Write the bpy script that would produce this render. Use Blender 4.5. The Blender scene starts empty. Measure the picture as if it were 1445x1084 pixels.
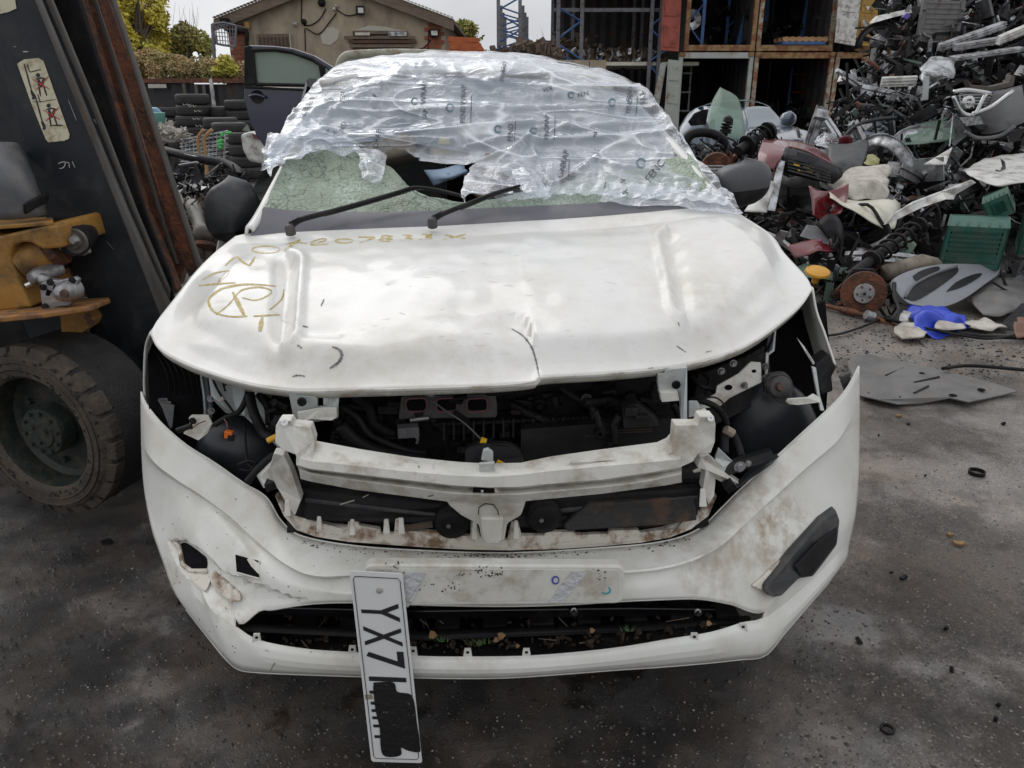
import bpy, math, random
from mathutils import Vector, Matrix, noise
from mathutils.bvhtree import BVHTree
R = math.radians
rnd = random.Random(7)
scene = bpy.context.scene
COL = scene.collection

# ------------------------------------------------------------------ camera
CAM_H = 1.42; PITCH = R(20.5); FPX = 1091.0
cam_d = bpy.data.cameras.new('camera'); cam = bpy.data.objects.new('camera', cam_d); COL.objects.link(cam)
cam.location = (0, 0, CAM_H); cam.rotation_euler = (math.pi/2 - PITCH, 0, 0)
cam_d.sensor_width = 36; cam_d.lens = FPX/1445*36; cam_d.clip_end = 2000; cam_d.clip_start = 0.02
scene.camera = cam

# ------------------------------------------------------------------ world, sun, exposure
SUN_EL = R(41); SUN_ROT = R(-36)
w = bpy.data.worlds.new('World'); scene.world = w; w.use_nodes = True
nt = w.node_tree; nt.nodes.clear()
out = nt.nodes.new('ShaderNodeOutputWorld'); bg = nt.nodes.new('ShaderNodeBackground')
sky = nt.nodes.new('ShaderNodeTexSky'); sky.sky_type = 'NISHITA'; sky.sun_disc = False
sky.sun_elevation = SUN_EL; sky.sun_rotation = SUN_ROT; sky.air_density = 1.0; sky.dust_density = 2.0
hsv = nt.nodes.new('ShaderNodeHueSaturation'); hsv.inputs['Saturation'].default_value = 0.12
hsv.inputs['Value'].default_value = 0.6
tc = nt.nodes.new('ShaderNodeTexCoord'); mp = nt.nodes.new('ShaderNodeMapping'); mp.inputs['Scale'].default_value = (1.2, 1.2, 4)
nz = nt.nodes.new('ShaderNodeTexNoise'); nz.inputs['Scale'].default_value = 2.2; nz.inputs['Detail'].default_value = 5
rp = nt.nodes.new('ShaderNodeValToRGB')
rp.color_ramp.elements[0].position = 0.3; rp.color_ramp.elements[0].color = (7.2, 7.35, 7.8, 1)
rp.color_ramp.elements[1].position = 0.72; rp.color_ramp.elements[1].color = (10.6, 10.7, 11.0, 1)
mx = nt.nodes.new('ShaderNodeMixRGB'); mx.inputs[0].default_value = 0.8
L = nt.links.new
L(sky.outputs[0], hsv.inputs['Color']); L(hsv.outputs[0], mx.inputs[1])
L(tc.outputs['Generated'], mp.inputs[0]); L(mp.outputs[0], nz.inputs[0]); L(nz.outputs[0], rp.inputs[0]); L(rp.outputs[0], mx.inputs[2])
# overcast: the zenith is brighter than the horizon
sxyz = nt.nodes.new('ShaderNodeSeparateXYZ'); L(tc.outputs['Generated'], sxyz.inputs[0])
mr_ = nt.nodes.new('ShaderNodeMapRange'); mr_.inputs[1].default_value = 0; mr_.inputs[2].default_value = 1; mr_.inputs[3].default_value = .92; mr_.inputs[4].default_value = 1.35; L(sxyz.outputs[2], mr_.inputs[0])
vm = nt.nodes.new('ShaderNodeVectorMath'); vm.operation = 'SCALE'; L(mx.outputs[0], vm.inputs[0]); L(mr_.outputs[0], vm.inputs['Scale'])
L(vm.outputs[0], bg.inputs[0]); bg.inputs[1].default_value = 0.1; L(bg.outputs[0], out.inputs[0])
sd = bpy.data.lights.new('sun', 'SUN'); sun = bpy.data.objects.new('sun', sd); COL.objects.link(sun)
sd.energy = 1.0; sd.angle = R(55); sd.color = (1, 0.97, 0.93)
az = SUN_ROT
sdir = Vector((math.sin(az)*math.cos(SUN_EL), math.cos(az)*math.cos(SUN_EL), math.sin(SUN_EL)))
sun.rotation_euler = (-sdir).to_track_quat('-Z', 'Y').to_euler()
scene.view_settings.view_transform = 'Standard'; scene.view_settings.look = 'None'
scene.view_settings.gamma = 1; scene.view_settings.exposure = -0.10; scene.view_settings.use_curve_mapping = False
scene.cycles.max_bounces = 8; scene.cycles.transparent_max_bounces = 16
scene.cycles.use_adaptive_sampling = True

# ------------------------------------------------------------------ measuring helpers (photo pixel + known depth -> place)
CP, SP = math.cos(PITCH), math.sin(PITCH)
CO = Vector((0, 0, CAM_H))
def ray(x, y):
    a = (x-722.5)/FPX; b = -(y-542)/FPX
    return Vector((a, CP+b*SP, -SP+b*CP))
def at(x, y, Y):                       # point at distance Y ahead
    d = ray(x, y); return CO + d*(Y/d.y)
def gz(x, y, z=0.0):                   # point at height z
    d = ray(x, y); return CO + d*((z-CAM_H)/d.z)
YAW = R(4); ORG = Vector((-.03, 1.36, 0))
RV = Vector((-math.sin(YAW), math.cos(YAW), 0)); LV = Vector((math.cos(YAW), math.sin(YAW), 0))
def pv(x, y, v):                       # point on the car's cross plane v metres behind its nose
    d = ray(x, y); return CO + d*((v + ORG.dot(RV))/d.dot(RV))
def cw(u, v, z):                       # car coordinates
    return ORG + LV*u + RV*v + Vector((0, 0, z))
def topx(p):
    q = p - CO; dep = q.y*CP - q.z*SP; up = q.y*SP + q.z*CP
    return (722.5 + q.x/dep*FPX, 542 - up/dep*FPX)

# ------------------------------------------------------------------ objects
def worldloc(o):
    v = Vector((0, 0, 0))
    while o: v = v + o.location; o = o.parent
    return v
def thing(name, label, cat, loc=(0, 0, 0), group=None):
    o = bpy.data.objects.new(name, None); COL.objects.link(o); o.location = loc
    o.empty_display_size = .1
    o['label'] = label; o['category'] = cat; o['kind'] = 'thing'
    if group: o['group'] = group
    return o
def tag(o, label, cat, group=None):
    o['label'] = label; o['category'] = cat; o['kind'] = 'thing'
    if group: o['group'] = group
    return o
class MB:
    def __init__(s): s.v = []; s.f = []
    def add(s, vs, fs):
        n = len(s.v); s.v += [Vector(a) for a in vs]; s.f += [tuple(i+n for i in f) for f in fs]; return s
    def box(s, c, size, rot=None):
        x, y, z = [a/2 for a in size]
        vs = [Vector((i, j, k)) for i in (-x, x) for j in (-y, y) for k in (-z, z)]
        if rot is not None:
            if not isinstance(rot, Matrix): rot = Matrix.Rotation(rot[2], 3, 'Z') @ Matrix.Rotation(rot[1], 3, 'Y') @ Matrix.Rotation(rot[0], 3, 'X')
            vs = [rot @ a for a in vs]
        c = Vector(c)
        return s.add([a+c for a in vs], [(0, 1, 3, 2), (4, 6, 7, 5), (0, 4, 5, 1), (2, 3, 7, 6), (0, 2, 6, 4), (1, 5, 7, 3)])
    def tube(s, pts, r, n=8, cap=True):
        pts = [Vector(p) for p in pts]; m = len(pts)
        if m < 2: return s
        rs = r if isinstance(r, (list, tuple)) else [r]*m
        t0 = (pts[1]-pts[0]).normalized()
        a = t0.orthogonal().normalized(); vs = []
        for i, p in enumerate(pts):
            t = (pts[min(i+1, m-1)]-pts[max(i-1, 0)])
            t = t.normalized() if t.length > 1e-9 else t0
            a = (a - t*a.dot(t)); a = a.normalized() if a.length > 1e-6 else t.orthogonal().normalized()
            b = t.cross(a)
            for k in range(n):
                q = 2*math.pi*k/n; vs.append(p + (a*math.cos(q)+b*math.sin(q))*rs[i])
        fs = [(i*n+k, i*n+(k+1) % n, (i+1)*n+(k+1) % n, (i+1)*n+k) for i in range(m-1) for k in range(n)]
        if cap: fs += [tuple(range(n-1, -1, -1)), tuple(range((m-1)*n, m*n))]
        return s.add(vs, fs)
    def plate(s, pts, th):             # polygon extruded by vector th
        pts = [Vector(p) for p in pts]; n = len(pts); th = Vector(th)
        return s.add(pts+[p+th for p in pts], [tuple(range(n)), tuple(range(2*n-1, n-1, -1))] + [(i, i+n, (i+1) % n+n, (i+1) % n) for i in range(n)])
    def grid(s, rows, closed=False):
        m = len(rows[0]); vs = [p for r_ in rows for p in r_]
        e = m if closed else m-1
        return s.add(vs, [(i*m+j, i*m+(j+1) % m, (i+1)*m+(j+1) % m, (i+1)*m+j) for i in range(len(rows)-1) for j in range(e)])
    def lathe(s, prof, c, axis=(0, 0, 1), n=24):   # profile of (radius, along)
        ax = Vector(axis).normalized(); a = ax.orthogonal().normalized(); b = ax.cross(a); c = Vector(c)
        rows = [[c + ax*h + (a*math.cos(2*math.pi*k/n)+b*math.sin(2*math.pi*k/n))*max(r_, 1e-4) for k in range(n)] for r_, h in prof]
        return s.grid(rows, True)
    def bvh(s): return BVHTree.FromPolygons(s.v, s.f)
    def build(s, name, mat, parent=None, smooth=False, bevel=0, subsurf=0, solid=0, kind=None, label=None, sharp=0):
        off = worldloc(parent) if parent else Vector((0, 0, 0))
        me = bpy.data.meshes.new(name); me.from_pydata([tuple(v-off) for v in s.v], [], s.f); me.update()
        if smooth:
            me.polygons.foreach_set('use_smooth', [True]*len(me.polygons))
            if sharp: me.set_sharp_from_angle(angle=R(sharp))
        me.materials.append(mat)
        o = bpy.data.objects.new(name, me); COL.objects.link(o)
        if parent: o.parent = parent
        if solid:
            m = o.modifiers.new('t', 'SOLIDIFY'); m.thickness = abs(solid)
            face = sum((CO-off-p.center).normalized().dot(p.normal) for p in me.polygons)
            m.offset = -1 if face > 0 else 1
        if subsurf:
            m = o.modifiers.new('s', 'SUBSURF'); m.levels = m.render_levels = subsurf
        if bevel:
            m = o.modifiers.new('b', 'BEVEL'); m.width = bevel; m.segments = 2; m.limit_method = 'ANGLE'
            m.use_clamp_overlap = True
        if kind: o['kind'] = kind
        if label: o['label'] = label
        return o
def copy_tree(o, parent=None):
    c = o.copy(); COL.objects.link(c); c.parent = parent
    for ch in list(o.children): copy_tree(ch, c)
    return c
def structure(o): o['kind'] = 'structure'; return o
def cr(pts, n):                        # catmull-rom through points, n samples per span
    P = [Vector(p) for p in pts]; o = []
    for i in range(len(P)-1):
        a = P[i-1] if i else P[0]*2-P[1]; b, c = P[i], P[i+1]; d = P[i+2] if i+2 < len(P) else P[-1]*2-P[-2]
        for k in range(n):
            t = k/n; o.append(.5*((2*b)+(c-a)*t+(2*a-5*b+4*c-d)*t*t+(3*b-a-3*c+d)*t**3))
    o.append(P[-1]); return o
def resample(pts, n):
    ds = [0]
    for a, b in zip(pts, pts[1:]): ds.append(ds[-1]+(Vector(b)-Vector(a)).length)
    o = []; j = 0
    for k in range(n):
        t = ds[-1]*k/(n-1)
        while j < len(ds)-2 and ds[j+1] < t: j += 1
        q = (t-ds[j])/max(ds[j+1]-ds[j], 1e-9); o.append(Vector(pts[j]).lerp(Vector(pts[j+1]), min(max(q, 0), 1)))
    return o
def surf(ctrl, nu, nv):                # smooth surface through a grid of control points
    rows = [cr(r_, nu) for r_ in ctrl]
    cols = [cr([r_[j] for r_ in rows], nv) for j in range(len(rows[0]))]
    return [[c[i] for c in cols] for i in range(len(cols[0]))]
def coons(bot, top, lef, rig, nu, nv):
    B, T, Lf, Rt = resample(bot, nu), resample(top, nu), resample(lef, nv), resample(rig, nv)
    o = []
    for j in range(nv):
        t = j/(nv-1); row = []
        for i in range(nu):
            s_ = i/(nu-1)
            p = B[i]*(1-t)+T[i]*t + Lf[j]*(1-s_)+Rt[j]*s_ - (B[0]*(1-s_)*(1-t)+B[-1]*s_*(1-t)+T[0]*(1-s_)*t+T[-1]*s_*t)
            row.append(p)
        o.append(row)
    return o
def sm(a, b, x):
    t = min(max((x-a)/(b-a), 0), 1); return t*t*(3-2*t)
def polydist(pts, x, y):               # signed distance of (x,y) from a polyline
    best = 1e9; sg = 1
    for (ax, ay), (bx, by) in zip(pts, pts[1:]):
        dx, dy = bx-ax, by-ay; t = min(max(((x-ax)*dx+(y-ay)*dy)/(dx*dx+dy*dy), 0), 1)
        ex, ey = x-ax-dx*t, y-ay-dy*t; d = math.hypot(ex, ey)
        if d < best: best = d; sg = 1 if dx*ey-dy*ex > 0 else -1
    return best*sg
def onto(bvh, x, y, off=.002):
    d = ray(x, y).normalized(); h = bvh.ray_cast(CO, d)
    return None if h[0] is None else h[0]-d*off
def stroke(mb, bvh, pts, wd, off=.0015, step=3, jit=0):
    """a mark of width wd laid on a surface"""
    P = [Vector((p[0], p[1], 0)) for p in pts]
    if len(P) > 2: P = cr(P, 6)
    ln = sum((b-a).length for a, b in zip(P, P[1:])); P = resample(P, max(2, int(ln/step)))
    prev = None
    for i, p in enumerate(P):
        t = (P[min(i+1, len(P)-1)]-P[max(i-1, 0)]).normalized(); nrm = Vector((-t.y, t.x, 0))
        w_ = wd*(.55+.45*math.sin(math.pi*min(1, (i+.6)/len(P))))*(1+jit*rnd.uniform(-1, 1))/2
        a = onto(bvh, p.x+nrm.x*w_, p.y+nrm.y*w_, off); b = onto(bvh, p.x-nrm.x*w_, p.y-nrm.y*w_, off)
        if a is None or b is None: prev = None; continue
        if prev and (prev[0]-a).length < .08: mb.add([prev[0], prev[1], b, a], [(0, 1, 2, 3)])
        prev = (a, b)
def text_verts(s, bold=False):
    c = bpy.data.curves.new('t', 'FONT'); c.body = s; c.size = 1; c.resolution_u = 2
    if bold: c.offset = .02
    o = bpy.data.objects.new('t', c); COL.objects.link(o); bpy.context.view_layer.update()
    me = o.to_mesh(); vs = [v.co.copy() for v in me.vertices]; fs = [tuple(p.vertices) for p in me.polygons]
    o.to_mesh_clear(); bpy.data.objects.remove(o); bpy.data.curves.remove(c)
    return vs, fs
def ptext(mb, bvh, s, x, y, ang, size, off=.002, stretch=1.0, bold=False):
    vs, fs = text_verts(s, bold); ca, sa = math.cos(ang), math.sin(ang); o = []; bad = set()
    for i, v in enumerate(vs):
        a, b = v.x*size*stretch, -v.y*size
        p = onto(bvh, x+a*ca-b*sa, y+a*sa+b*ca, off)
        if p is None: bad.add(i); p = Vector((0, 0, 0))
        o.append(p)
    mb.add(o, [f for f in fs if not bad & set(f)])

# ------------------------------------------------------------------ materials
def mat(name, col, rough=.5, metal=0, col2=None, scale=6, lo=.4, hi=.65, bump=0, bscale=40, coat=0, dirt=None, dscale=3, dlo=.5, dhi=.7, damt=1, rvar=0, spec=.5, stretch=(1, 1, 1)):
    m = bpy.data.materials.new(name); m.use_nodes = True; n = m.node_tree.nodes; l = m.node_tree.links.new
    b = n['Principled BSDF']; b.inputs['Roughness'].default_value = rough; b.inputs['Metallic'].default_value = metal
    b.inputs['Base Color'].default_value = (*col, 1); b.inputs['Coat Weight'].default_value = coat; b.inputs['Coat Roughness'].default_value = .06
    b.inputs['Specular IOR Level'].default_value = spec
    g = n.new('ShaderNodeNewGeometry'); mp_ = n.new('ShaderNodeMapping'); l(g.outputs['Position'], mp_.inputs[0]); mp_.inputs['Scale'].default_value = stretch
    def ns(sc, det=6):
        t = n.new('ShaderNodeTexNoise'); t.inputs['Scale'].default_value = sc; t.inputs['Detail'].default_value = det; t.inputs['Roughness'].default_value = .65; l(mp_.outputs[0], t.inputs[0]); return t
    def ramp(src, a, b_):
        r_ = n.new('ShaderNodeMapRange'); r_.inputs[1].default_value = a; r_.inputs[2].default_value = b_; l(src, r_.inputs[0]); return r_.outputs[0]
    cur = None
    if col2:
        x = n.new('ShaderNodeMixRGB'); x.inputs[1].default_value = (*col, 1); x.inputs[2].default_value = (*col2, 1); l(ramp(ns(scale).outputs[0], lo, hi), x.inputs[0]); cur = x.outputs[0]
    if dirt:
        x = n.new('ShaderNodeMixRGB'); x.inputs[1].default_value = (*col, 1)
        if cur: l(cur, x.inputs[1])
        x.inputs[2].default_value = (*dirt, 1)
        f1 = ramp(ns(dscale, 10).outputs[0], dlo, dhi)
        mm = n.new('ShaderNodeMath'); mm.operation = 'MULTIPLY'; l(f1, mm.inputs[0]); mm.inputs[1].default_value = damt; l(mm.outputs[0], x.inputs[0]); cur = x.outputs[0]
        rr = n.new('ShaderNodeMapRange'); rr.inputs[3].default_value = rough; rr.inputs[4].default_value = min(1, rough+.35); l(mm.outputs[0], rr.inputs[0]); l(rr.outputs[0], b.inputs['Roughness'])
    if cur: l(cur, b.inputs['Base Color'])
    if bump:
        bp = n.new('ShaderNodeBump'); bp.inputs['Strength'].default_value = bump; bp.inputs['Distance'].default_value = .01; l(ns(bscale, 5).outputs[0], bp.inputs['Height']); l(bp.outputs[0], b.inputs['Normal'])
    return m
M = {}
M['white'] = mat('white_paint', (.77, .765, .735), .30, coat=.35, col2=(.68, .67, .63), scale=45, lo=.56, hi=.74, dirt=(.52, .46, .35), dscale=3.4, dlo=.46, dhi=.78, damt=.5)
M['bumperw'] = mat('bumper_white_paint', (.74, .745, .70), .33, coat=.15, col2=(.66, .66, .60), scale=4, dirt=(.36, .27, .17), dscale=4.5, dlo=.50, dhi=.82, damt=.6)
M['innerw'] = mat('unpolished_white_paint', (.68, .67, .62), .5, col2=(.55, .54, .48), scale=9, dirt=(.25, .18, .11), dscale=14, dlo=.50, dhi=.72, damt=.8, bump=.1, bscale=60)
M['flangew'] = mat('muddy_white_plastic', (.66, .62, .54), .55, dirt=(.20, .11, .055), dscale=22, dlo=.48, dhi=.62, damt=.9, bump=.3, bscale=60)
M['bracket'] = mat('grey_primer_steel', (.50, .53, .52), .4, metal=.2, col2=(.40, .43, .42), scale=8, dirt=(.22, .17, .12), dscale=12, damt=.5)
M['black'] = mat('black_plastic', (.010, .010, .011), .42, col2=(.018, .018, .02), scale=10, dirt=(.09, .08, .07), dscale=9, dlo=.5, dhi=.8, damt=.3, bump=.1, bscale=90, spec=.15)
M['blackgloss'] = mat('black_gloss', (.008, .008, .010), .18, dirt=(.07, .065, .06), dscale=6, dlo=.5, dhi=.8, damt=.4)
M['grey'] = mat('grey_plastic', (.105, .11, .12), .45, col2=(.075, .08, .09), dirt=(.22, .19, .15), dscale=9, dlo=.46, dhi=.7, damt=.55, bump=.15, bscale=200)
M['darkgrey'] = mat('dark_grey_plastic', (.030, .032, .036), .4, dirt=(.15, .13, .11), dscale=11, dlo=.48, dhi=.74, damt=.6, bump=.1, bscale=120)
M['engine'] = mat('grimy_engine', (.013, .013, .015), .5, metal=.2, col2=(.03, .028, .027), scale=18, dirt=(.09, .07, .055), dscale=20, dlo=.54, dhi=.78, damt=.6, bump=.5, bscale=90, spec=.2)
M['alu'] = mat('cast_aluminium', (.42, .42, .43), .38, metal=.8, col2=(.26, .26, .27), scale=12, dirt=(.10, .08, .07), dscale=16, dlo=.5, dhi=.7, damt=.7, bump=.3, bscale=70)
M['rust'] = mat('rusty_steel', (.17, .058, .028), .6, metal=.15, col2=(.055, .03, .022), scale=14, lo=.4, hi=.6, dirt=(.35, .13, .045), dscale=30, dlo=.55, dhi=.7, damt=.8, bump=.9, bscale=60)
M['rustlight'] = mat('rust_on_paint', (.36, .33, .26), .6, col2=(.22, .09, .035), scale=5, lo=.45, hi=.58, dirt=(.09, .045, .025), dscale=9, dlo=.5, dhi=.68, bump=.4)
M['rubber'] = mat('tyre_rubber', (.022, .022, .023), .62, col2=(.032, .031, .03), scale=9, dirt=(.085, .075, .062), dscale=7, dlo=.5, dhi=.75, damt=.5, bump=.3, bscale=60)
M['mudrubber'] = mat('muddy_solid_tyre', (.085, .066, .050), .8, col2=(.045, .038, .032), scale=9, dirt=(.15, .115, .082), dscale=20, dlo=.5, dhi=.75, damt=.7, bump=.8, bscale=70)
M['treadrub'] = mat('worn_tread_rubber', (.022, .022, .024), .6, dirt=(.08, .07, .06), dscale=16, dlo=.45, dhi=.7, damt=.6, bump=1.0, bscale=130)
M['yellow'] = mat('forklift_yellow', (.36, .19, .04), .5, col2=(.30, .14, .02), scale=7, dirt=(.06, .04, .025), dscale=9, dlo=.46, dhi=.66, damt=.85, bump=.2, bscale=60)
M['mastdark'] = mat('forklift_dark_paint', (.014, .018, .023), .42, col2=(.024, .029, .034), scale=5, dirt=(.08, .07, .06), dscale=10, dlo=.52, dhi=.8, damt=.5, bump=.08, spec=.35)
M['mastgrey'] = mat('worn_mast_steel', (.12, .115, .105), .5, metal=.4, col2=(.07, .06, .05), scale=10, dirt=(.16, .09, .05), dscale=14, dlo=.55, dhi=.75, damt=.5, stretch=(1, 1, .2))
M['hubgreen'] = mat('hub_dark_green', (.014, .023, .019), .5, dirt=(.07, .05, .035), dscale=22, dlo=.45, dhi=.7, damt=.7, bump=.5)
M['render'] = mat('old_wall_render', (.44, .37, .27), .9, col2=(.33, .27, .195), scale=1.2, dirt=(.13, .11, .09), dscale=2.2, dlo=.48, dhi=.72, damt=.7, bump=.3, bscale=10, stretch=(1, 1, .5))
M['renderpatch'] = mat('pale_render_patch', (.50, .46, .40), .9, bump=.3)
M['brick'] = mat('red_brick', (.33, .10, .05), .9, col2=(.20, .075, .05), scale=5, bump=.3)
M['bark'] = mat('bark', (.09, .07, .05), .9, bump=.5)
M['wood'] = mat('weathered_wood', (.20, .15, .11), .8, col2=(.12, .09, .07), scale=3, stretch=(1, 1, 6), bump=.3)
M['palletwood'] = mat('pallet_wood', (.42, .26, .12), .8, col2=(.3, .18, .09), scale=6)
M['orangewood'] = mat('orange_boards', (.50, .13, .04), .75, col2=(.36, .09, .03), scale=6)
M['blue'] = mat('racking_blue', (.03, .12, .34), .5, col2=(.04, .09, .2), scale=8, dirt=(.12, .06, .04), dscale=8, damt=.5)
M['rackgrey'] = mat('racking_grey', (.17, .18, .20), .5, metal=.3, dirt=(.12, .07, .05), dscale=8)
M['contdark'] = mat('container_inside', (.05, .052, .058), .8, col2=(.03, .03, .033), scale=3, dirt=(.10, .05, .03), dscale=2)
M['contgrey'] = mat('container_pale_green', (.40, .43, .40), .6, col2=(.32, .34, .30), scale=2, dirt=(.26, .12, .05), dscale=4, dlo=.55, dhi=.68, damt=.8)
M['contrust'] = mat('container_rusty_rail', (.30, .20, .09), .7, col2=(.20, .075, .03), scale=5, lo=.42, hi=.58, dirt=(.07, .035, .02), dscale=9, damt=.8, bump=.3)
M['contred'] = mat('container_red', (.36, .08, .055), .6, col2=(.27, .06, .045), scale=3, dirt=(.12, .05, .03), dscale=5)
M['contyellow'] = mat('container_yellow', (.42, .26, .06), .6, col2=(.3, .17, .04), scale=3, dirt=(.1, .06, .03), dscale=5)
M['roofbrown'] = mat('rusty_roof', (.12, .06, .04), .8, col2=(.07, .04, .03), scale=1.5)
M['fence'] = mat('dark_corrugated_fence', (.022, .024, .028), .55, dirt=(.08, .05, .035), dscale=2.5, dlo=.5, dhi=.7, stretch=(1, 1, .3))
M['navy'] = mat('navy_car_paint', (.018, .018, .05), .15, coat=.8, dirt=(.06, .06, .08), dscale=5, dlo=.6, dhi=.85, damt=.5)
M['bluegrey'] = mat('blue_grey_car_paint', (.10, .13, .17), .2, coat=.7, metal=.3)
M['red'] = mat('red_car_paint', (.14, .010, .016), .25, coat=.6, dirt=(.12, .07, .06), dscale=9, dlo=.48, dhi=.7, damt=.7)
M['cream'] = mat('cream_paint', (.62, .60, .50), .4, dirt=(.25, .2, .13), dscale=5, dlo=.5, dhi=.75, damt=.6)
M['scrapwhite'] = mat('scrap_white_paint', (.62, .62, .59), .35, dirt=(.14, .11, .08), dscale=7, dlo=.46, dhi=.66, damt=.8)
M['silver'] = mat('silver_paint', (.50, .52, .54), .3, metal=.6, dirt=(.1, .09, .08), dscale=9, dlo=.42, dhi=.62, damt=.85, bump=.3, bscale=25)
M['lightblue'] = mat('light_blue_paint', (.22, .38, .50), .3)
M['greencrate'] = mat('green_crate_plastic', (.012, .080, .052), .45, col2=(.02, .11, .08), scale=5, dirt=(.09, .10, .08), dscale=9, dlo=.46, dhi=.68, damt=.7)
M['brightgreen'] = mat('bright_green_plastic', (.08, .55, .12), .5)
M['bluesheet'] = mat('blue_plastic_sheet', (.015, .05, .5), .35, bump=.2, bscale=30)
M['cloth'] = mat('dirty_white_cloth', (.50, .47, .42), .8, dirt=(.22, .18, .14), dscale=9, dlo=.45, dhi=.7, damt=.8, bump=.4, bscale=20)
M['under'] = mat('dusty_undertray', (.15, .145, .14), .4, col2=(.09, .09, .09), scale=6, dirt=(.17, .15, .13), dscale=9, dlo=.45, dhi=.7, damt=.7, bump=.2, bscale=60)
M['chrome'] = mat('steel_rod', (.55, .55, .55), .22, metal=1)
M['brownrub'] = mat('brown_rubble', (.11, .075, .05), .9, col2=(.06, .045, .035), bump=.6)
M['soil'] = mat('soil', (.05, .032, .02), .85, col2=(.09, .06, .04), scale=30, bump=1.0, bscale=80)
M['marker'] = mat('yellow_marker', (.38, .28, .05), .5, col2=(.55, .47, .25), scale=45, lo=.4, hi=.65)
M['scratch'] = mat('bare_scratch', (.10, .10, .11), .6, col2=(.3, .3, .3), scale=60)
M['scuff'] = mat('faint_scuff', (.68, .67, .64), .6)
M['orange'] = mat('orange_plastic', (.75, .16, .02), .4)
M['ylwclip'] = mat('yellow_clip', (.75, .42, .02), .4)
M['beige'] = mat('beige_trim', (.28, .24, .19), .7, dirt=(.1, .09, .07), dscale=8)
M['foam'] = mat('cream_foam', (.62, .55, .38), .8, bump=.4, bscale=30)
M['print'] = mat('film_print', (.03, .04, .06), .5)
M['gridprint'] = mat('thin_black_print', (.02, .02, .022), .5)
M['platew'] = mat('plate_white', (.74, .75, .74), .25, dirt=(.45, .42, .36), dscale=7, dlo=.5, dhi=.8, damt=.4)
M['lensblue'] = mat('headlight_lens', (.30, .34, .37), .12, metal=.5, coat=.8)
M['leafy'] = mat('yellow_green_leaf', (.62, .50, .06), .7, col2=(.50, .46, .09), scale=.9, lo=.42, hi=.58)
M['leafg'] = mat('green_leaf', (.22, .26, .06), .7, col2=(.40, .34, .09), scale=1.6, lo=.4, hi=.62)
M['leafb'] = mat('bramble_leaf', (.28, .26, .10), .7, col2=(.40, .27, .13), scale=1.8, lo=.4, hi=.6)
M['darkint'] = mat('dark_cabin', (.006, .006, .007), .9, spec=.1)
M['bluebag'] = mat('blue_grey_airbag', (.22, .30, .40), .55, bump=.2)
M['sticker'] = mat('pictogram_cream', (.62, .58, .42), .45, dirt=(.3, .25, .15), dscale=30)
M['redmark'] = mat('pictogram_red', (.45, .05, .04), .5)
def stain(m, c, rad, col, amt):            # a brown smear with its own place on the panel
    n = m.node_tree.nodes; l = m.node_tree.links.new; b = n['Principled BSDF']; src = b.inputs['Base Color'].links[0].from_socket
    g = n.new('ShaderNodeNewGeometry'); d = n.new('ShaderNodeVectorMath'); d.operation = 'DISTANCE'; d.inputs[1].default_value = c; l(g.outputs['Position'], d.inputs[0])
    r1 = n.new('ShaderNodeMapRange'); r1.inputs[1].default_value = rad; r1.inputs[2].default_value = rad*.2; l(d.outputs['Value'], r1.inputs[0])
    t = n.new('ShaderNodeTexNoise'); t.inputs['Scale'].default_value = 18; t.inputs['Detail'].default_value = 9; t.inputs['Roughness'].default_value = .7; l(g.outputs['Position'], t.inputs[0])
    r2 = n.new('ShaderNodeMapRange'); r2.inputs[1].default_value = .40; r2.inputs[2].default_value = .68; l(t.outputs[0], r2.inputs[0])
    mu = n.new('ShaderNodeMath'); mu.operation = 'MULTIPLY'; l(r1.outputs[0], mu.inputs[0]); l(r2.outputs[0], mu.inputs[1])
    m3 = n.new('ShaderNodeMath'); m3.operation = 'MULTIPLY'; l(mu.outputs[0], m3.inputs[0]); m3.inputs[1].default_value = amt
    x = n.new('ShaderNodeMixRGB'); l(m3.outputs[0], x.inputs[0]); l(src, x.inputs[1]); x.inputs[2].default_value = (*col, 1); l(x.outputs[0], b.inputs['Base Color'])
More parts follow.
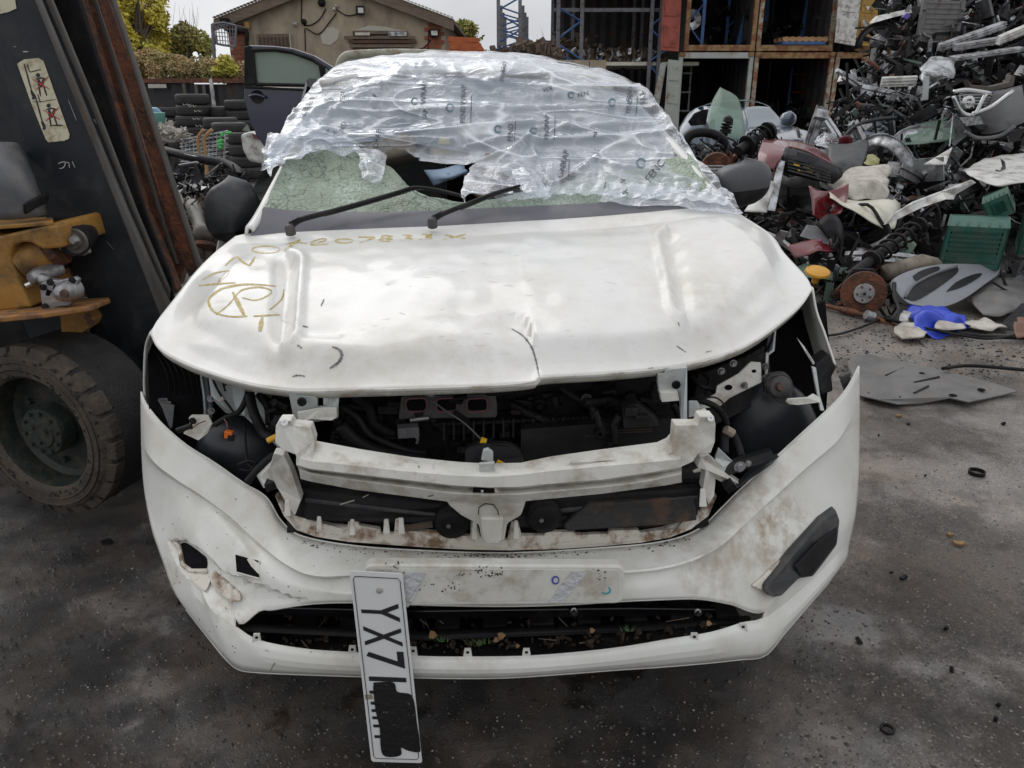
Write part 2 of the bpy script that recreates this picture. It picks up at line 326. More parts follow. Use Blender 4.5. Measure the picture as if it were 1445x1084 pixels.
def glass_mat(name, tint, fac, rough=.05, white=0.0, crack=0):
    m = bpy.data.materials.new(name); m.use_nodes = True; n = m.node_tree.nodes; l = m.node_tree.links.new
    b = n['Principled BSDF']; b.inputs['Base Color'].default_value = (*tint, 1); b.inputs['Roughness'].default_value = rough
    t = n.new('ShaderNodeBsdfTransparent'); t.inputs[0].default_value = (.75, .88, .80, 1)
    mx_ = n.new('ShaderNodeMixShader'); mx_.inputs[0].default_value = fac
    l(t.outputs[0], mx_.inputs[1]); l(b.outputs[0], mx_.inputs[2]); l(mx_.outputs[0], n['Material Output'].inputs[0])
    if crack:
        g = n.new('ShaderNodeNewGeometry')
        vo = n.new('ShaderNodeTexVoronoi'); vo.feature = 'DISTANCE_TO_EDGE'; vo.inputs['Scale'].default_value = crack
        wn = n.new('ShaderNodeTexNoise'); wn.inputs['Scale'].default_value = 5; wn.inputs['Detail'].default_value = 5; l(g.outputs['Position'], wn.inputs[0]); va = n.new('ShaderNodeMixRGB'); va.blend_type = 'ADD'; va.inputs[0].default_value = .45; l(g.outputs['Position'], va.inputs[1]); l(wn.outputs['Color'], va.inputs[2]); l(va.outputs[0], vo.inputs['Vector'])
        v2 = n.new('ShaderNodeTexVoronoi'); v2.inputs['Scale'].default_value = crack*9; l(g.outputs['Position'], v2.inputs['Vector'])
        nn = n.new('ShaderNodeTexNoise'); nn.inputs['Scale'].default_value = 7; nn.inputs['Detail'].default_value = 6; l(g.outputs['Position'], nn.inputs[0])
        r_ = n.new('ShaderNodeMapRange'); r_.inputs[1].default_value = 0; r_.inputs[2].default_value = .035; l(vo.outputs['Distance'], r_.inputs[0])
        c1 = n.new('ShaderNodeMixRGB'); c1.inputs[1].default_value = (tint[0]*.35, tint[1]*.4, tint[2]*.38, 1); c1.inputs[2].default_value = (*tint, 1); l(r_.outputs[0], c1.inputs[0])
        r2 = n.new('ShaderNodeMapRange'); r2.inputs[1].default_value = .42; r2.inputs[2].default_value = .62; l(nn.outputs[0], r2.inputs[0])
        c2 = n.new('ShaderNodeMixRGB'); l(c1.outputs[0], c2.inputs[1]); c2.inputs[2].default_value = (.58, .68, .58, 1)
        mu = n.new('ShaderNodeMath'); mu.operation = 'MULTIPLY'; l(r2.outputs[0], mu.inputs[0]); l(v2.outputs['Distance'], mu.inputs[1]); l(mu.outputs[0], c2.inputs[0])
        l(c2.outputs[0], b.inputs['Base Color'])
        bp = n.new('ShaderNodeBump'); bp.inputs['Strength'].default_value = .6; bp.inputs['Distance'].default_value = .01; l(v2.outputs['Distance'], bp.inputs['Height']); l(bp.outputs[0], b.inputs['Normal'])
    return m
M['shatter'] = glass_mat('shattered_green_glass', (.34, .40, .31), .93, .25, crack=11)
M['glassgreen'] = glass_mat('dusty_green_glass', (.24, .32, .27), .5, .15)
M['glassdoor'] = glass_mat('door_glass', (.30, .36, .33), .55, .05)
M['glasscar'] = glass_mat('windscreen_glass', (.26, .30, .34), .8, .08)
def film_mat():
    m = bpy.data.materials.new('clear_film'); m.use_nodes = True; n = m.node_tree.nodes; l = m.node_tree.links.new
    b = n['Principled BSDF']; b.inputs['Base Color'].default_value = (.76, .79, .83, 1); b.inputs['Roughness'].default_value = .12; b.inputs['Specular IOR Level'].default_value = 1.0
    t = n.new('ShaderNodeBsdfTransparent'); t.inputs[0].default_value = (.93, .95, .98, 1)
    g = n.new('ShaderNodeNewGeometry')
    def nz_(sc, rot, st, det=6, dist=1.2):
        mp_ = n.new('ShaderNodeMapping'); mp_.inputs['Scale'].default_value = st; mp_.inputs['Rotation'].default_value = rot; l(g.outputs['Position'], mp_.inputs[0])
        a = n.new('ShaderNodeTexNoise'); a.inputs['Scale'].default_value = sc; a.inputs['Detail'].default_value = det; a.inputs['Roughness'].default_value = .5; a.inputs['Distortion'].default_value = dist; l(mp_.outputs[0], a.inputs[0]); return a.outputs[0]
    def mth(op, a, b_=None, c=None, clamp=False):
        x = n.new('ShaderNodeMath'); x.operation = op; x.use_clamp = clamp
        for i_, v in enumerate((a, b_, c)):
            if v is None: continue
            if isinstance(v, (int, float)): x.inputs[i_].default_value = v
            else: l(v, x.inputs[i_])
        return x.outputs[0]
    def ridge(src, k, amp):          # thin bright crease where the noise crosses its middle
        return mth('MULTIPLY', mth('SUBTRACT', 1.0, mth('MULTIPLY', mth('ABSOLUTE', mth('SUBTRACT', src, .5)), k), clamp=True), amp)
    broad = nz_(2.2, (0, .1, .1), (1, 1.6, 2.4), 5, .6)
    n1 = nz_(1.5, (0, .15, .1), (.7, 1.6, 4.2), 1.5, .5); n2 = nz_(1.7, (.2, -.6, .5), (.9, 1.2, 4.6), 1.5, .7); n3 = nz_(5, (0, 0, 0), (1, 1, 1.5), 2, 1)
    r_ = n.new('ShaderNodeMapRange'); r_.inputs[1].default_value = .36; r_.inputs[2].default_value = .66; r_.inputs[3].default_value = .04; r_.inputs[4].default_value = .36; l(broad, r_.inputs[0])
    tot = mth('ADD', r_.outputs[0], ridge(n1, 70, .6)); tot = mth('ADD', tot, ridge(n2, 80, .5)); tot = mth('ADD', tot, ridge(n3, 26, .16))
    lw = n.new('ShaderNodeLayerWeight'); lw.inputs[0].default_value = .4
    tot = mth('ADD', tot, mth('MULTIPLY', lw.outputs['Facing'], .28), clamp=True); tot = mth('MINIMUM', tot, .93)
    hgt = mth('ADD', mth('MULTIPLY', broad, 1.2), mth('ADD', ridge(n1, 14, .5), ridge(n2, 16, .4)))
    bp = n.new('ShaderNodeBump'); bp.inputs['Strength'].default_value = .5; bp.inputs['Distance'].default_value = .025; l(hgt, bp.inputs['Height']); l(bp.outputs[0], b.inputs['Normal'])
    mx_ = n.new('ShaderNodeMixShader'); l(tot, mx_.inputs[0]); l(t.outputs[0], mx_.inputs[1]); l(b.outputs[0], mx_.inputs[2])
    fine = nz_(11, (.2, .3, .2), (1, 1.3, 2.2), 5, 1.5)
    b2 = n.new('ShaderNodeBump'); b2.inputs['Strength'].default_value = .9; b2.inputs['Distance'].default_value = .03; l(mth('ADD', mth('MULTIPLY', hgt, .8), mth('MULTIPLY', fine, .45)), b2.inputs['Height'])
    gl_ = n.new('ShaderNodeBsdfGlossy'); gl_.inputs['Roughness'].default_value = .04; gl_.inputs['Color'].default_value = (.95, .97, 1, 1); l(b2.outputs[0], gl_.inputs['Normal'])
    fr_ = n.new('ShaderNodeLayerWeight'); fr_.inputs[0].default_value = .5; l(b2.outputs[0], fr_.inputs['Normal'])
    m2 = n.new('ShaderNodeMixShader'); l(mth('MULTIPLY_ADD', mth('POWER', fr_.outputs['Facing'], 3.2), .85, .05), m2.inputs[0]); l(mx_.outputs[0], m2.inputs[1]); l(gl_.outputs[0], m2.inputs[2])
    l(m2.outputs[0], n['Material Output'].inputs[0])
    return m
M['film'] = film_mat()
def ground_mat():
    m = bpy.data.materials.new('wet_asphalt'); m.use_nodes = True; n = m.node_tree.nodes; l = m.node_tree.links.new; b = n['Principled BSDF']
    g = n.new('ShaderNodeNewGeometry')
    def ns(sc, det=8, rg=.65, dist=0):
        t = n.new('ShaderNodeTexNoise'); t.inputs['Scale'].default_value = sc; t.inputs['Detail'].default_value = det; t.inputs['Roughness'].default_value = rg; t.inputs['Distortion'].default_value = dist; l(g.outputs['Position'], t.inputs[0]); return t.outputs[0]
    def rg(src, a, b_, c=0, d=1):
        r_ = n.new('ShaderNodeMapRange'); r_.inputs[1].default_value = a; r_.inputs[2].default_value = b_; r_.inputs[3].default_value = c; r_.inputs[4].default_value = d; l(src, r_.inputs[0]); return r_.outputs[0]
    def mix(f, a, b_):
        x = n.new('ShaderNodeMixRGB'); l(f, x.inputs[0])
        for i, c in ((1, a), (2, b_)):
            if isinstance(c, tuple): x.inputs[i].default_value = (*c, 1)
            else: l(c, x.inputs[i])
        return x.outputs[0]
    vo = n.new('ShaderNodeTexVoronoi'); vo.inputs['Scale'].default_value = 190; l(g.outputs['Position'], vo.inputs['Vector'])
    vc = n.new('ShaderNodeSeparateColor'); l(vo.outputs['Color'], vc.inputs[0])
    c = mix(rg(ns(2.2), .4, .62), (.15, .135, .122), (.26, .23, .205))
    c = mix(rg(vc.outputs[0], .72, 1.0, 0, .55), c, (.48, .42, .36))      # aggregate
    c = mix(rg(vc.outputs[1], .8, 1.0, 0, .5), c, (.015, .014, .014))
    c = mix(rg(ns(1.1, 10, .7), .50, .70, 0, .8), c, (.21, .135, .08))
    c = mix(rg(ns(3.7, 10, .7), .52, .64, 0, .7), c, (.075, .065, .058))   # mud
    # the tarmac by the lorry bay and under the wreck is soaked with oil and rain; its colour is also darkened to deepen the shadow under the bumper
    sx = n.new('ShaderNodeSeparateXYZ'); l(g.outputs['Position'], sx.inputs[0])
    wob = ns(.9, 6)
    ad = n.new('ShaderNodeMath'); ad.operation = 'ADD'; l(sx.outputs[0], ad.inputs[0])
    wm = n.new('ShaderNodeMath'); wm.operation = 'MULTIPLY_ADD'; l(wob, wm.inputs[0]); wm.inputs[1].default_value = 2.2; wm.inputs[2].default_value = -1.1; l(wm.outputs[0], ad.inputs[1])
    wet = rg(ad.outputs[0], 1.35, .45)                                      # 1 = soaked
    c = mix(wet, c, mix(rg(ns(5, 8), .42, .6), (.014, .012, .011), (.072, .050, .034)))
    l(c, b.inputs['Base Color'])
    r1 = rg(ns(3.2, 8, .7), .38, .62, .12, .55)
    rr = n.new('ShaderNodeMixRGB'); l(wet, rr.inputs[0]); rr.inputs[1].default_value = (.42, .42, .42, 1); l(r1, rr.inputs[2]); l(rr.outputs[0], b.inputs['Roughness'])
    b.inputs['Specular IOR Level'].default_value = .42
    b.inputs['Coat Roughness'].default_value = .07; cwn = ns(1.7, 8, .65); cwt = rg(cwn, .42, .58, .05, .95); l(cwt, b.inputs['Coat Weight'])
    hs = n.new('ShaderNodeMath'); hs.operation = 'MULTIPLY_ADD'; l(ns(240, 8, .85), hs.inputs[0]); hs.inputs[1].default_value = 1.5; vd = n.new('ShaderNodeMath'); vd.operation = 'MULTIPLY'; l(vo.outputs['Distance'], vd.inputs[0]); vd.inputs[1].default_value = .35; l(vd.outputs[0], hs.inputs[2])
    h2 = n.new('ShaderNodeMath'); h2.operation = 'MULTIPLY_ADD'; l(ns(14, 9, .75), h2.inputs[0]); h2.inputs[1].default_value = .3; l(hs.outputs[0], h2.inputs[2])
    bp = n.new('ShaderNodeBump'); bp.inputs['Strength'].default_value = .8; bp.inputs['Distance'].default_value = .010; l(h2.outputs[0], bp.inputs['Height']); l(rg(cwn, .45, .60, 1.0, .22), bp.inputs['Strength']); l(bp.outputs[0], b.inputs['Normal']); l(bp.outputs[0], b.inputs['Coat Normal'])
    return m
M['ground'] = ground_mat()
# ------------------------------------------------------------------ ground
g = MB(); g.add([(-400, -60, 0), (400, -60, 0), (400, 900, 0), (-400, 900, 0)], [(0, 1, 2, 3)])
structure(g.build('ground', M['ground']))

# ------------------------------------------------------------------ the white wrecked car
CAR = thing('wrecked_car', 'white hatchback with smashed windscreen, creased hood and its headlights and grille missing', 'car', cw(0, 1.9, 0))
def V3(pts): return [pv(*p) for p in pts]
# hood
fe = V3([(213, 470, .47), (226, 492, .42), (260, 512, .36), (300, 527, .31), (345, 540, .27), (390, 548, .23), (430, 551, .21), (520, 549, .19), (620, 546, .18), (700, 543, .18), (752, 538, .18), (766, 532, .19), (850, 527, .20), (920, 521, .23), (970, 514, .27), (1020, 501, .32), (1060, 484, .37), (1099, 457, .43), (1130, 430, .50), (1146, 407, .57)])
re_ = V3([(332, 333, 1.10), (354, 329, 1.14), (409, 326, 1.16), (550, 320, 1.18), (700, 313, 1.19), (850, 303, 1.18), (992, 291, 1.15), (1046, 303, 1.08)])
le = V3([(213, 470, .47), (222, 452, .52), (250, 416, .65), (275, 384, .80), (300, 359, .93), (332, 333, 1.10)])
ri = V3([(1146, 407, .57), (1137, 390, .63), (1107, 357, .78), (1088, 331, .92), (1046, 303, 1.08)])
NU, NV = 230, 120
HG = coons(cr(fe, 6), cr(re_, 6), cr(le, 6), cr(ri, 6), NU, NV)
foldL = [(225, 440), (262, 448), (330, 480), (400, 510), (480, 523), (600, 508), (757, 502)]
foldR = [(757, 502), (870, 497), (930, 494), (985, 478), (1030, 445), (1070, 405), (1115, 362)]
fold = foldL + foldR[1:]
grL = [(406, 388), (404, 440), (400, 497)]; grR = [(944, 352), (952, 400), (962, 462)]
tear = [(722, 464), (738, 474), (750, 490), (757, 512), (762, 540)]
for j, row in enumerate(HG):
    t = j/(NV-1)
    for i, p in enumerate(row):
        s_ = i/(NU-1); x, y = topx(p)
        edge = min(1, 14*t)*min(1, 14*(1-t))*min(1, 12*s_)*min(1, 12*(1-s_))
        dz = .050*math.sin(math.pi*min(1, t*1.15))**.8*math.sin(math.pi*s_)**.5 if 0 < t < .87 else 0
        d = polydist(fold, x, y)
        fw = sm(225, 300, x)*(1-sm(1070, 1120, x)); dz += fw*(.030*math.exp(-(d/75)**2) if d < 0 else .030*max(0, 1-d/42))                                   # raised fold where the nose turns down
        dz -= fw*.006*math.exp(-((d-20)/9)**2)                              # hollow in front of it
        dl = polydist(grL, x, y); dz -= .030*math.exp(-(dl/13)**2); dz += .018*math.exp(-((dl+22)/7)**2)
        dr = polydist(grR, x, y); dz -= .016*math.exp(-(dr/12)**2); dz += .018*math.exp(-((dr-18)/7)**2)
        dt = polydist(tear, x, y)
        if dt > 0: dz -= .026*math.exp(-(dt/30)**2)*sm(462, 492, y)
        dz += .016*math.exp(-(((x-470)/55)**2+((y-525)/22)**2))-.014*math.exp(-(((x-455)/35)**2+((y-498)/12)**2))
        dz -= .012*math.exp(-(((x-640)/120)**2+((y-470)/18)**2))
        dz += .006*(noise.noise(Vector((x*.009, y*.016, 1)))) + .0035*noise.noise(Vector((x*.03, y*.05, 4)))
        p.z += dz*edge
hm = MB().grid(HG); HB = hm.bvh()
HOOD = hm.build('hood', M['white'], CAR, smooth=True, solid=-.012)
# hood inner lip below the front edge
lip = MB().grid([[p for p in HG[0]], [p+RV*.02+Vector((0, 0, -.022)) for p in HG[0]], [p+RV*.07+Vector((0, 0, -.012)) for p in HG[0]]])
lip.build('hood_inner_edge', M['innerw'], HOOD, smooth=True, solid=.003)
def r7(pts): return [(190+a/2.833, 250+b/2.833) for a, b in pts]
def ell(cx, cy, rx, ry, a0=0, a1=360, n=14): return [(cx+rx*math.cos(R(a0+(a1-a0)*k/n)), cy+ry*math.sin(R(a0+(a1-a0)*k/n))) for k in range(n+1)]
mk = MB()
for pts, wd in [(ell(525, 290, 56, 14), 2.0), ([(600, 268), (650, 262), (690, 265)], 2), ([(662, 250), (630, 270), (598, 295)], 3),
                ([(700, 262), (745, 247), (768, 250), (735, 262), (702, 271), (775, 268)], 2), (ell(838, 255, 36, 8), 2), ([(893, 240), (930, 240), (962, 242), (930, 252), (898, 264)], 2),
                ([(1032, 238), (1005, 234), (985, 238), (1000, 245), (1030, 250), (1010, 257), (975, 252), (1000, 244), (1032, 238)], 2),
                ([(1072, 231), (1108, 234), (1085, 241), (1110, 247), (1058, 252)], 2), ([(1148, 229), (1192, 232), (1162, 239), (1192, 245), (1138, 250)], 2),
                ([(1240, 231), (1322, 246)], 2), ([(1325, 228), (1232, 251)], 2),
                ([(362, 355), (385, 332), (412, 318)], 2.2), ([(412, 318), (430, 338), (458, 354)], 3), ([(458, 354), (470, 338), (481, 318)], 3),
                ([(272, 410), (320, 385), (378, 373)], 2), ([(378, 373), (360, 395), (335, 420)], 4), ([(256, 434), (330, 427), (404, 422)], 2.4),
                ([(565, 436), (500, 430), (430, 430), (350, 446), (302, 480), (296, 505), (320, 540), (380, 557), (450, 556)], 3), ([(597, 448), (590, 485), (560, 515), (540, 530)], 2),
                ([(392, 460), (412, 500), (440, 556)], 5), ([(325, 550), (375, 510), (412, 465), (440, 448), (500, 440), (548, 455), (525, 478), (480, 492), (430, 482)], 2.2),
                ([(475, 556), (540, 552), (582, 550)], 2.2), ([(510, 560), (505, 590), (500, 616)], 5)]:
    mk = MB(); stroke(mk, HB, r7(pts), wd*1.15, .0012, 2, .25); mk.build('marker_stroke', M['marker'], HOOD)
def scr(pts, wd):
    b = MB(); stroke(b, HB, pts, wd, .0014, 1, .4)
    if b.f: b.build('scratch', M['scratch'], HOOD)
scr(tear, 2.6)
scr(r7([(790, 678), (815, 688), (828, 710), (815, 740), (780, 765)]), 4.0)
for a in ([(630, 797), (655, 792), (680, 796)], [(650, 672), (662, 678), (668, 686)], [(672, 595), (694, 600)], [(745, 515), (752, 500), (758, 487)]): scr(r7(a), 2.2)
for a in ([(955, 488), (968, 497)], [(957, 455), (959, 460)], [(996, 497), (1004, 495)], [(915, 520), (922, 519)]): scr(a, 1.3)
sf = MB()
rr = random.Random(3)
for k in range(46):
    x = rr.gauss(640, 130); y = rr.uniform(345, 500) if k % 3 else rr.uniform(350, 385); a = rr.uniform(-.4, .4); ln = rr.uniform(3, 16)
    stroke(sf, HB, [(x, y), (x+ln*math.cos(a)*.5, y+ln*math.sin(a)*.5+rr.uniform(-2, 2)), (x+ln*math.cos(a), y+ln*math.sin(a))], rr.uniform(.4, .8), .0012, 3, .4)
sf.build('scuff', M['scuff'], HOOD)
# faint wiped hand writing lower on the hood is only a trace

def inpoly(P, x, y):
    c = False; j = len(P)-1
    for i in range(len(P)):
        if (P[i][1] > y) != (P[j][1] > y) and x < (P[j][0]-P[i][0])*(y-P[i][1])/(P[j][1]-P[i][1])+P[i][0]: c = not c
        j = i
    return c
# bumper skin: columns left to right, rows top to bottom
for p_, r_, a_ in (((1085, 745, .22), .17, 1.0), ((1000, 790, .1), .16, .6), ((300, 830, .12), .13, .7), ((620, 795, .05), .35, .45), ((245, 790, .3), .09, .8), ((1090, 640, .3), .14, .4)):
    stain(M['bumperw'], pv(*p_), r_, (.30, .20, .11), a_)
for p_, r_, a_ in (((985, 420, .5), .2, .5), ((640, 500, .25), .3, .35), ((420, 520, .25), .25, .35), ((900, 330, 1.0), .3, .4)):
    stain(M['white'], pv(*p_), r_, (.48, .40, .27), a_)
cols = [
 [(198, 553, .62), (199, 585, .61), (199, 625, .60), (203, 690, .54), (216, 755, .42), (232, 800, .34), (262, 860, .25)],
 [(207, 572, .57), (206, 605, .56), (207, 640, .55), (216, 705, .47), (238, 770, .35), (255, 812, .27), (292, 898, .17)],
 [(228, 598, .50), (226, 630, .49), (227, 655, .485), (240, 718, .39), (262, 780, .29), (278, 828, .20), (318, 930, .11)],
 [(262, 628, .43), (258, 658, .42), (257, 675, .42), (272, 735, .31), (296, 800, .20), (300, 862, .135), (337, 945, .075)],
 [(300, 652, .37), (294, 684, .36), (292, 697, .36), (306, 760, .24), (330, 878, .095), (333, 886, .09), (365, 949, .055)],
 [(343, 682, .31), (335, 716, .30), (332, 727, .30), (342, 780, .18), (370, 864, .085), (366, 905, .062), (405, 951, .042)],
 [(375, 702, .27), (362, 745, .24), (360, 755, .235), (378, 805, .12), (430, 853, .045), (430, 917, .036), (460, 953, .03)],
 [(396, 735, .22), (400, 765, .16), (411, 791, .12), (446, 828, .05), (490, 850, .02), (500, 922, .022), (520, 955, .02)],
 [(425, 757, .17), (445, 778, .11), (458, 806, .07), (500, 832, .025), (555, 852, .008), (565, 926, .012), (580, 956, .012)],
 [(500, 771, .13), (520, 787, .08), (530, 800, .055), (570, 822, .014), (620, 854, 0), (620, 928, .006), (630, 957, .008)],
 [(600, 778, .11), (610, 790, .07), (620, 803, .04), (650, 825, .01), (680, 855, 0), (680, 928, .004), (690, 957, .006)],
 [(720, 781, .105), (720, 792, .07), (722, 804, .04), (725, 826, .01), (730, 855, 0), (740, 927, .005), (740, 955, .006)],
 [(850, 774, .11), (840, 788, .075), (830, 800, .05), (810, 822, .012), (800, 853, .002), (810, 922, .008), (810, 950, .01)],
 [(935, 765, .14), (920, 781, .09), (910, 795, .06), (880, 820, .025), (865, 849, .010), (880, 914, .016), (875, 945, .018)],
 [(985, 748, .18), (975, 768, .12), (965, 784, .09), (945, 815, .045), (930, 846, .025), (945, 903, .028), (935, 941, .028)],
 [(1018, 718, .22), (1014, 748, .16), (1008, 764, .13), (990, 805, .08), (985, 845, .048), (1005, 893, .044), (995, 936, .040)],
 [(1042, 694, .25), (1042, 726, .21), (1038, 738, .19), (1025, 788, .12), (1030, 852, .075), (1048, 880, .07), (1042, 931, .055)],
 [(1085, 655, .29), (1083, 690, .27), (1080, 700, .265), (1065, 760, .17), (1080, 862, .10), (1077, 873, .095), (1080, 925, .075)],
 [(1135, 609, .34), (1132, 646, .33), (1128, 657, .33), (1115, 728, .24), (1120, 800, .17), (1116, 845, .15), (1108, 893, .12)],
 [(1175, 572, .38), (1172, 612, .375), (1168, 625, .375), (1165, 700, .30), (1165, 770, .235), (1157, 808, .21), (1145, 850, .18)],
 [(1198, 545, .40), (1196, 588, .40), (1194, 603, .40), (1195, 680, .36), (1192, 745, .30), (1184, 780, .27), (1170, 822, .24)],
 [(1213, 517, .43), (1213, 565, .43), (1213, 595, .43), (1212, 668, .41), (1207, 730, .37), (1198, 770, .34), (1185, 800, .32)]]
nc = len(cols); nr = 7
for col in cols:
    a_, b_ = col[0], col[2]; col[1] = tuple(a_[i]+(b_[i]-a_[i])*.80 for i in range(3))
C3 = [[pv(*c) for c in col] for col in cols]
bm_rows = []
# recess line: rows 1 and 2 form the shoulder step; refine with spline across columns
dense = []
for r_ in range(nr): dense.append(cr([C3[c][r_] for c in range(nc)], 6))
ncol = len(dense[0])
full = []; fidx = []
seg = {0: 5, 1: 1, 2: 8, 3: 10, 4: 10, 5: 5}
for c in range(ncol):
    col = [dense[r_][c] for r_ in range(nr)]; o = []
    sp = {}
    # belly curve through rows 2..4 smooth, straight elsewhere
    for r_ in range(nr-1):
        a = col[max(r_-1, 0)]; b = col[r_]; c_ = col[r_+1]; d = col[min(r_+2, nr-1)]
        for k in range(seg[r_]):
            t = k/seg[r_]
            if r_ in (2, 3): q = .5*((2*b)+(c_-(b if r_ == 2 else a))*t+(2*(b if r_ == 2 else a)-5*b+4*c_-d)*t*t+(3*b-(b if r_ == 2 else a)-3*c_+d)*t**3)
            else: q = b.lerp(c_, t)
            ew = sm(0, 14, c)*sm(0, 14, ncol-1-c)
            if r_ == 0: q = q - RV*(.044*t*ew)            # shoulder edge stands proud
            if r_ == 1: q = q - RV*((.044-.018*t)*ew)
            if r_ == 2: q = q - RV*(.026*(1-t)**1.8*ew)
            if r_ == 5: q = q - RV*(.012*math.sin(math.pi*t))
            o.append(q)
    o.append(col[-1]); full.append(o)
nrow = len(full[0])
edgeTop = sum(seg[k] for k in range(4))      # row index of the edge above the opening
edgeBot = edgeTop+seg[4]
FOG = [(252, 771), (262, 766), (285, 782), (292, 790), (290, 804), (272, 803), (258, 797)]
SQ = [(332, 783), (366, 792), (367, 817), (334, 808)]
POC = [(236, 764), (262, 762), (290, 782), (315, 806), (345, 819), (400, 839), (440, 850), (392, 856), (345, 880), (330, 884), (300, 858), (268, 822), (248, 795)]
for col_ in full:
    for i_, p in enumerate(col_):
        x, y = topx(p)
        if x < 460 and inpoly(POC, x, y):
            col_[i_] = p + RV*.030*min(1, abs(polydist(POC+POC[:1], x, y))/9)
bm = MB(); bm.v = [full[c][r_] for c in range(ncol) for r_ in range(nrow)]
for c in range(ncol-1):
    for r_ in range(nrow-1):
        if edgeTop <= r_ < edgeBot and 24 <= c < 102: continue
        bm.f.append((c*nrow+r_, c*nrow+r_+1, (c+1)*nrow+r_+1, (c+1)*nrow+r_))
BB = bm.bvh()
BUMP = bm.build('bumper', M['bumperw'], CAR, smooth=True, solid=.004, sharp=14)
# opening return edges (give the skin its turned-in flanges)
def flange(idx, c0, c1, dv, dz, name):
    a = [full[c][idx] for c in range(c0, c1+1)]
    MB().grid([a, [p+RV*dv*.5+Vector((0, 0, dz*.3)) for p in a], [p+RV*dv+Vector((0, 0, dz)) for p in a]]).build(name, M['bumperw'], BUMP, smooth=True, solid=.003)
flange(0, 0, ncol-1, .012, -.022, 'top_flange')
flange(edgeTop, 24, 102, .06, .004, 'opening_flange'); flange(edgeBot, 24, 102, .008, -.03, 'lip_flange'); flange(nrow-1, 0, ncol-1, .08, .004, 'underside_flange')
# fog lamp hole, square hole
def on_b(pts, off=.003): return [onto(BB, x, y, off) or pv(x, y, .2) for x, y in pts]
MB().plate(on_b(cr([Vector((a, b, 0)) for a, b in FOG+FOG[:1]], 3) and [(p.x, p.y) for p in cr([Vector((a, b, 0)) for a, b in FOG+FOG[:1]], 3)[:-1]]), RV*.001).build('fog_lamp_hole', M['darkint'], BUMP)
MB().plate(on_b(SQ), RV*.001).build('tow_eye_hole', M['darkint'], BUMP)
e = MB(); q = on_b(SQ+SQ[:1], .004); e.tube(q[1:4], .0022, 6); e.build('hole_rim', M['innerw'], BUMP)
q = MB(); q.tube(on_b([(244, 762), (253, 772), (258, 797), (270, 806), (292, 806)], .006), .006, 6); q.build('fog_recess_edge', M['flangew'], BUMP, smooth=True)
q = MB(); q.plate(on_b([(293, 812), (302, 808), (338, 840), (340, 848), (326, 851), (300, 830)], .012), RV*.014); q.build('fog_lamp_clip', M['flangew'], BUMP, bevel=.003)
q = MB(); q.plate(on_b([(262, 806), (288, 806), (298, 818), (290, 836), (280, 832), (268, 818)], .007), RV*.008); q.build('fog_bracket_stub', M['flangew'], BUMP, bevel=.003)
# shallow plate panel
def rrect(P, k=4, rad=.12):
    o = []
    n = len(P)
    for i in range(n):
        a, b, c = Vector(P[i-1]), Vector(P[i]), Vector(P[(i+1) % n])
        p, q = b+(a-b)*min(.4, rad/((a-b).length+1e-9)), b+(c-b)*min(.4, rad/((c-b).length+1e-9))
        for t in range(k+1):
            s_ = t/k; o.append(p*(1-s_)**2+b*2*s_*(1-s_)+q*s_*s_)
    return o
pp = rrect([pv(514, 797, -.008), pv(882, 799, -.008), pv(880, 852, -.012), pv(516, 856, -.012)], 5, .02)
PANEL = MB().plate(pp, RV*.03).build('plate_panel', M['bumperw'], CAR, bevel=.004)
pq = rrect([pv(522, 803, -.0095), pv(874, 805, -.0095), pv(872, 847, -.0135), pv(524, 850, -.0135)], 5, .015)
MB().plate(pq, RV*.001).build('plate_recess', M['innerw'], PANEL)
PB = MB().plate(pp, RV*.03).bvh()
def flat(pts, name, m, par, off=.003, th=.001):
    return MB().plate([onto(PB, x, y, off) or pv(x, y, -.012) for x, y in pts], RV*th).build(name, m, par)
M['tape'] = mat('silvery_tape', (.62, .64, .65), .35, metal=.2, bump=.8, bscale=60)
flat([(807, 807), (829, 808), (812, 828), (792, 852), (776, 850), (790, 828)], 'tape_strip', M['tape'], PANEL, .0045)
flat([(572, 808), (600, 809), (585, 845), (576, 857), (570, 855)], 'tape_strip', M['tape'], PANEL, .0045)
q = MB(); stroke(q, PB, ell(784, 819, 4.5, 5), 2.6, .004, 1); q.build('round_sticker', mat('blue_ring', (.06, .09, .35), .4), PANEL)
q = MB(); stroke(q, PB, ell(855, 833, 6, 5, -60, 150), 2.4, .004, 1); q.build('round_sticker', mat('teal_ring', (.03, .35, .36), .4), PANEL)
q = MB()
for k in range(90):
    x, y = rnd.choice(((690, 810), (700, 806), (655, 812), (636, 829), (850, 812), (600, 826), (680, 805), (560, 800))); x += rnd.gauss(0, 8); y += rnd.gauss(0, 4); s_ = rnd.uniform(.3, 1.6)
    P = [onto(PB, x+a*s_*rnd.uniform(.5, 1.5), y+b*s_*rnd.uniform(.4, 1.2), .003) for a, b in ((-1, .2), (-.3, -.9), (.8, -.6), (1, .5), (.1, 1))]
    if all(P): q.plate(P, RV*.001)
q.build('mud_fleck', M['soil'], PANEL, kind='stuff')
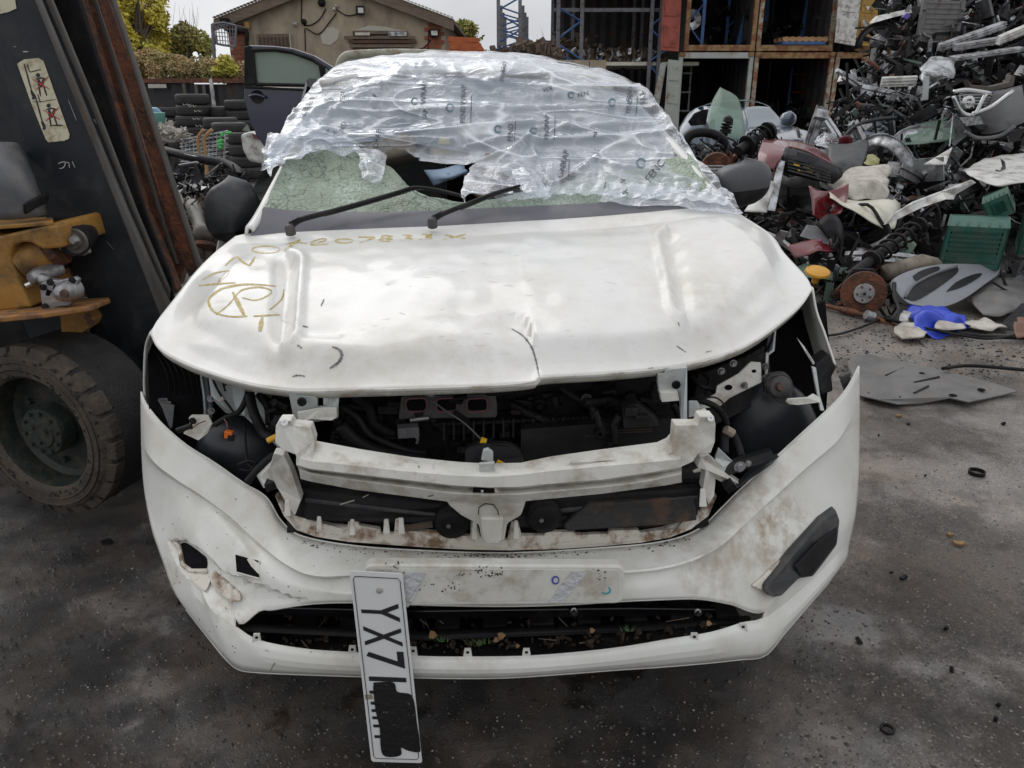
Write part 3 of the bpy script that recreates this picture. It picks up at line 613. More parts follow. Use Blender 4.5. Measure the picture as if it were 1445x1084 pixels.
# mud in the valley along the top edge
md = MB(); rr = random.Random(9)
for k in range(420):
    x = rr.uniform(425, 975) if k < 230 else rr.gauss(700, 45); xx = (x-425)/550
    y = 772+8*math.sin(math.pi*xx)+rr.gauss(2, 4.0)-(10*(1-xx)**8)-(14*xx**8); s_ = rr.uniform(.25, 1.2)*rr.random()+.15
    P = [onto(BB, x+a*s_*rr.uniform(.6, 2.2), y+b*s_, .002) for a, b in ((-1, .2), (-.3, -.9), (.8, -.6), (1, .5), (.1, 1))]
    if all(P): md.plate(P, RV*.0005)
for k in range(120):
    x = rr.choice((rr.uniform(330, 520), rr.uniform(215, 330))); y = rr.uniform(700, 940); s_ = rr.uniform(.2, .8)
    P = [onto(BB, x+a*s_, y+b*s_, .002) for a, b in ((-1, .2), (-.3, -.9), (.8, -.6), (1, .5), (.1, 1))]
    if all(P): md.plate(P, RV*.0005)
md.build('mud_spatter', M['soil'], BUMP, kind='stuff')
# castellated white ledge
lo = [(388, 700), (400, 728), (418, 748), (446, 758), (492, 765), (548, 769), (604, 773), (660, 776), (720, 777), (790, 775), (850, 771), (905, 766), (945, 759), (975, 747), (1000, 728), (1012, 700)]
up = [(400, 690), (414, 712), (424, 730), (446, 738), (447, 728), (452, 724), (455, 738), (468, 742), (490, 744), (492, 733), (500, 731), (503, 731), (507, 742), (536, 747), (538, 754), (556, 754), (558, 733), (564, 731), (568, 744), (576, 744), (582, 750), (626, 752), (628, 756), (664, 757), (664, 740), (672, 738), (678, 760), (716, 763), (722, 740), (732, 740), (736, 756), (768, 756), (770, 751), (808, 751), (814, 755), (858, 754), (860, 749), (900, 748), (904, 752), (935, 747), (962, 736), (978, 716), (984, 690), (978, 668), (990, 662), (1002, 690)]
LED = MB().plate([pv(x, y, .125+.00000045*abs(x-700)**2.1+.0005*max(0, 750-y)) for x, y in up[::1]] + [pv(x, y, .105+.00000045*abs(x-700)**2.1) for x, y in reversed(lo)], RV*.012)
LEDGE = LED.build('grille_ledge', M['flangew'], CAR, bevel=.002)
for x, y, w_, h_ in ((545, 741, 9, 13), (497, 742, 8, 14), (566, 740, 9, 14), (450, 738, 8, 14), (728, 745, 8, 16), (670, 746, 8, 16), (992, 700, 10, 16), (405, 715, 9, 14)):
    MB().plate([pv(x-w_*.5, y+h_, .10), pv(x+w_*.6, y+h_, .10), pv(x+w_*.35, y-h_*.6, .115), pv(x-w_*.35, y-h_*.6, .115)], RV*.005).build('ledge_tab', M['innerw'], LEDGE, bevel=.002)

# front cross beam (two ribs in a shallow V)
rows = [
 [(432, 601, .15), (446, 622, .145), (510, 634, .13), (580, 645, .12), (649, 652, .11), (690, 654, .105), (735, 653, .105), (778, 644, .11), (849, 634, .12), (927, 624, .135), (940, 618, .14), (956, 600, .15)],
 [(418, 646, .085), (440, 651, .075), (500, 657, .06), (570, 665, .05), (640, 671, .04), (690, 673, .035), (735, 670, .035), (775, 665, .04), (849, 658, .05), (910, 653, .065), (940, 650, .07), (961, 648, .08)],
 [(418, 656, .08), (440, 662, .07), (500, 669, .055), (570, 677, .045), (640, 685, .035), (690, 688, .03), (735, 687, .03), (775, 683, .035), (849, 677, .045), (910, 668, .06), (940, 663, .068), (962, 659, .078)],
 [(420, 659, .105), (440, 665, .10), (500, 672, .085), (570, 680, .075), (640, 688, .065), (690, 691, .06), (735, 690, .06), (775, 686, .065), (849, 680, .075), (910, 671, .085), (940, 666, .09), (962, 662, .10)],
 [(422, 664, .075), (440, 669, .065), (500, 678, .05), (570, 687, .04), (640, 697, .03), (690, 699, .025), (735, 698, .025), (775, 694, .03), (849, 688, .04), (910, 680, .055), (940, 674, .062), (962, 669, .072)],
 [(424, 676, .09), (440, 680, .08), (500, 691, .065), (570, 700, .055), (632, 708, .045), (690, 710, .04), (735, 708, .04), (775, 704, .045), (849, 697, .055), (910, 689, .07), (940, 685, .078), (962, 681, .088)]]
BM = MB().grid([[pv(*p) for p in r_] for r_ in rows])
BEAM = BM.build('front_cross_beam', M['innerw'], CAR, solid=-.006, bevel=.0)
m_ = BEAM.modifiers.new('b', 'BEVEL'); m_.width = .004; m_.segments = 2; m_.limit_method = 'ANGLE'; m_.angle_limit = R(25)
BEAM.data.polygons.foreach_set('use_smooth', [False]*len(BEAM.data.polygons))
bbx = MB().grid([[pv(*p) for p in r_] for r_ in rows]).bvh()
q = MB()
for pts, wd in (([(590, 657), (592, 660)], 2), ([(612, 656), (611, 661)], 1.5), ([(604, 701), (612, 699)], 2), ([(943, 641), (953, 640)], 1.6), ([(800, 655), (870, 649)], 1.0), ([(805, 651), (807, 655)], 1.2)): stroke(q, bbx, pts, wd, .002, 1)
q.build('beam_scratch', M['scratch'], BEAM)
def part(name, pts, m, th=.01, par=CAR, bev=.002, label=None):
    return MB().plate([pv(*p) for p in pts], RV*th).build(name, m, par, bevel=bev, label=label)
# beam ends
part('beam_end', [(389, 601, .10), (394, 594, .10), (410, 594, .10), (414, 601, .11), (438, 603, .12), (444, 622, .11), (440, 656, .085), (420, 655, .08), (417, 642, .08), (398, 635, .085), (388, 625, .09)], M['innerw'], .035)
part('beam_end', [(953, 600, .10), (985, 600, .10), (988, 588, .10), (1008, 588, .10), (1010, 600, .10), (1009, 624, .09), (1003, 640, .09), (985, 641, .085), (978, 652, .08), (960, 660, .08), (950, 640, .09)], M['innerw'], .035)
for x, y in ((402, 598), (1002, 592)):
    MB().lathe([(.0005, 0), (.007, 0), (.007, .004), (.003, .004), (.003, .001), (0, .001)], pv(x, y-1, .095), -RV+Vector((0, 0, .8)), 14).build('bolt', M['chrome'], CAR, smooth=False)
# legs bracing from the beam ends to the ledge
for s_ in ([(386, 640, .12), (400, 642, .12), (412, 668, .11), (425, 706, .12), (416, 728, .12), (405, 712, .14), (392, 690, .16), (372, 686, .2), (366, 672, .22), (380, 660, .16)],
           [(1000, 642, .12), (988, 645, .12), (984, 660, .12), (996, 664, .12), (992, 690, .12), (1000, 712, .14), (1008, 700, .16), (1010, 676, .18), (1034, 690, .22), (1048, 684, .23), (1018, 664, .2)]):
    part('beam_leg', s_, M['innerw'], .03)
part('white_gusset', [(362, 672, .24), (398, 636, .2), (402, 645, .2), (392, 676, .2), (372, 690, .22)], M['bracket'], .006)
part('white_gusset', [(1010, 646, .22), (1014, 632, .22), (1035, 652, .24), (1028, 668, .22), (1012, 664, .2)], M['bracket'], .006)
part('rubber_plug', [(372, 684, .16), (386, 680, .16), (390, 690, .16), (376, 696, .16)], M['black'], .03)
part('rubber_plug', [(1022, 690, .16), (1036, 682, .16), (1042, 690, .16), (1028, 697, .16)], M['black'], .03)
# centre catch bracket
CB = part('catch_bracket', [(628, 706, .055), (648, 694, .045), (680, 696, .04), (684, 688, .04), (700, 688, .04), (705, 697, .04), (742, 697, .045), (744, 704, .05), (736, 728, .06), (716, 740, .06), (712, 764, .065), (704, 768, .065), (686, 768, .065), (680, 764, .065), (676, 742, .06), (650, 728, .06), (634, 714, .06)], M['innerw'], .05, bev=.006)
part('catch_box', [(678, 731, .03), (711, 731, .03), (708, 762, .03), (704, 768, .035), (686, 768, .035), (682, 762, .03)], M['innerw'], .03, par=CB, bev=.004)
part('catch_slot', [(668, 688, .0385), (697, 688, .0385), (700, 703, .0375), (666, 703, .0375)], M['darkint'], .004, par=CB)
part('latch_pin', [(678, 692, .034), (683, 692, .034), (682, 698, .034), (679, 698, .034)], M['chrome'], .006, par=CB)
q = MB(); q.tube([pv(x, y, .043) for x, y in [(675, 726), (676, 716), (684, 711), (696, 712), (702, 720), (704, 727)]], .0012, 6); q.build('marker_loop', M['gridprint'], CB)
part('grey_catch_plate', [(676, 655, .06), (698, 653, .06), (699, 670, .06), (677, 671, .06)], M['bracket'], .01)
part('clear_catch', [(679, 650, .10), (682, 636, .10), (689, 634, .10), (696, 639, .10), (696, 652, .10)], M['bracket'], .012)
# slam panel hangers either side
for A, B in (([(405, 550, .22), (428, 552, .22), (428, 559, .22), (444, 559, .22), (448, 563, .22), (448, 575, .22), (477, 572, .22), (477, 590, .22), (470, 593, .22), (420, 598, .22), (416, 600, .22), (408, 560, .22)], (426, 567)),
             ([(928, 527, .24), (938, 527, .24), (938, 522, .24), (970, 518, .24), (970, 596, .2), (962, 598, .2), (960, 568, .23), (958, 552, .24), (930, 554, .24), (928, 540, .24)], (954, 543))):
    o = part('radiator_hanger', A, M['bracket'], .012)
    MB().lathe([(0, 0), (.005, 0), (.006, -.004), (.0095, -.004), (.0105, 0)], pv(B[0], B[1], .205 if B[0] < 700 else .225), RV, 12).build('hanger_bolt', M['black'], o)
part('hanger_lip', [(419, 582, .205), (450, 577, .20), (475, 575, .205), (476, 589, .205), (468, 594, .2), (440, 592, .2), (422, 598, .205)], M['innerw'], .008)
part('hanger_side', [(455, 550, .24), (480, 550, .24), (477, 578, .22), (470, 574, .22), (456, 572, .23)], M['bracket'], .004)
part('hanger_box', [(931, 553, .225), (957, 553, .225), (959, 566, .225), (934, 568, .225)], M['innerw'], .02)

# engine bay
def glob(pts, m, name, par=CAR, **k): return None
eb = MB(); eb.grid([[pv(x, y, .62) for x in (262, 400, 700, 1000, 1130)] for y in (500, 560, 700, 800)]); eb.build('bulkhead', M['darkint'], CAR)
eng = MB(); rr = random.Random(21)
eng.plate([pv(470, 545, .46), pv(940, 520, .46), pv(955, 650, .40), pv(470, 650, .40)], RV*.2)
for k in range(190):
    x = rr.uniform(470, 935); y = rr.uniform(545, 640)
    c = pv(x, y, rr.uniform(.36, .45)); a = rr.random()
    if a < .5: eng.box(c, (rr.uniform(.01, .06), rr.uniform(.01, .05), rr.uniform(.006, .03)), (rr.uniform(-.2, .2), rr.uniform(-.2, .2), rr.uniform(-.3, .3)))
    elif a < .75: eng.tube([c, c+Vector((rr.uniform(-.07, .07), rr.uniform(-.03, .01), rr.uniform(-.05, .05)))], rr.uniform(.003, .012), 7)
    else: eng.lathe([(0, -.012), (.008, -.012), (.008, 0), (.014, 0), (.014, .03)], c, RV+Vector((rr.uniform(-.3, .3), 0, rr.uniform(-.3, .5))), 9)
ENG = eng.build('engine', M['engine'], CAR, bevel=.0015)
# ribbed rocker cover, intake ports with seals
q = MB()
for k in range(16):
    x = 625+k*14; q.plate([pv(x, 596-k*.6, .345), pv(x+3, 596-k*.6, .345), pv(x+3, 622-k*.6, .33), pv(x, 622-k*.6, .33)], RV*.02)
q.plate([pv(612, 598, .352), pv(850, 588, .352), pv(850, 592, .352), pv(612, 602, .352)], RV*.03)
q.build('cover_rib', M['engine'], ENG, bevel=.001)
q = MB().plate([pv(566, 560, .372), pv(700, 556, .372), pv(702, 584, .365), pv(700, 590, .365), pv(562, 592, .365)], RV*.02).build('intake_flange', mat('grey_flange', (.07, .065, .065), .55, dirt=(.12, .1, .09), dscale=25), ENG, bevel=.003)
M['seal'] = mat('pink_seal', (.20, .075, .085), .5, dirt=(.05, .04, .04), dscale=30)
for x in (588, 631, 674):
    P = rrect([pv(x-16, 563, .362), pv(x+14, 561.5, .362), pv(x+15, 580, .36), pv(x-15, 582, .36)], 4, .012)
    MB().tube(P+P[:1], .0022, 6).build('port_seal', M['seal'], ENG)
    MB().plate([p+(-RV)*-.001 for p in rrect([pv(x-14, 565, .3625), pv(x+12, 563.5, .3625), pv(x+13, 578.5, .3605), pv(x-13, 580, .3605)], 4, .01)], RV*.001).build('intake_port', M['darkint'], ENG)
MB().lathe([(0, -.006), (.006, -.006), (.007, 0), (.011, 0)], pv(608, 554, .36), RV, 10).build('engine_bolt', M['alu'], ENG)
MB().lathe([(0, -.006), (.008, -.006), (.009, 0), (.014, .004)], pv(828, 564, .36), RV, 12).build('engine_bolt', M['darkgrey'], ENG)
MB().tube([pv(579, 593, .35), pv(605, 590, .35)], .006, 8).build('alloy_pipe', M['alu'], ENG)
q = MB(); q.box(pv(576, 608, .34), (.05, .03, .026), (0, 0, .2)); q.box(pv(570, 611, .33), (.02, .02, .02)); q.tube([pv(582, 612, .33), pv(590, 620, .33), pv(588, 626, .33)], .004, 7); q.build('throttle_plug', mat('grey_plug', (.16, .15, .16), .5), ENG, bevel=.002)
# radiator with fins (right) standing behind the beam
RAD = MB().plate([pv(735, 606, .30), pv(955, 590, .30), pv(958, 660, .27), pv(735, 665, .27)], RV*.03).build('radiator', M['black'], CAR)
M['finbrown'] = mat('rusty_fin', (.12, .075, .055), .6, metal=.3, col2=(.06, .045, .04), scale=12)
for k in range(15):
    y = 606+k*3.6
    xl = 738 if k > 4 else 850-k*12
    q = MB(); q.plate([pv(xl, y+1.2+(k*.1), .293), pv(920, y-1.2, .293), pv(920, y+.4, .293), pv(xl, y+2.8+k*.1, .293)], RV*.006); q.build('radiator_fin', M['finbrown'], RAD)
q = MB(); q.tube([pv(874, 586, .27), pv(866, 600, .27), pv(868, 625, .26), pv(858, 628, .26)], .010, 8); q.tube([pv(840, 580, .27), pv(846, 600, .26), pv(852, 612, .26)], .008, 8); q.lathe([(.004, 0), (.012, 0), (.012, .02), (.004, .02)], pv(847, 613, .25), RV, 12); q.build('radiator_bracket', M['black'], CAR)
q = MB(); q.plate([pv(878, 574, .27), pv(900, 570, .27), pv(928, 590, .27), pv(930, 602, .26), pv(880, 606, .26)], RV*.04); q.box(pv(890, 580, .26), (.03, .02, .02)); q.box(pv(905, 588, .26), (.03, .02, .012)); q.build('fan_shroud', M['engine'], CAR, bevel=.002)
# hoses
for pts, r_, mm in (([(485, 575, .33), (505, 590, .32), (520, 612, .31), (545, 625, .31), (575, 636, .31), (600, 640, .32)], .008, 'black'),
                    ([(500, 560, .4), (520, 575, .38), (530, 600, .36), (560, 615, .36)], .012, 'engine'), ([(480, 600, .3), (500, 620, .3), (540, 640, .3), (600, 650, .3)], .016, 'black'),
                    ([(720, 570, .4), (760, 590, .36), (800, 600, .36), (820, 590, .36)], .011, 'engine'), ([(790, 545, .4), (810, 560, .38), (835, 575, .36), (838, 600, .34)], .009, 'black')):
    MB().tube(cr([pv(*p) for p in pts], 6), r_, 10).build('hose', M[mm], CAR, smooth=True)
q = MB(); q.tube(cr([pv(*p) for p in [(598, 556, .34), (625, 577, .31), (655, 597, .27), (680, 621, .22)]], 6), .0022, 6); q.build('release_cable', M['grey'], CAR)
MB().box(pv(682, 623, .21), (.013, .012, .014), (0, .4, 0)).build('yellow_cable_clip', M['ylwclip'], CAR, bevel=.001)
SCP = MB().plate([pv(*p) for p in rrect([Vector((655, 634, .2)), Vector((675, 626, .2)), Vector((718, 627, .2)), Vector((737, 637, .2)), Vector((742, 664, .17)), Vector((658, 666, .17))], 3, 8)], RV*.02).build('intake_scoop', M['black'], CAR, bevel=.004)
q = MB()
for k in range(5): q.plate([pv(690+k*1, 643+k*4, .192), pv(728, 641+k*4, .192), pv(728, 642.5+k*4, .192), pv(690+k*1, 644.5+k*4, .192)], RV*.004)
q.build('scoop_slat', M['darkgrey'], SCP)
MB().box(pv(708, 655, .16), (.024, .006, .010), (0, .5, 0)).build('yellow_cable_clip', M['ylwclip'], SCP, bevel=.001)
# lower bay, seen under the beam
q = MB(); q.plate([pv(405, 680, .20), pv(1000, 675, .20), pv(1000, 760, .18), pv(405, 765, .18)], RV*.1); q.build('lower_panel', M['engine'], CAR)
part('crash_bar', [(425, 692, .17), (620, 712, .15), (990, 690, .16), (985, 730, .15), (780, 748, .14), (430, 735, .15)], M['black'], .03, bev=.006)
part('bar_ridge', [(430, 704, .16), (620, 726, .142), (622, 731, .142), (430, 709, .16)], M['darkgrey'], .008)
part('bar_ridge', [(760, 722, .142), (985, 700, .15), (985, 704, .15), (760, 728, .142)], M['darkgrey'], .008)
part('muddy_deflector', [(795, 742, .125), (830, 712, .14), (980, 702, .15), (984, 735, .14), (930, 742, .13), (800, 750, .12)], mat('muddy_black', (.02, .018, .017), .6, dirt=(.10, .06, .035), dscale=16, dlo=.50, dhi=.66, bump=.6), .02, bev=.004)
part('wood_offcut', [(562, 746, .13), (610, 738, .13), (612, 745, .13), (566, 752, .13)], M['brownrub'], .012)
for x, y in ((632, 737), (762, 729)):
    o = MB().lathe([(0, -.012), (.02, -.012), (.038, -.006), (.040, .02), (.034, .03)], pv(x+6, y, .13), RV, 20).build('horn', M['black'], CAR, smooth=True)
    MB().lathe([(0, -.018), (.005, -.018), (.006, -.012), (.010, -.011)], pv(x+1, y, .13), RV, 12).build('horn_bolt', M['chrome'], o)
q = MB(); q.tube([pv(480, 712, .13), pv(500, 706, .13)], .0012, 5); q.tube([pv(512, 702, .13), pv(520, 698, .13)], .0012, 5); q.build('twig', M['cloth'], CAR)

# headlamp recesses ------------------------------------------------------
# left (in the picture)
part('wheel_liner', [(208, 480, .6), (290, 500, .62), (300, 640, .52), (240, 640, .5), (210, 590, .55)], M['darkint'], .02)
q = MB()
for k in range(7): q.tube(cr([pv(222+k*9, 500+k*3, .595), pv(236+k*8, 530, .57), pv(240+k*9, 570, .575)], 4), .0015, 5)
q.build('liner_rib', M['black'], CAR)
part('inner_wing', [(288, 520, .52), (345, 535, .5), (405, 552, .48), (412, 640, .42), (392, 632, .42), (345, 588, .44), (318, 583, .44), (296, 560, .5)], M['bracket'], .01)
part('lamp_strut', [(280, 516, .46), (291, 520, .46), (296, 560, .44), (300, 582, .42), (297, 604, .40), (290, 606, .40), (289, 575, .43), (283, 545, .45)], M['darkgrey'], .012)
part('lamp_strut_edge', [(280, 514, .455), (282, 515, .455), (289, 560, .435), (291, 585, .42), (288, 600, .405), (286, 600, .405), (288, 570, .43)], M['bracket'], .01)
part('lamp_bracket', [(266, 590, .42), (270, 586, .42), (294, 586, .41), (300, 598, .40), (293, 612, .38), (280, 622, .36), (258, 612, .38), (268, 602, .40)], M['innerw'], .006)
for x, y in ((297, 563), (298, 580), (272, 594)): MB().lathe([(0, -.006), (.005, -.006), (.006, 0), (.009, 0)], pv(x, y, .40), RV, 10).build('bolt', M['alu'] if x > 280 else M['black'], CAR)
def bowl(name, cx, cy, rx, ry, v, m, tilt=0):
    rows = []
    for j in range(9):
        q_ = j/8*math.pi/2; rows.append([pv(cx+rx*math.sin(q_)*math.cos(a), cy+ry*math.sin(q_)*math.sin(a), v) - RV*(.07*math.cos(q_)) for a in [2*math.pi*k/28 for k in range(28)]])
    return MB().grid(rows, True).build(name, m, CAR, smooth=True)
M['bowl'] = mat('smooth_black_bowl', (.022, .024, .029), .32, dirt=(.08, .085, .1), dscale=6, dlo=.45, dhi=.8, damt=.5)
bowl('splash_shield', 335, 640, 60, 52, .50, M['bowl'])
for pts, r_ in (([(300, 535, .44), (308, 552, .42), (318, 566, .40), (330, 582, .39), (336, 590, .38)], .003), ([(303, 600, .38), (318, 590, .38), (336, 582, .38), (345, 568, .39), (350, 553, .4)], .007), ([(316, 545, .4), (322, 538, .4), (320, 530, .4), (314, 536, .4), (318, 552, .4)], .0025),
                ([(352, 555, .38), (356, 575, .36), (362, 592, .34), (372, 610, .33), (384, 618, .3)], .012), ([(365, 556, .4), (378, 575, .38), (380, 600, .36)], .010), ([(345, 600, .38), (347, 630, .36), (350, 655, .34), (365, 660, .33), (388, 648, .3)], .003),
                ([(390, 640, .3), (372, 655, .3), (358, 670, .3), (350, 680, .3)], .010), ([(336, 656, .34), (352, 650, .34), (362, 655, .34), (352, 664, .34), (338, 662, .34)], .004)):
    MB().tube(cr([pv(*p) for p in pts], 6), r_, 8).build('wiring', M['black'], CAR, smooth=True)
MB().tube(cr([pv(*p) for p in [(270, 606, .36), (280, 598, .36), (290, 594, .37)]], 4), .0015, 5).build('red_wire', M['seal'], CAR)
MB().tube(cr([pv(*p) for p in [(316, 591, .36), (320, 597, .35), (321, 604, .34)]], 4), .0015, 5).build('red_wire', M['seal'], CAR)
q = MB(); q.box(pv(323, 613, .33), (.018, .014, .018), (0, .2, 0)); q.build('orange_connector', M['orange'], CAR, bevel=.002)
MB().box(pv(326, 618, .325), (.016, .012, .014), (0, .3, .3)).build('connector_shell', M['black'], CAR, bevel=.002)
MB().tube([pv(250, 608, .36), pv(270, 601, .36)], .007, 8).build('connector', M['black'], CAR)
MB().tube([pv(310, 567, .38), pv(316, 561, .38)], .005, 8).build('clip', M['cloth'], CAR)
q = MB(); rr = random.Random(5)
for k in range(34):
    c = pv(rr.uniform(378, 412), rr.uniform(552, 610), rr.uniform(.32, .42)); q.box(c, (rr.uniform(.01, .04), rr.uniform(.01, .03), rr.uniform(.01, .03)), (rr.uniform(-.5, .5), rr.uniform(-.5, .5), rr.uniform(-.5, .5)))
    if k % 4 == 0: q.tube([c, c+Vector((rr.uniform(-.03, .03), -.01, rr.uniform(-.03, .03)))], .005, 7)
q.build('sensor_cluster', M['black'], CAR, bevel=.002)
q = MB()
for k in range(5):
    q.plate([pv(214+k*3, 556+k*3, .6-k*.015), pv(226+k*5, 552+k*5, .59-k*.015), pv(243, 566+k*9, .57-k*.02), pv(240, 570+k*9, .57-k*.02)], RV*.004)
q.build('bumper_side_guide', M['darkgrey'], CAR)
MB().tube([pv(378, 622, .27), pv(390, 616, .27)], .007, 8).build('yellow_sleeve', M['ylwclip'], CAR)
# right
part('wheel_liner', [(1060, 470, .66), (1165, 425, .7), (1172, 500, .6), (1165, 600, .5), (1060, 640, .5), (1040, 560, .6)], M['darkint'], .02)
part('inner_wing', [(985, 530, .5), (1050, 505, .55), (1085, 485, .58), (1090, 560, .5), (1010, 600, .45), (975, 590, .45)], M['engine'], .01)
o = part('lamp_bracket', [(1012, 545, .40), (1042, 528, .42), (1056, 514, .43), (1060, 511, .43), (1074, 512, .43), (1075, 540, .42), (1050, 552, .41), (1030, 562, .40), (1016, 574, .39), (985, 578, .38), (990, 568, .38), (1010, 556, .39)], M['innerw'], .006)
for x, y, s_ in ((1064, 524, .006), (1028, 547, .010)):
    MB().plate([pv(x, y, .385)+Vector((math.cos(a)*s_, 0, math.sin(a)*s_*.75)) for a in [k*math.pi/6 for k in range(12)]], RV*.001).build('bracket_hole', M['darkint'], o)
MB().lathe([(0, -.014), (.005, -.014), (.006, 0), (.010, 0)], pv(1050, 544, .40), RV, 10).build('bolt', M['alu'], CAR)
part('lamp_strut', [(1085, 462, .52), (1096, 462, .52), (1094, 494, .50), (1085, 500, .48), (1084, 540, .45), (1079, 556, .44), (1078, 520, .46), (1082, 490, .50)], M['darkgrey'], .012)
part('lamp_strut_edge', [(1093, 464, .51), (1096, 463, .51), (1093, 496, .49), (1085, 502, .475), (1083, 545, .445), (1079, 545, .445), (1081, 500, .475), (1090, 494, .49)], M['bracket'], .01)
for x, y in ((1080, 517), (1079, 534), (1035, 513), (1018, 524)): MB().lathe([(0, -.008), (.006, -.008), (.007, 0), (.010, 0)], pv(x, y, .44), RV, 10).build('bolt', M['alu'], CAR)
bowl('splash_shield', 1090, 618, 66, 84, .52, M['bowl'])
o = MB().lathe([(0, -.004), (.024, -.004), (.028, 0), (.03, .02)], pv(1101, 546, .385), RV-Vector((0, 0, .3)), 20).build('damper_mount', M['darkgrey'], CAR, smooth=True)
MB().plate([pv(*p) for p in rrect([Vector((1083, 545, .40)), Vector((1084, 530, .40)), Vector((1110, 526, .40)), Vector((1120, 540, .40)), Vector((1118, 575, .39)), Vector((1098, 568, .39)), Vector((1084, 560, .39))], 3, 8)], RV*.02).build('damper_plate', M['darkgrey'], CAR, bevel=.003)
MB().lathe([(0, -.006), (.009, -.006), (.011, 0), (.012, .002)], pv(1101, 546, .375), RV-Vector((0, 0, .3)), 14).build('damper_screw', M['finbrown'], CAR)
part('wing_tab', [(1109, 567, .36), (1112, 563, .36), (1140, 561, .37), (1148, 556, .38), (1158, 562, .38), (1158, 568, .37), (1126, 572, .36), (1113, 571, .36)], M['innerw'], .006)
part('wing_flange', [(1146, 518, .44), (1152, 519, .44), (1158, 560, .40), (1164, 580, .38), (1158, 580, .38), (1150, 540, .42)], M['bracket'], .01)
part('torn_liner_edge', [(1124, 476, .50), (1136, 490, .49), (1150, 512, .46), (1148, 516, .46), (1140, 503, .48)], M['scrapwhite'], .004)
part('side_guide', [(1150, 515, .46), (1172, 500, .47), (1176, 512, .46), (1181, 518, .46), (1174, 532, .45), (1176, 552, .44), (1160, 558, .43), (1154, 540, .44)], M['black'], .05, bev=.004)
q = MB()
for k in range(4): q.plate([pv(1186+k*2, 532+k*6, .43), pv(1200, 526+k*6, .43), pv(1201, 530+k*6, .43), pv(1187+k*2, 536+k*6, .43)], RV*.01)
q.build('side_clip', M['darkgrey'], CAR)
for pts, r_ in (([(975, 565, .35), (990, 566, .33), (1008, 573, .32), (1020, 585, .32), (1026, 600, .32)], .008), ([(985, 572, .3), (996, 562, .3), (1012, 562, .3), (1023, 574, .3), (1018, 588, .3)], .0022), ([(1026, 602, .31), (1022, 620, .3), (1022, 640, .28)], .012), ([(1030, 606, .31), (1040, 625, .3), (1046, 645, .28)], .010),
                ([(950, 570, .3), (958, 585, .3), (957, 598, .3)], .007), ([(975, 530, .45), (990, 545, .42), (1005, 550, .42), (1010, 560, .4)], .006), ([(980, 520, .5), (1000, 535, .46), (995, 555, .42)], .004)):
    MB().tube(cr([pv(*p) for p in pts], 6), r_, 8).build('wiring', M['black'], CAR, smooth=True)
MB().tube([pv(1024, 606, .29), pv(1034, 612, .29)], .011, 9).build('tape_wrap', M['beige'], CAR)
part('lower_brace', [(1012, 660, .22), (1090, 636, .26), (1092, 648, .24), (1016, 676, .2)], M['black'], .02)
for x, y, s_ in ((1044, 659, .014), (1056, 654, .008)): MB().lathe([(0, -.006), (s_*.5, -.006), (s_*.6, 0), (s_, 0)], pv(x, y, .215), RV, 12).build('bolt', M['alu'], CAR)
part('lower_guide', [(1060, 668, .24), (1100, 644, .28), (1090, 655, .26), (1040, 690, .2)], M['darkgrey'], .02)
part('small_hanger', [(972, 566, .27), (984, 566, .27), (988, 572, .27), (986, 586, .26), (972, 590, .26)], M['bracket'], .006)
part('white_connector', [(986, 584, .2), (998, 580, .2), (1003, 588, .2), (990, 592, .2)], M['innerw'], .02)
# wings (fenders): front edges and outer skin
for side in (0, 1):
    if side == 0:
        a = [pv(213, 470, .47), pv(206, 490, .55), pv(204, 530, .60), pv(205, 560, .62), pv(211, 600, .62)]
        out_ = [Vector((-.03, 0, 0))]
        b = [pv(300, 364, .93), cw(-.82, .9, .88), cw(-.90, .95, .78), cw(-.92, .98, .7), cw(-.92, .98, .6)]
        c = [pv(334, 336, 1.14), cw(-.83, 1.4, .91), cw(-.90, 1.4, .80), cw(-.92, 1.4, .6), cw(-.92, 1.4, .35)]
    else:
        a = [pv(1146, 407, .57), pv(1152, 440, .56), pv(1163, 470, .54), pv(1172, 497, .52), pv(1178, 515, .50)]
        b = [cw(.86, .9, .98), cw(.905, .95, .90), cw(.92, .98, .80), cw(.92, .98, .7), cw(.92, .98, .6)]
        c = [cw(.80, 1.35, 1.00), cw(.89, 1.4, .92), cw(.91, 1.4, .80), cw(.92, 1.4, .6), cw(.92, 1.4, .35)]
    f = MB().grid(surf([a, b, c], 4, 6)).build('fender', M['white'], CAR, smooth=True, solid=.004)
    e = MB().tube(cr(a[:], 5), .0035, 6).build('fender_edge', M['white'], f, smooth=True)
# right fog trim (black)
FT = MB().plate([onto(BB, x, y, .03) or pv(x, y, .28) for x, y in [(1078, 830), (1085, 822), (1118, 782), (1160, 735), (1180, 719), (1186, 735), (1182, 770), (1160, 800), (1148, 815), (1128, 818), (1104, 842), (1092, 845), (1080, 840)]], RV*.03).build('fog_lamp_trim', M['darkgrey'], CAR, bevel=.007)
MB().plate([onto(BB, x, y, .034) or pv(x, y, .27) for x, y in [(1122, 800), (1150, 770), (1182, 745), (1180, 768), (1158, 797), (1146, 812), (1130, 814)]], RV*.006).build('trim_hollow', M['black'], FT, bevel=.003)
MB().plate([onto(BB, x, y, .012) or pv(x, y, .15) for x, y in [(1062, 828), (1072, 820), (1110, 784), (1118, 778), (1118, 790), (1090, 826), (1076, 834)]], RV*.01).build('fog_bracket_stub', M['flangew'], BUMP, bevel=.003)
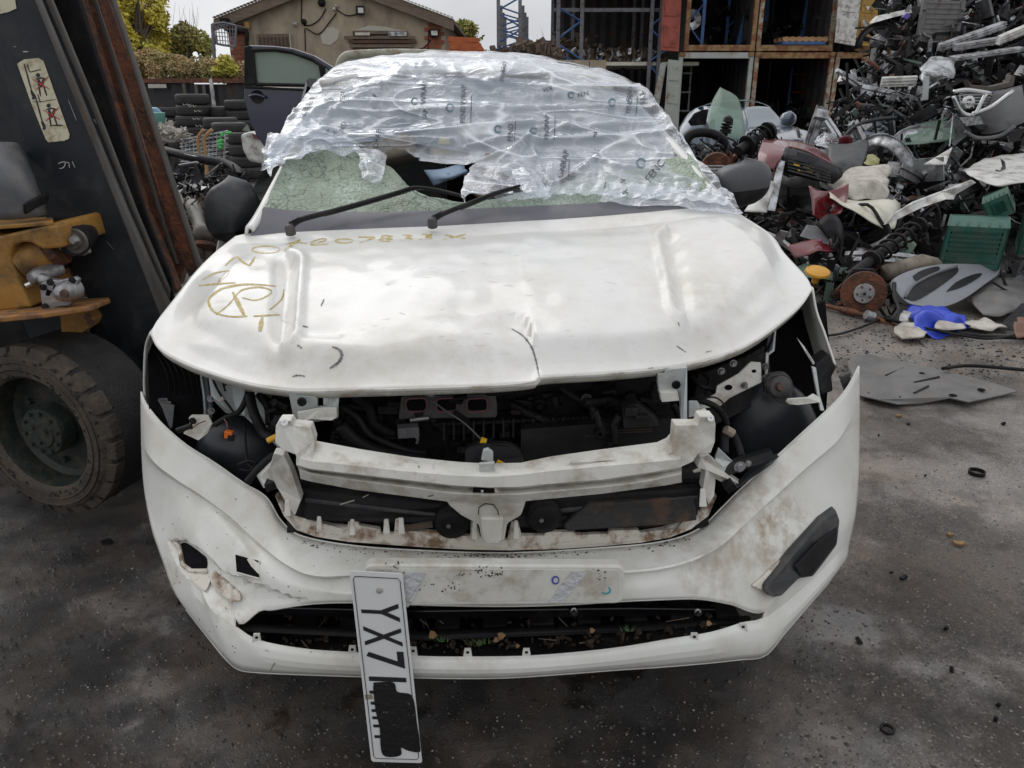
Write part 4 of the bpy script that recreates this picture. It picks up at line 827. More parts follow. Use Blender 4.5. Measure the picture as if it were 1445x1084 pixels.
# bottom lip tabs
for x, y in ((660, 922), (743, 922), (980, 900), (1049, 886), (362, 901), (497, 918), (583, 920)):
    p = [pv(x-6, y+5, .03), pv(x-5, y-6, .03), pv(x+5, y-6, .03), pv(x+6, y+5, .03)]
    dv = onto(BB, x, y+9, 0); vv = ((dv-ORG).dot(RV) if dv else .03)+.004
    o = MB().plate([pv(x-6.5, y+6, vv), pv(x-4.5, y-6, vv), pv(x+4.5, y-6, vv), pv(x+6.5, y+6, vv)], RV*.004).build('lip_tab', M['bumperw'], BUMP)
    MB().plate([pv(x-2, y-2.5, vv-.001), pv(x+2, y-2.5, vv-.001), pv(x+2, y+.5, vv-.001), pv(x-2, y+.5, vv-.001)], RV*.001).build('tab_hole', M['darkint'], o)
# lower grille tray with soil and leaves
TR = MB().grid([[cw(-.50, .09, .24), cw(0, .02, .235), cw(.52, .09, .25)], [cw(-.62, .30, .23), cw(0, .30, .23), cw(.64, .30, .24)], [cw(-.66, .32, .45), cw(0, .32, .45), cw(.66, .32, .45)]]).build('undertray', M['engine'], CAR)
q = MB()
for k in range(11): 
    u = -.55+k*.11; q.box(cw(u, .17, .262), (.055, .10, .04), (R(12), 0, YAW))
q.build('tray_rib', M['black'], TR, bevel=.004)
q = MB(); q.plate([pv(336, 884, .12), pv(600, 895, .09), pv(890, 885, .1), pv(1060, 872, .13), pv(1060, 879, .12), pv(890, 893, .09), pv(600, 905, .08), pv(340, 892, .11)], RV*.012); q.build('tray_bar', M['black'], TR, bevel=.003)
q = MB(); q.plate([pv(345, 856, .14), pv(600, 862, .12), pv(890, 858, .12), pv(1040, 860, .14), pv(1040, 868, .14), pv(890, 870, .12), pv(600, 874, .12), pv(345, 868, .14)], RV*.012); q.build('tray_bar', M['blackgloss'], TR, bevel=.003)
q = MB(); rr = random.Random(4)
for k in range(700):
    u = rr.uniform(-.50, .53); v_ = rr.uniform(.06, .26); c = cw(u, v_+abs(u)**3*.25, .242+rr.uniform(0, .018)+(.02 if v_ > .15 else 0)); s_ = rr.uniform(.002, .011)
    q.box(c, (s_*rr.uniform(.6, 2), s_, s_*.6), (rr.uniform(0, 3), rr.uniform(0, 3), rr.uniform(0, 3)))
q.build('soil_crumbs', M['soil'], TR, kind='stuff')
q = MB()
for k in range(26):
    c = cw(rr.uniform(-.5, .5), rr.uniform(.05, .2), .262); a = rr.uniform(0, 6.28); ln = rr.uniform(.02, .07)
    q.tube([c, c+Vector((math.cos(a)*ln, math.sin(a)*ln, rr.uniform(-.004, .02)))], .0013, 5)
q.build('twigs', M['wood'], TR, kind='stuff')
q = MB()
for (cx, cy) in ((668, 905), (682, 903), (884, 885), (625, 900)):
    for k in range(9):
        a = rr.uniform(-9, 9); h_ = rr.uniform(4, 13); b0 = pv(cx+a, cy+6, .05); b1 = pv(cx+a*1.6+rr.uniform(-5, 5), cy-h_*.4, .055)
        q.add([b0, b0+LV*.0022, b1], [(0, 1, 2)])
q.build('grass_sprouts', mat('fresh_grass', (.05, .11, .025), .6), TR, kind='stuff')
lf = mat('autumn_leaf', (.28, .17, .06), .7, col2=(.16, .09, .05), scale=50)
for x, y, s_ in ((707, 898, .011), (700, 903, .008), (610, 896, .012), (1000, 880, .008), (835, 890, .008), (730, 912, .006)):
    c = pv(x, y, .05); a = rr.uniform(0, 6)
    MB().plate([c+Vector((math.cos(a+k*1.05)*s_*(1 if k % 2 else .55), math.sin(a+k*1.05)*s_*.6, math.sin(a+k*1.05)*s_*.5)) for k in range(6)], (0, 0, .0008)).build('dead_leaf', lf, TR)
for x, y in ((810, 863), (985, 864)): MB().lathe([(0, -.008), (.006, -.008), (.007, 0), (.010, 0)], pv(x, y, .10), RV, 12).build('bolt', M['chrome'], CAR)
# wheels (mostly hidden behind the bumper)
for u in (-.78, .78):
    o = MB().lathe([(.2, -.1), (.29, -.1), (.315, -.07), (.32, 0), (.315, .07), (.29, .1), (.2, .1)], cw(u, .86, .32), LV, 36).build('wheel', M['rubber'], CAR, smooth=True)
    MB().lathe([(0, -.05), (.18, -.06), (.2, -.1), (.2, .1), (.18, .06), (0, .05)], cw(u, .86, .32), LV, 30).build('rim', M['alu'], o, smooth=True)
q = MB().plate([cw(-.8, .35, .2), cw(.8, .35, .2), cw(.8, 3.8, .2), cw(-.8, 3.8, .2)], (0, 0, .03)).build('underbody', M['darkint'], CAR)
# sides, tail, roof of the shell
def side(s_):
    prof = [(.35, 0), (.55, .02), (.8, .02), (.95, 0)]
    rows = []
    for v_ in (1.38, 1.9, 2.6, 3.3, 3.9):
        n_ = 1 if v_ < 3.5 else .96
        rows.append([cw(s_*.91*n_, v_, .28), cw(s_*.925*n_, v_, .55), cw(s_*.92*n_, v_, .82), cw(s_*.87*n_, v_, 1.0), cw(s_*.86*n_, v_, 1.02)])
    return rows
for s_ in (-1, 1):
    MB().grid(surf(side(s_), 3, 4)).build('body_side', M['white'], CAR, smooth=True, solid=.004)
MB().grid([[cw(-.87, 3.9, .3), cw(.87, 3.9, .3)], [cw(-.86, 3.95, .7), cw(.86, 3.95, .7)], [cw(-.83, 3.9, 1.02), cw(.83, 3.9, 1.02)], [cw(-.6, 3.5, 1.45), cw(.6, 3.5, 1.45)]]).build('tailgate', M['white'], CAR, smooth=True, solid=.01)
rf = [[pv(452, 122, 1.86), pv(520, 110, 1.90), pv(620, 106, 1.93), pv(720, 106, 1.93), pv(820, 113, 1.90), pv(893, 130, 1.85)],
      [cw(-.58, 2.1, 1.475), cw(-.4, 2.1, 1.505), cw(-.13, 2.1, 1.52), cw(.15, 2.1, 1.52), cw(.43, 2.1, 1.505), cw(.60, 2.1, 1.47)],
      [cw(-.60, 2.7, 1.48), cw(-.4, 2.7, 1.515), cw(-.13, 2.7, 1.53), cw(.15, 2.7, 1.53), cw(.43, 2.7, 1.515), cw(.60, 2.7, 1.48)],
      [cw(-.58, 3.55, 1.40), cw(-.4, 3.55, 1.43), cw(-.13, 3.55, 1.44), cw(.15, 3.55, 1.44), cw(.43, 3.55, 1.43), cw(.58, 3.55, 1.40)]]
ROOF = MB().grid(surf(rf, 5, 6)).build('roof', M['white'], CAR, smooth=True, solid=.02)
# pillars
for a, b in (((pv(352, 322, 1.12), pv(366, 296, 1.2), pv(396, 235, 1.42), pv(452, 124, 1.86)), -1), ((pv(1035, 297, 1.12), pv(1012, 270, 1.2), pv(960, 205, 1.45), pv(893, 132, 1.86)), 1)):
    P = [p-Vector((0, 0, .03*k/18)) for k, p in enumerate(cr(a, 6))]; MB().grid([[p+LV*b*.018-Vector((0, 0, .02)) for p in P], [p+LV*b*.012+Vector((0, 0, .004)) for p in P], [p-LV*b*.006+Vector((0, 0, .004)) for p in P], [p-LV*b*.014-Vector((0, 0, .01)) for p in P]]).build('windscreen_pillar', M['white'], CAR, smooth=True, solid=.01)
for s_ in (-1, 1):
    MB().tube([cw(s_*.62, 2.0, 1.46), cw(s_*.84, 2.35, 1.03)], .035, 8).build('door_pillar', M['blackgloss'], CAR)
    MB().grid([[cw(s_*.83, 1.4, 1.02), cw(s_*.84, 3.4, 1.02)], [cw(s_*.62, 1.95, 1.45), cw(s_*.61, 3.3, 1.42)]]).build('side_glass', M['glasscar'], CAR)
# scuttle and bonded black band
cwl = [pv(354, 329, 1.12), pv(409, 326, 1.15), pv(550, 320, 1.17), pv(700, 313, 1.18), pv(850, 303, 1.17), pv(992, 292, 1.14), pv(1036, 297, 1.10)]
cw2 = [pv(372, 292, 1.22), pv(420, 297, 1.24), pv(550, 299, 1.26), pv(700, 293, 1.27), pv(850, 286, 1.25), pv(980, 278, 1.22), pv(1020, 272, 1.18)]
M['frit'] = mat('scuttle_grey', (.13, .13, .15), .35, dirt=(.25, .24, .24), dscale=5, dlo=.5, dhi=.8, damt=.6)
MB().grid([[p+Vector((0, 0, -.05))-RV*.03 for p in cr(cwl, 5)], cr(cwl, 5), cr(cw2, 5)]).build('windscreen_band', M['frit'], CAR, smooth=True)
# shattered laminated windscreen, folded in
wl = [(352, 318), (700, 306), (1036, 292)]
WG = [
 [(372, 294, 1.22), (430, 301, 1.24), (500, 302, 1.25), (560, 300, 1.26), (610, 299, 1.265), (660, 297, 1.27), (720, 294, 1.27), (800, 290, 1.26), (900, 284, 1.24), (1015, 273, 1.2)],
 [(378, 282, 1.27), (430, 285, 1.29), (500, 286, 1.30), (560, 285, 1.30), (600, 287, 1.31), (650, 289, 1.31), (720, 283, 1.31), (800, 278, 1.31), (900, 270, 1.3), (1005, 262, 1.24)],
 [(388, 258, 1.34), (430, 250, 1.40), (490, 262, 1.36), (545, 266, 1.37), (590, 282, 1.33), (640, 289, 1.32), (700, 282, 1.33), (800, 268, 1.36), (900, 258, 1.36), (992, 245, 1.3)],
 [(398, 236, 1.41), (425, 222, 1.48), (470, 212, 1.52), (520, 230, 1.48), (562, 252, 1.43), (605, 280, 1.34), (690, 285, 1.33), (800, 262, 1.4), (900, 245, 1.42), (980, 225, 1.38)],
 [(408, 214, 1.48), (428, 206, 1.53), (470, 204, 1.55), (515, 215, 1.53), (556, 240, 1.48), (598, 276, 1.36), (688, 282, 1.34), (800, 256, 1.43), (895, 238, 1.45), (970, 215, 1.43)]]
gr = surf([[pv(*p) for p in r_] for r_ in WG], 8, 8)
for row in gr:
    for p in row:
        p.z += .010*noise.noise(p*14)+.006*noise.noise(p*35)
sh = MB(); n_ = len(gr[0]); keep = []
for i, row in enumerate(gr): sh.v += row
for i in range(len(gr)-1):
    for j in range(n_-1):
        x, y = topx(gr[i][j])
        sh.f.append((i*n_+j, i*n_+j+1, (i+1)*n_+j+1, (i+1)*n_+j))
WS = sh.build('windscreen', M['shatter'], CAR, smooth=False, solid=.005)
# upper part of the windscreen still bonded to the roof edge
UG = [[(452, 128, 1.84), (520, 114, 1.88), (620, 110, 1.91), (720, 110, 1.91), (820, 118, 1.88), (890, 134, 1.84)],
      [(430, 165, 1.70), (510, 160, 1.72), (620, 162, 1.74), (720, 165, 1.74), (830, 168, 1.71), (925, 172, 1.66)],
      [(415, 198, 1.58), (500, 196, 1.62), (590, 190, 1.66), (720, 205, 1.62), (830, 215, 1.58), (950, 208, 1.50)],
      [(408, 212, 1.50), (480, 205, 1.58), (560, 200, 1.62), (730, 228, 1.53), (840, 245, 1.48), (970, 225, 1.42)]]
MB().grid(surf([[pv(*p) for p in r_] for r_ in UG], 6, 6)).build('upper_windscreen', M['glasscar'], CAR, smooth=True)
# wipers
for pts, hub in (([(409, 322, 1.11), (425, 310, 1.14), (470, 298, 1.18), (520, 284, 1.24), (560, 272, 1.29), (585, 265, 1.31), (615, 268, 1.32), (648, 276, 1.30)], (413, 318)), ([(610, 312, 1.13), (625, 302, 1.16), (660, 288, 1.21), (700, 272, 1.26), (735, 262, 1.29)], (612, 310))):
    P = cr([pv(x, y, v_-.02) for x, y, v_ in pts], 5)
    W_ = MB().tube(P, [.010-.005*k/len(P) for k in range(len(P))], 6).build('wiper_arm', M['black'], CAR, smooth=True)
    Q = [p+Vector((.01, .02, -.004)) for p in P[8:]]
    MB().tube(Q, .006, 6).build('wiper_blade', M['blackgloss'], W_)
    MB().lathe([(0, .012), (.012, .010), (.015, .004), (.016, -.02)], P[0], (0, -.3, 1), 12).build('wiper_spindle', M['darkgrey'], W_, smooth=True)
    MB().box(P[3]+Vector((0, 0, .004)), (.035, .02, .016), (0, R(-25), 0)).build('wiper_knuckle', M['black'], W_, bevel=.003)
# cabin
MB().grid([[cw(-.8, 1.22, .98), cw(.8, 1.22, .98)], [cw(-.8, 1.7, .92), cw(.8, 1.7, .92)], [cw(-.8, 1.75, .5), cw(.8, 1.75, .5)], [cw(-.8, 3.8, .4), cw(.8, 3.8, .4)], [cw(-.8, 3.85, 1.0), cw(.8, 3.85, 1.0)]]).build('cabin_lining', M['darkint'], CAR)
def soft(name, c, size, m, rot=(0, 0, 0), par=CAR, k=.6):
    b = MB().box(c, size, rot).build(name, m, par, smooth=True); mm = b.modifiers.new('b', 'BEVEL'); mm.width = min(size)*k*.5; mm.segments = 4; return b
for u in (-.36, .38):
    soft('seat_back', cw(u, 2.35, 1.0), (.5, .16, .62), M['darkgrey'], (R(-12), 0, YAW)); soft('headrest', cw(u, 2.42, 1.30), (.26, .1, .18), M['darkgrey'], (R(-10), 0, YAW))
soft('fallen_headrest', pv(556, 214, 1.66), (.17, .12, .08), M['beige'], (R(-25), R(-14), R(10)))
soft('pillar_trim', pv(535, 212, 1.64), (.10, .10, .06), M['beige'], (0, R(-30), .3))
soft('sun_visor', pv(684, 250, 1.50), (.09, .03, .15), M['beige'], (R(-10), R(38), .2))
o = MB().lathe([(0, .05), (.03, .046), (.047, .03), (.05, 0), (.045, -.03), (0, -.05)], pv(622, 213, 1.66), (0, 0, 1), 16)
for p in o.v: p += Vector(noise.noise_vector(p*20))*.012
o.build('foam_block', M['foam'], CAR, smooth=True)
bag = [[pv(598, 240, 1.50), pv(625, 238, 1.46), pv(655, 228, 1.50)], [pv(606, 252, 1.46), pv(632, 250, 1.40), pv(656, 238, 1.46)], [pv(612, 262, 1.44), pv(640, 252, 1.42), pv(660, 240, 1.45)]]
MB().grid(surf(bag, 4, 4)).build('deflated_airbag', M['bluebag'], CAR, smooth=True, solid=.02)
bag = [[pv(500, 200, 1.72), pv(560, 190, 1.74), pv(640, 195, 1.74), pv(760, 215, 1.70)], [pv(520, 215, 1.66), pv(580, 215, 1.68), pv(690, 215, 1.66), pv(800, 240, 1.62)], [pv(540, 225, 1.66), pv(620, 225, 1.66), pv(740, 235, 1.62), pv(820, 262, 1.55)]]
# mirrors
M['mirror'] = mat('mirror_shell_plastic', (.065, .068, .075), .38, dirt=(.16, .14, .12), dscale=14, dlo=.5, dhi=.75, damt=.3, bump=.1, bscale=300)
def mirror(c, sx, sy, sz, rot, low, flip=1):
    rows = []
    for j in range(13):
        t = -1+2*j/12; rr_ = math.sqrt(max(0, 1-abs(t)**2.6)); rows.append([])
        for k in range(24):
            a = 2*math.pi*k/24; ca, sa = math.cos(a), math.sin(a)
            xx = math.copysign(abs(ca)**.75, ca); yy = math.copysign(abs(sa)**.75, sa)
            rows[-1].append(Vector((xx*sx*rr_*(1+.12*t*flip), yy*sy*rr_, t*sz+.12*sz*xx)))
    mt = Matrix.Rotation(rot, 3, 'Z')
    m = MB().grid([[c+mt@p for p in r_] for r_ in rows], True)
    o = m.build('door_mirror', M['mirror'], CAR, smooth=True)
    k = MB(); k.add([c+(mt@(p*1.012)) for r_ in rows for p in r_], [])
    for i in range(12):
        for j in range(24):
            if i < low: k.f.append((i*24+j, i*24+(j+1) % 24, (i+1)*24+(j+1) % 24, (i+1)*24+j))
    k.build('mirror_lower_shell', M['black'], o, smooth=True)
    return o
mr = mirror(pv(1046, 260, 1.36), .098, .07, .082, R(10), 5, 1)
MB().tube(cr([pv(1030, 285, 1.36), pv(1022, 300, 1.33), pv(1015, 310, 1.3)], 4), [.04]*8+[.05], 8).build('mirror_arm', M['black'], mr, smooth=True)
ml = mirror(pv(328, 297, 1.36), .085, .085, .105, R(-30), 2, -1)
ml.data.materials[0] = M['darkgrey']
MB().tube([pv(336, 322, 1.36), pv(350, 335, 1.34)], .03, 8).build('mirror_arm', M['black'], ml, smooth=True)

# ------------------------------------------------------------------ plate leaning on the bumper
pc = [(493, 806), (568, 810), (596, 1077), (524, 1075)]
P0 = [gz(524, 1075, .003), gz(596, 1077, .003)]
top = [pv(493, 806, -.026), pv(568, 810, -.026)]
PLT = thing('number_plate', 'white vehicle number plate with black letters, hanging on end in front of the bumper', 'number plate', gz(560, 1076, 0))
# bottom edge stands on the ground just ahead of the nose
bl, br = pv(524, 1075, -.035), pv(596, 1077, -.035)
quad = [top[0], top[1], br, bl]
pl = rrect(quad, 4, .008)
nrm = (top[1]-top[0]).cross(bl-top[0]).normalized()
if nrm.y < 0: nrm = -nrm
PM = MB().plate(pl, nrm*.003); PLB = PM.bvh()
PM.build('plate_blank', M['platew'], PLT)
q = MB()
def lerp4(s_, t): 
    a = Vector((pc[0][0], pc[0][1], 0)).lerp(Vector((pc[1][0], pc[1][1], 0)), s_); b = Vector((pc[3][0], pc[3][1], 0)).lerp(Vector((pc[2][0], pc[2][1], 0)), s_)
    return a.lerp(b, t)
def plq(s_, t, off=.0012):
    a = quad[0].lerp(quad[1], s_); b = quad[3].lerp(quad[2], s_); return a.lerp(b, t)-nrm*off
bd = [plq(s_, t) for s_, t in ((.1, .022), (.9, .022), (.94, .035), (.94, .965), (.9, .978), (.1, .978), (.06, .965), (.06, .035))]
q.tube(bd+bd[:1], .0008, 4); q.build('plate_border', M['gridprint'], PLT)
LH = .52; LW = .112
vs, fs = text_verts('YX7', True)
letters = MB()
def glyph(ch, t0, stretch_w, size=1.0):
    vs, fs = text_verts(ch, True)
    mnx = min(v.x for v in vs); mxx = max(v.x for v in vs); mny = min(v.y for v in vs); mxy = max(v.y for v in vs)
    # rotated a quarter turn clockwise: glyph x runs down the plate, glyph y runs right to left
    letters.add([plq(.14+.72*((v.y-mny)/(mxy-mny)), t0+stretch_w*((v.x-mnx)/(mxx-mnx))) for v in vs], fs)
glyph('Y', .145, .092); glyph('X', .265, .098); glyph('7', .388, .088)
letters.add([plq(.14, .524), plq(.86, .524), plq(.86, .548), plq(.14, .548)], [(0, 1, 2, 3)])
for t0, ln in ((.60, .3), (.66, .16), (.70, .16), (.74, .16), (.785, .16), (.845, .14)):
    letters.add([plq(.12, t0), plq(.12+ln, t0), plq(.12+ln, t0+.016), plq(.12, t0+.016)], [(0, 1, 2, 3)])
letters.build('plate_lettering', M['gridprint'], PLT)
blob = [(.22, .555), (.6, .55), (.66, .60), (.9, .61), (.97, .66), (.98, .78), (1.0, .86), (.98, .93), (.75, .925), (.62, .91), (.6, .95), (.42, .965), (.25, .955), (.22, .9), (.24, .8), (.2, .7), (.2, .6)]
B_ = cr([Vector((a, b, 0)) for a, b in blob+blob[:1]], 4)[:-1]
MB().plate([plq(min(p.x, .995), p.y, .0026) for p in B_], nrm*.001).build('black_tape_patch', mat('black_tape', (.012, .012, .013), .45, bump=.4, bscale=60, dirt=(.1, .1, .1), dscale=50, dlo=.62, dhi=.7), PLT)
MB().lathe([(0, -.004), (.004, -.0036), (.0065, -.002), (.007, 0)], plq(.53, .085, 0), nrm, 14).build('plate_screw', M['cloth'], PLT, smooth=True)
MB().plate([plq(.02, .625), plq(.16, .62), plq(.17, .645), plq(.03, .65)], nrm*.001).build('tape_stain', M['beige'], PLT)
tm = MB(); vs, fs = text_verts('- -- --- -- - --- --')
tm.add([plq(.075+v.y*.018, .46+v.x*.009) for v in vs], fs); tm.build('plate_small_print', M['gridprint'], PLT)

# ------------------------------------------------------------------ printed clear film over roof and windscreen
FC = [
 [(462, 112, 2.5), (500, 96, 2.6), (560, 86, 2.7), (640, 81, 2.75), (720, 82, 2.75), (790, 92, 2.7), (850, 104, 2.6), (900, 124, 2.5)],
 [(448, 118, 1.98), (490, 93, 2.08), (560, 82, 2.16), (640, 79, 2.18), (720, 81, 2.18), (795, 92, 2.14), (862, 108, 2.06), (908, 130, 1.96)],
 [(436, 136, 1.84), (490, 118, 1.88), (560, 105, 1.90), (640, 102, 1.91), (720, 103, 1.90), (800, 112, 1.88), (870, 125, 1.86), (922, 143, 1.82)],
 [(418, 162, 1.72), (480, 158, 1.72), (560, 152, 1.73), (640, 150, 1.74), (720, 152, 1.74), (800, 158, 1.72), (880, 168, 1.68), (945, 175, 1.66)],
 [(398, 190, 1.56), (465, 185, 1.60), (550, 185, 1.62), (640, 185, 1.62), (720, 190, 1.62), (800, 198, 1.60), (890, 208, 1.54), (965, 215, 1.50)],
 [(380, 215, 1.42), (440, 196, 1.52), (530, 205, 1.56), (625, 205, 1.56), (715, 215, 1.54), (800, 235, 1.48), (900, 248, 1.40), (990, 246, 1.36)],
 [(374, 232, 1.38), (425, 200, 1.50), (500, 216, 1.53), (595, 222, 1.55), (705, 232, 1.50), (800, 258, 1.38), (915, 268, 1.30), (1018, 272, 1.24)],
 [(384, 240, 1.34), (418, 204, 1.48), (470, 200, 1.53), (560, 226, 1.50), (690, 245, 1.46), (775, 277, 1.30), (900, 284, 1.22), (1042, 297, 1.08)]]
fg = surf([[pv(*p) for p in r_] for r_ in FC], 36, 18)
ni, nj = len(fg), len(fg[0]); rr = random.Random(12)
ridges = [[(372, 228), (450, 165), (520, 130), (575, 108), (600, 100)], [(480, 160), (540, 128), (575, 112)], [(600, 100), (640, 112), (690, 128)], [(430, 190), (500, 198), (560, 205), (640, 205)], [(470, 165), (560, 165), (700, 160), (840, 158), (920, 165)],
          [(560, 195), (640, 190), (720, 182), (800, 180)], [(660, 215), (760, 190), (850, 184), (935, 182)], [(660, 245), (740, 210), (830, 200), (940, 195)], [(690, 250), (745, 205), (800, 190)], [(745, 205), (760, 240), (780, 272)], [(780, 272), (820, 245), (840, 230)],
          [(905, 140), (940, 185), (975, 235), (1010, 268)], [(920, 150), (955, 200), (990, 250), (1030, 285)], [(430, 175), (470, 195), (520, 225), (545, 245)], [(560, 100), (590, 118), (600, 130)], [(615, 100), (625, 118), (632, 132)], [(640, 103), (655, 120), (668, 133)], [(575, 105), (560, 122), (530, 140)],
          [(820, 105), (760, 112), (690, 118)], [(900, 130), (820, 132), (760, 128), (700, 122)], [(860, 240), (920, 250), (1000, 270)], [(850, 255), (900, 262), (1000, 282)], [(400, 195), (415, 185), (440, 150)], [(390, 210), (400, 200), (418, 165)]]
for i in range(ni):
    for j in range(nj):
        p = fg[i][j]; x, y = topx(p)
        d = 0
        for k, rg_ in enumerate(ridges):
            dd = abs(polydist(rg_, x, y))
            if dd < 14: d += (.016 if k < 14 else .011)*math.exp(-(dd/4.2)**2)
        d += .012*noise.noise(Vector((x*.012, y*.05, 2))) + .007*noise.noise(Vector((x*.05, y*.09, 7)))+.012*max(0, 1-abs(x-410)/70)*noise.noise(Vector((x*.1, y*.1, 9)))+.009*max(0, 1-abs(x-960)/70)*noise.noise(Vector((x*.12, y*.06, 5)))
        if y > 265: d += .004*math.sin(x*.28+y*.2)
        p += Vector((0, -.55, .83))*(d+.018)
fm = MB(); fm.v = [p for r_ in fg for p in r_]
HOLE = [(530, 226), (545, 212), (566, 210), (590, 222), (598, 244), (614, 262), (656, 240), (672, 262), (668, 290), (640, 295), (590, 275), (560, 262)]
for i in range(ni-1):
    for j in range(nj-1):
        x, y = topx(fg[i][j])
        if i > ni*.45 and inpoly(HOLE, x+6*noise.noise(Vector((x*.08, y*.08, 0))), y+6*noise.noise(Vector((x*.08, y*.08, 5)))): continue
        fm.f.append((i*nj+j, i*nj+j+1, (i+1)*nj+j+1, (i+1)*nj+j))
FB = fm.bvh()
FILM = thing('clear_wrap', 'wrinkled clear plastic film printed with dark words, draped over the roof and smashed windscreen', 'plastic film', pv(700, 200, 1.6))
fm.build('film_sheet', M['film'], FILM, smooth=True)
# loose gathered folds: left cheek, hanging tongue, centre bunch, right hem
def crumple(name, ctrl, amp, sc, seed, nu=10, nv=8):
    g_ = surf([[pv(*p) for p in r_] for r_ in ctrl], nu, nv)
    for r_ in g_:
        for p in r_:
            n1 = noise.noise_vector(p*sc+Vector((seed, 0, 0))); p += Vector(n1)*amp + Vector(noise.noise_vector(p*sc*2.7))*amp*.4
    MB().grid(g_).build(name, M['film'], FILM, smooth=True)
crumple('film_fold', [[(418, 165, 1.66), (440, 168, 1.66), (470, 180, 1.62), (500, 195, 1.56)], [(392, 195, 1.5), (415, 192, 1.52), (450, 200, 1.52), (505, 214, 1.5)], [(372, 228, 1.36), (392, 222, 1.4), (424, 212, 1.46), (475, 216, 1.46)], [(384, 250, 1.3), (388, 240, 1.32), (405, 228, 1.38), (440, 214, 1.42)]], .022, 12, 1)
crumple('film_fold', [[(382, 190, 1.55), (398, 185, 1.56), (425, 182, 1.58)], [(374, 212, 1.45), (390, 210, 1.46), (412, 206, 1.5)], [(378, 240, 1.36), (386, 238, 1.36), (398, 226, 1.4)]], .03, 16, 6)
crumple('film_tongue', [[(500, 206, 1.5), (530, 212, 1.5), (545, 222, 1.5)], [(506, 226, 1.44), (524, 230, 1.42), (543, 238, 1.44)], [(510, 250, 1.38), (524, 254, 1.35), (542, 250, 1.38)], [(518, 256, 1.36), (528, 260, 1.34), (538, 257, 1.36)]], .010, 20, 2)
crumple('film_bunch', [[(668, 236, 1.46), (700, 222, 1.50), (740, 218, 1.50), (790, 232, 1.46)], [(658, 258, 1.36), (700, 246, 1.38), (740, 244, 1.38), (790, 262, 1.34)], [(652, 276, 1.26), (690, 268, 1.28), (736, 274, 1.26), (780, 276, 1.27)], [(657, 286, 1.22), (668, 276, 1.24), (742, 280, 1.23), (770, 279, 1.25)]], .018, 14, 3)
crumple('film_flap', [[(722, 240, 1.34), (740, 236, 1.34), (756, 246, 1.34)], [(728, 258, 1.27), (750, 254, 1.26), (774, 268, 1.28)], [(740, 272, 1.22), (755, 276, 1.20), (778, 276, 1.24)]], .012, 18, 4)
crumple('film_hem', [[(860, 258, 1.32), (930, 262, 1.28), (1000, 268, 1.22), (1025, 275, 1.18)], [(850, 276, 1.25), (930, 280, 1.2), (1005, 286, 1.12), (1040, 290, 1.08)], [(845, 284, 1.22), (930, 290, 1.16), (1010, 298, 1.07), (1046, 302, 1.03)]], .014, 14, 5)
crumple('film_hem', [[(560, 82, 2.10), (640, 80, 2.12), (720, 82, 2.12), (800, 93, 2.08)], [(560, 98, 1.94), (640, 96, 1.96), (720, 98, 1.96), (810, 106, 1.93)]], .010, 12, 8)
tx = MB()
for s_, x, y, a, sz in (('FENDWRAP', 656, 174, -88, 11), ('WRAP', 601, 147, -88, 12), ('ENDRAP', 774, 197, -88, 10), ('FEND', 723, 200, -86, 11), ('FENDR', 889, 161, -80, 10), ('FEND', 889, 143, -78, 9), ('FEN', 486, 145, -88, 10),
                        ('ONRAP', 794, 252, -76, 13), ('FENC', 917, 258, -52, 16), ('W', 850, 264, 30, 13), ('AR W', 888, 281, -100, 13), ('FEND', 711, 115, -85, 9), ('DRAP', 533, 210, -78, 12), ('AP', 603, 166, -84, 11), ('F', 532, 138, -75, 11), ('P', 838, 194, -8, 12),
                        ('FEND', 714, 105, -88, 8), ('FE', 590, 95, -85, 8), ('ND', 484, 187, -70, 11), ('WR', 766, 130, -10, 10), ('FEN', 816, 138, -15, 10), ('ENDWR', 970, 230, 58, 7), ('FENDWRAP', 948, 178, 60, 7)):
    tx = MB(); ptext(tx, FB, s_, x, y, R(a), sz*.92, .006, 1.0)
    if tx.f: tx.build('printed_word', M['print'], FILM)
tx = MB()
for x, y, r_ in ((635, 152, 5), (905, 230, 6), (753, 184, 4.5), (703, 182, 4.5), (864, 144, 4.5), (806, 134, 4), (585, 143, 4)):
    stroke(tx, FB, ell(x, y, r_, r_, 30, 350), 2.4, .005, 1.2)
tx.build('film_ring_mark', mat('grey_blue_print', (.10, .17, .22), .5), FILM)
tx = MB()
for x, y, ln in ((664, 174, 40), (726, 200, 30), (782, 197, 34), (898, 161, 26), (802, 250, 26)):
    stroke(tx, FB, [(x, y), (x+1, y-ln*.5), (x+1.5, y-ln)], 1, .005, 2)
tx.build('film_small_print', M['print'], FILM)
# ------------------------------------------------------------------ forklift
FL = thing('forklift', 'yellow and dark grey forklift truck with rusty leaning mast beside the wrecked car', 'forklift', (-1.7, 2.5, 0))
def fp(pts, Y): return [at(x, y, Y if len(q) < 1 else q[0]) for x, y, *q in pts]
def fpart(name, pts, Y, th, m, par=FL, bev=.004, **k):
    return MB().plate([at(p[0], p[1], p[2] if len(p) > 2 else Y) for p in pts], (0.02*th, th, 0)).build(name, m, par, bevel=bev, **k)
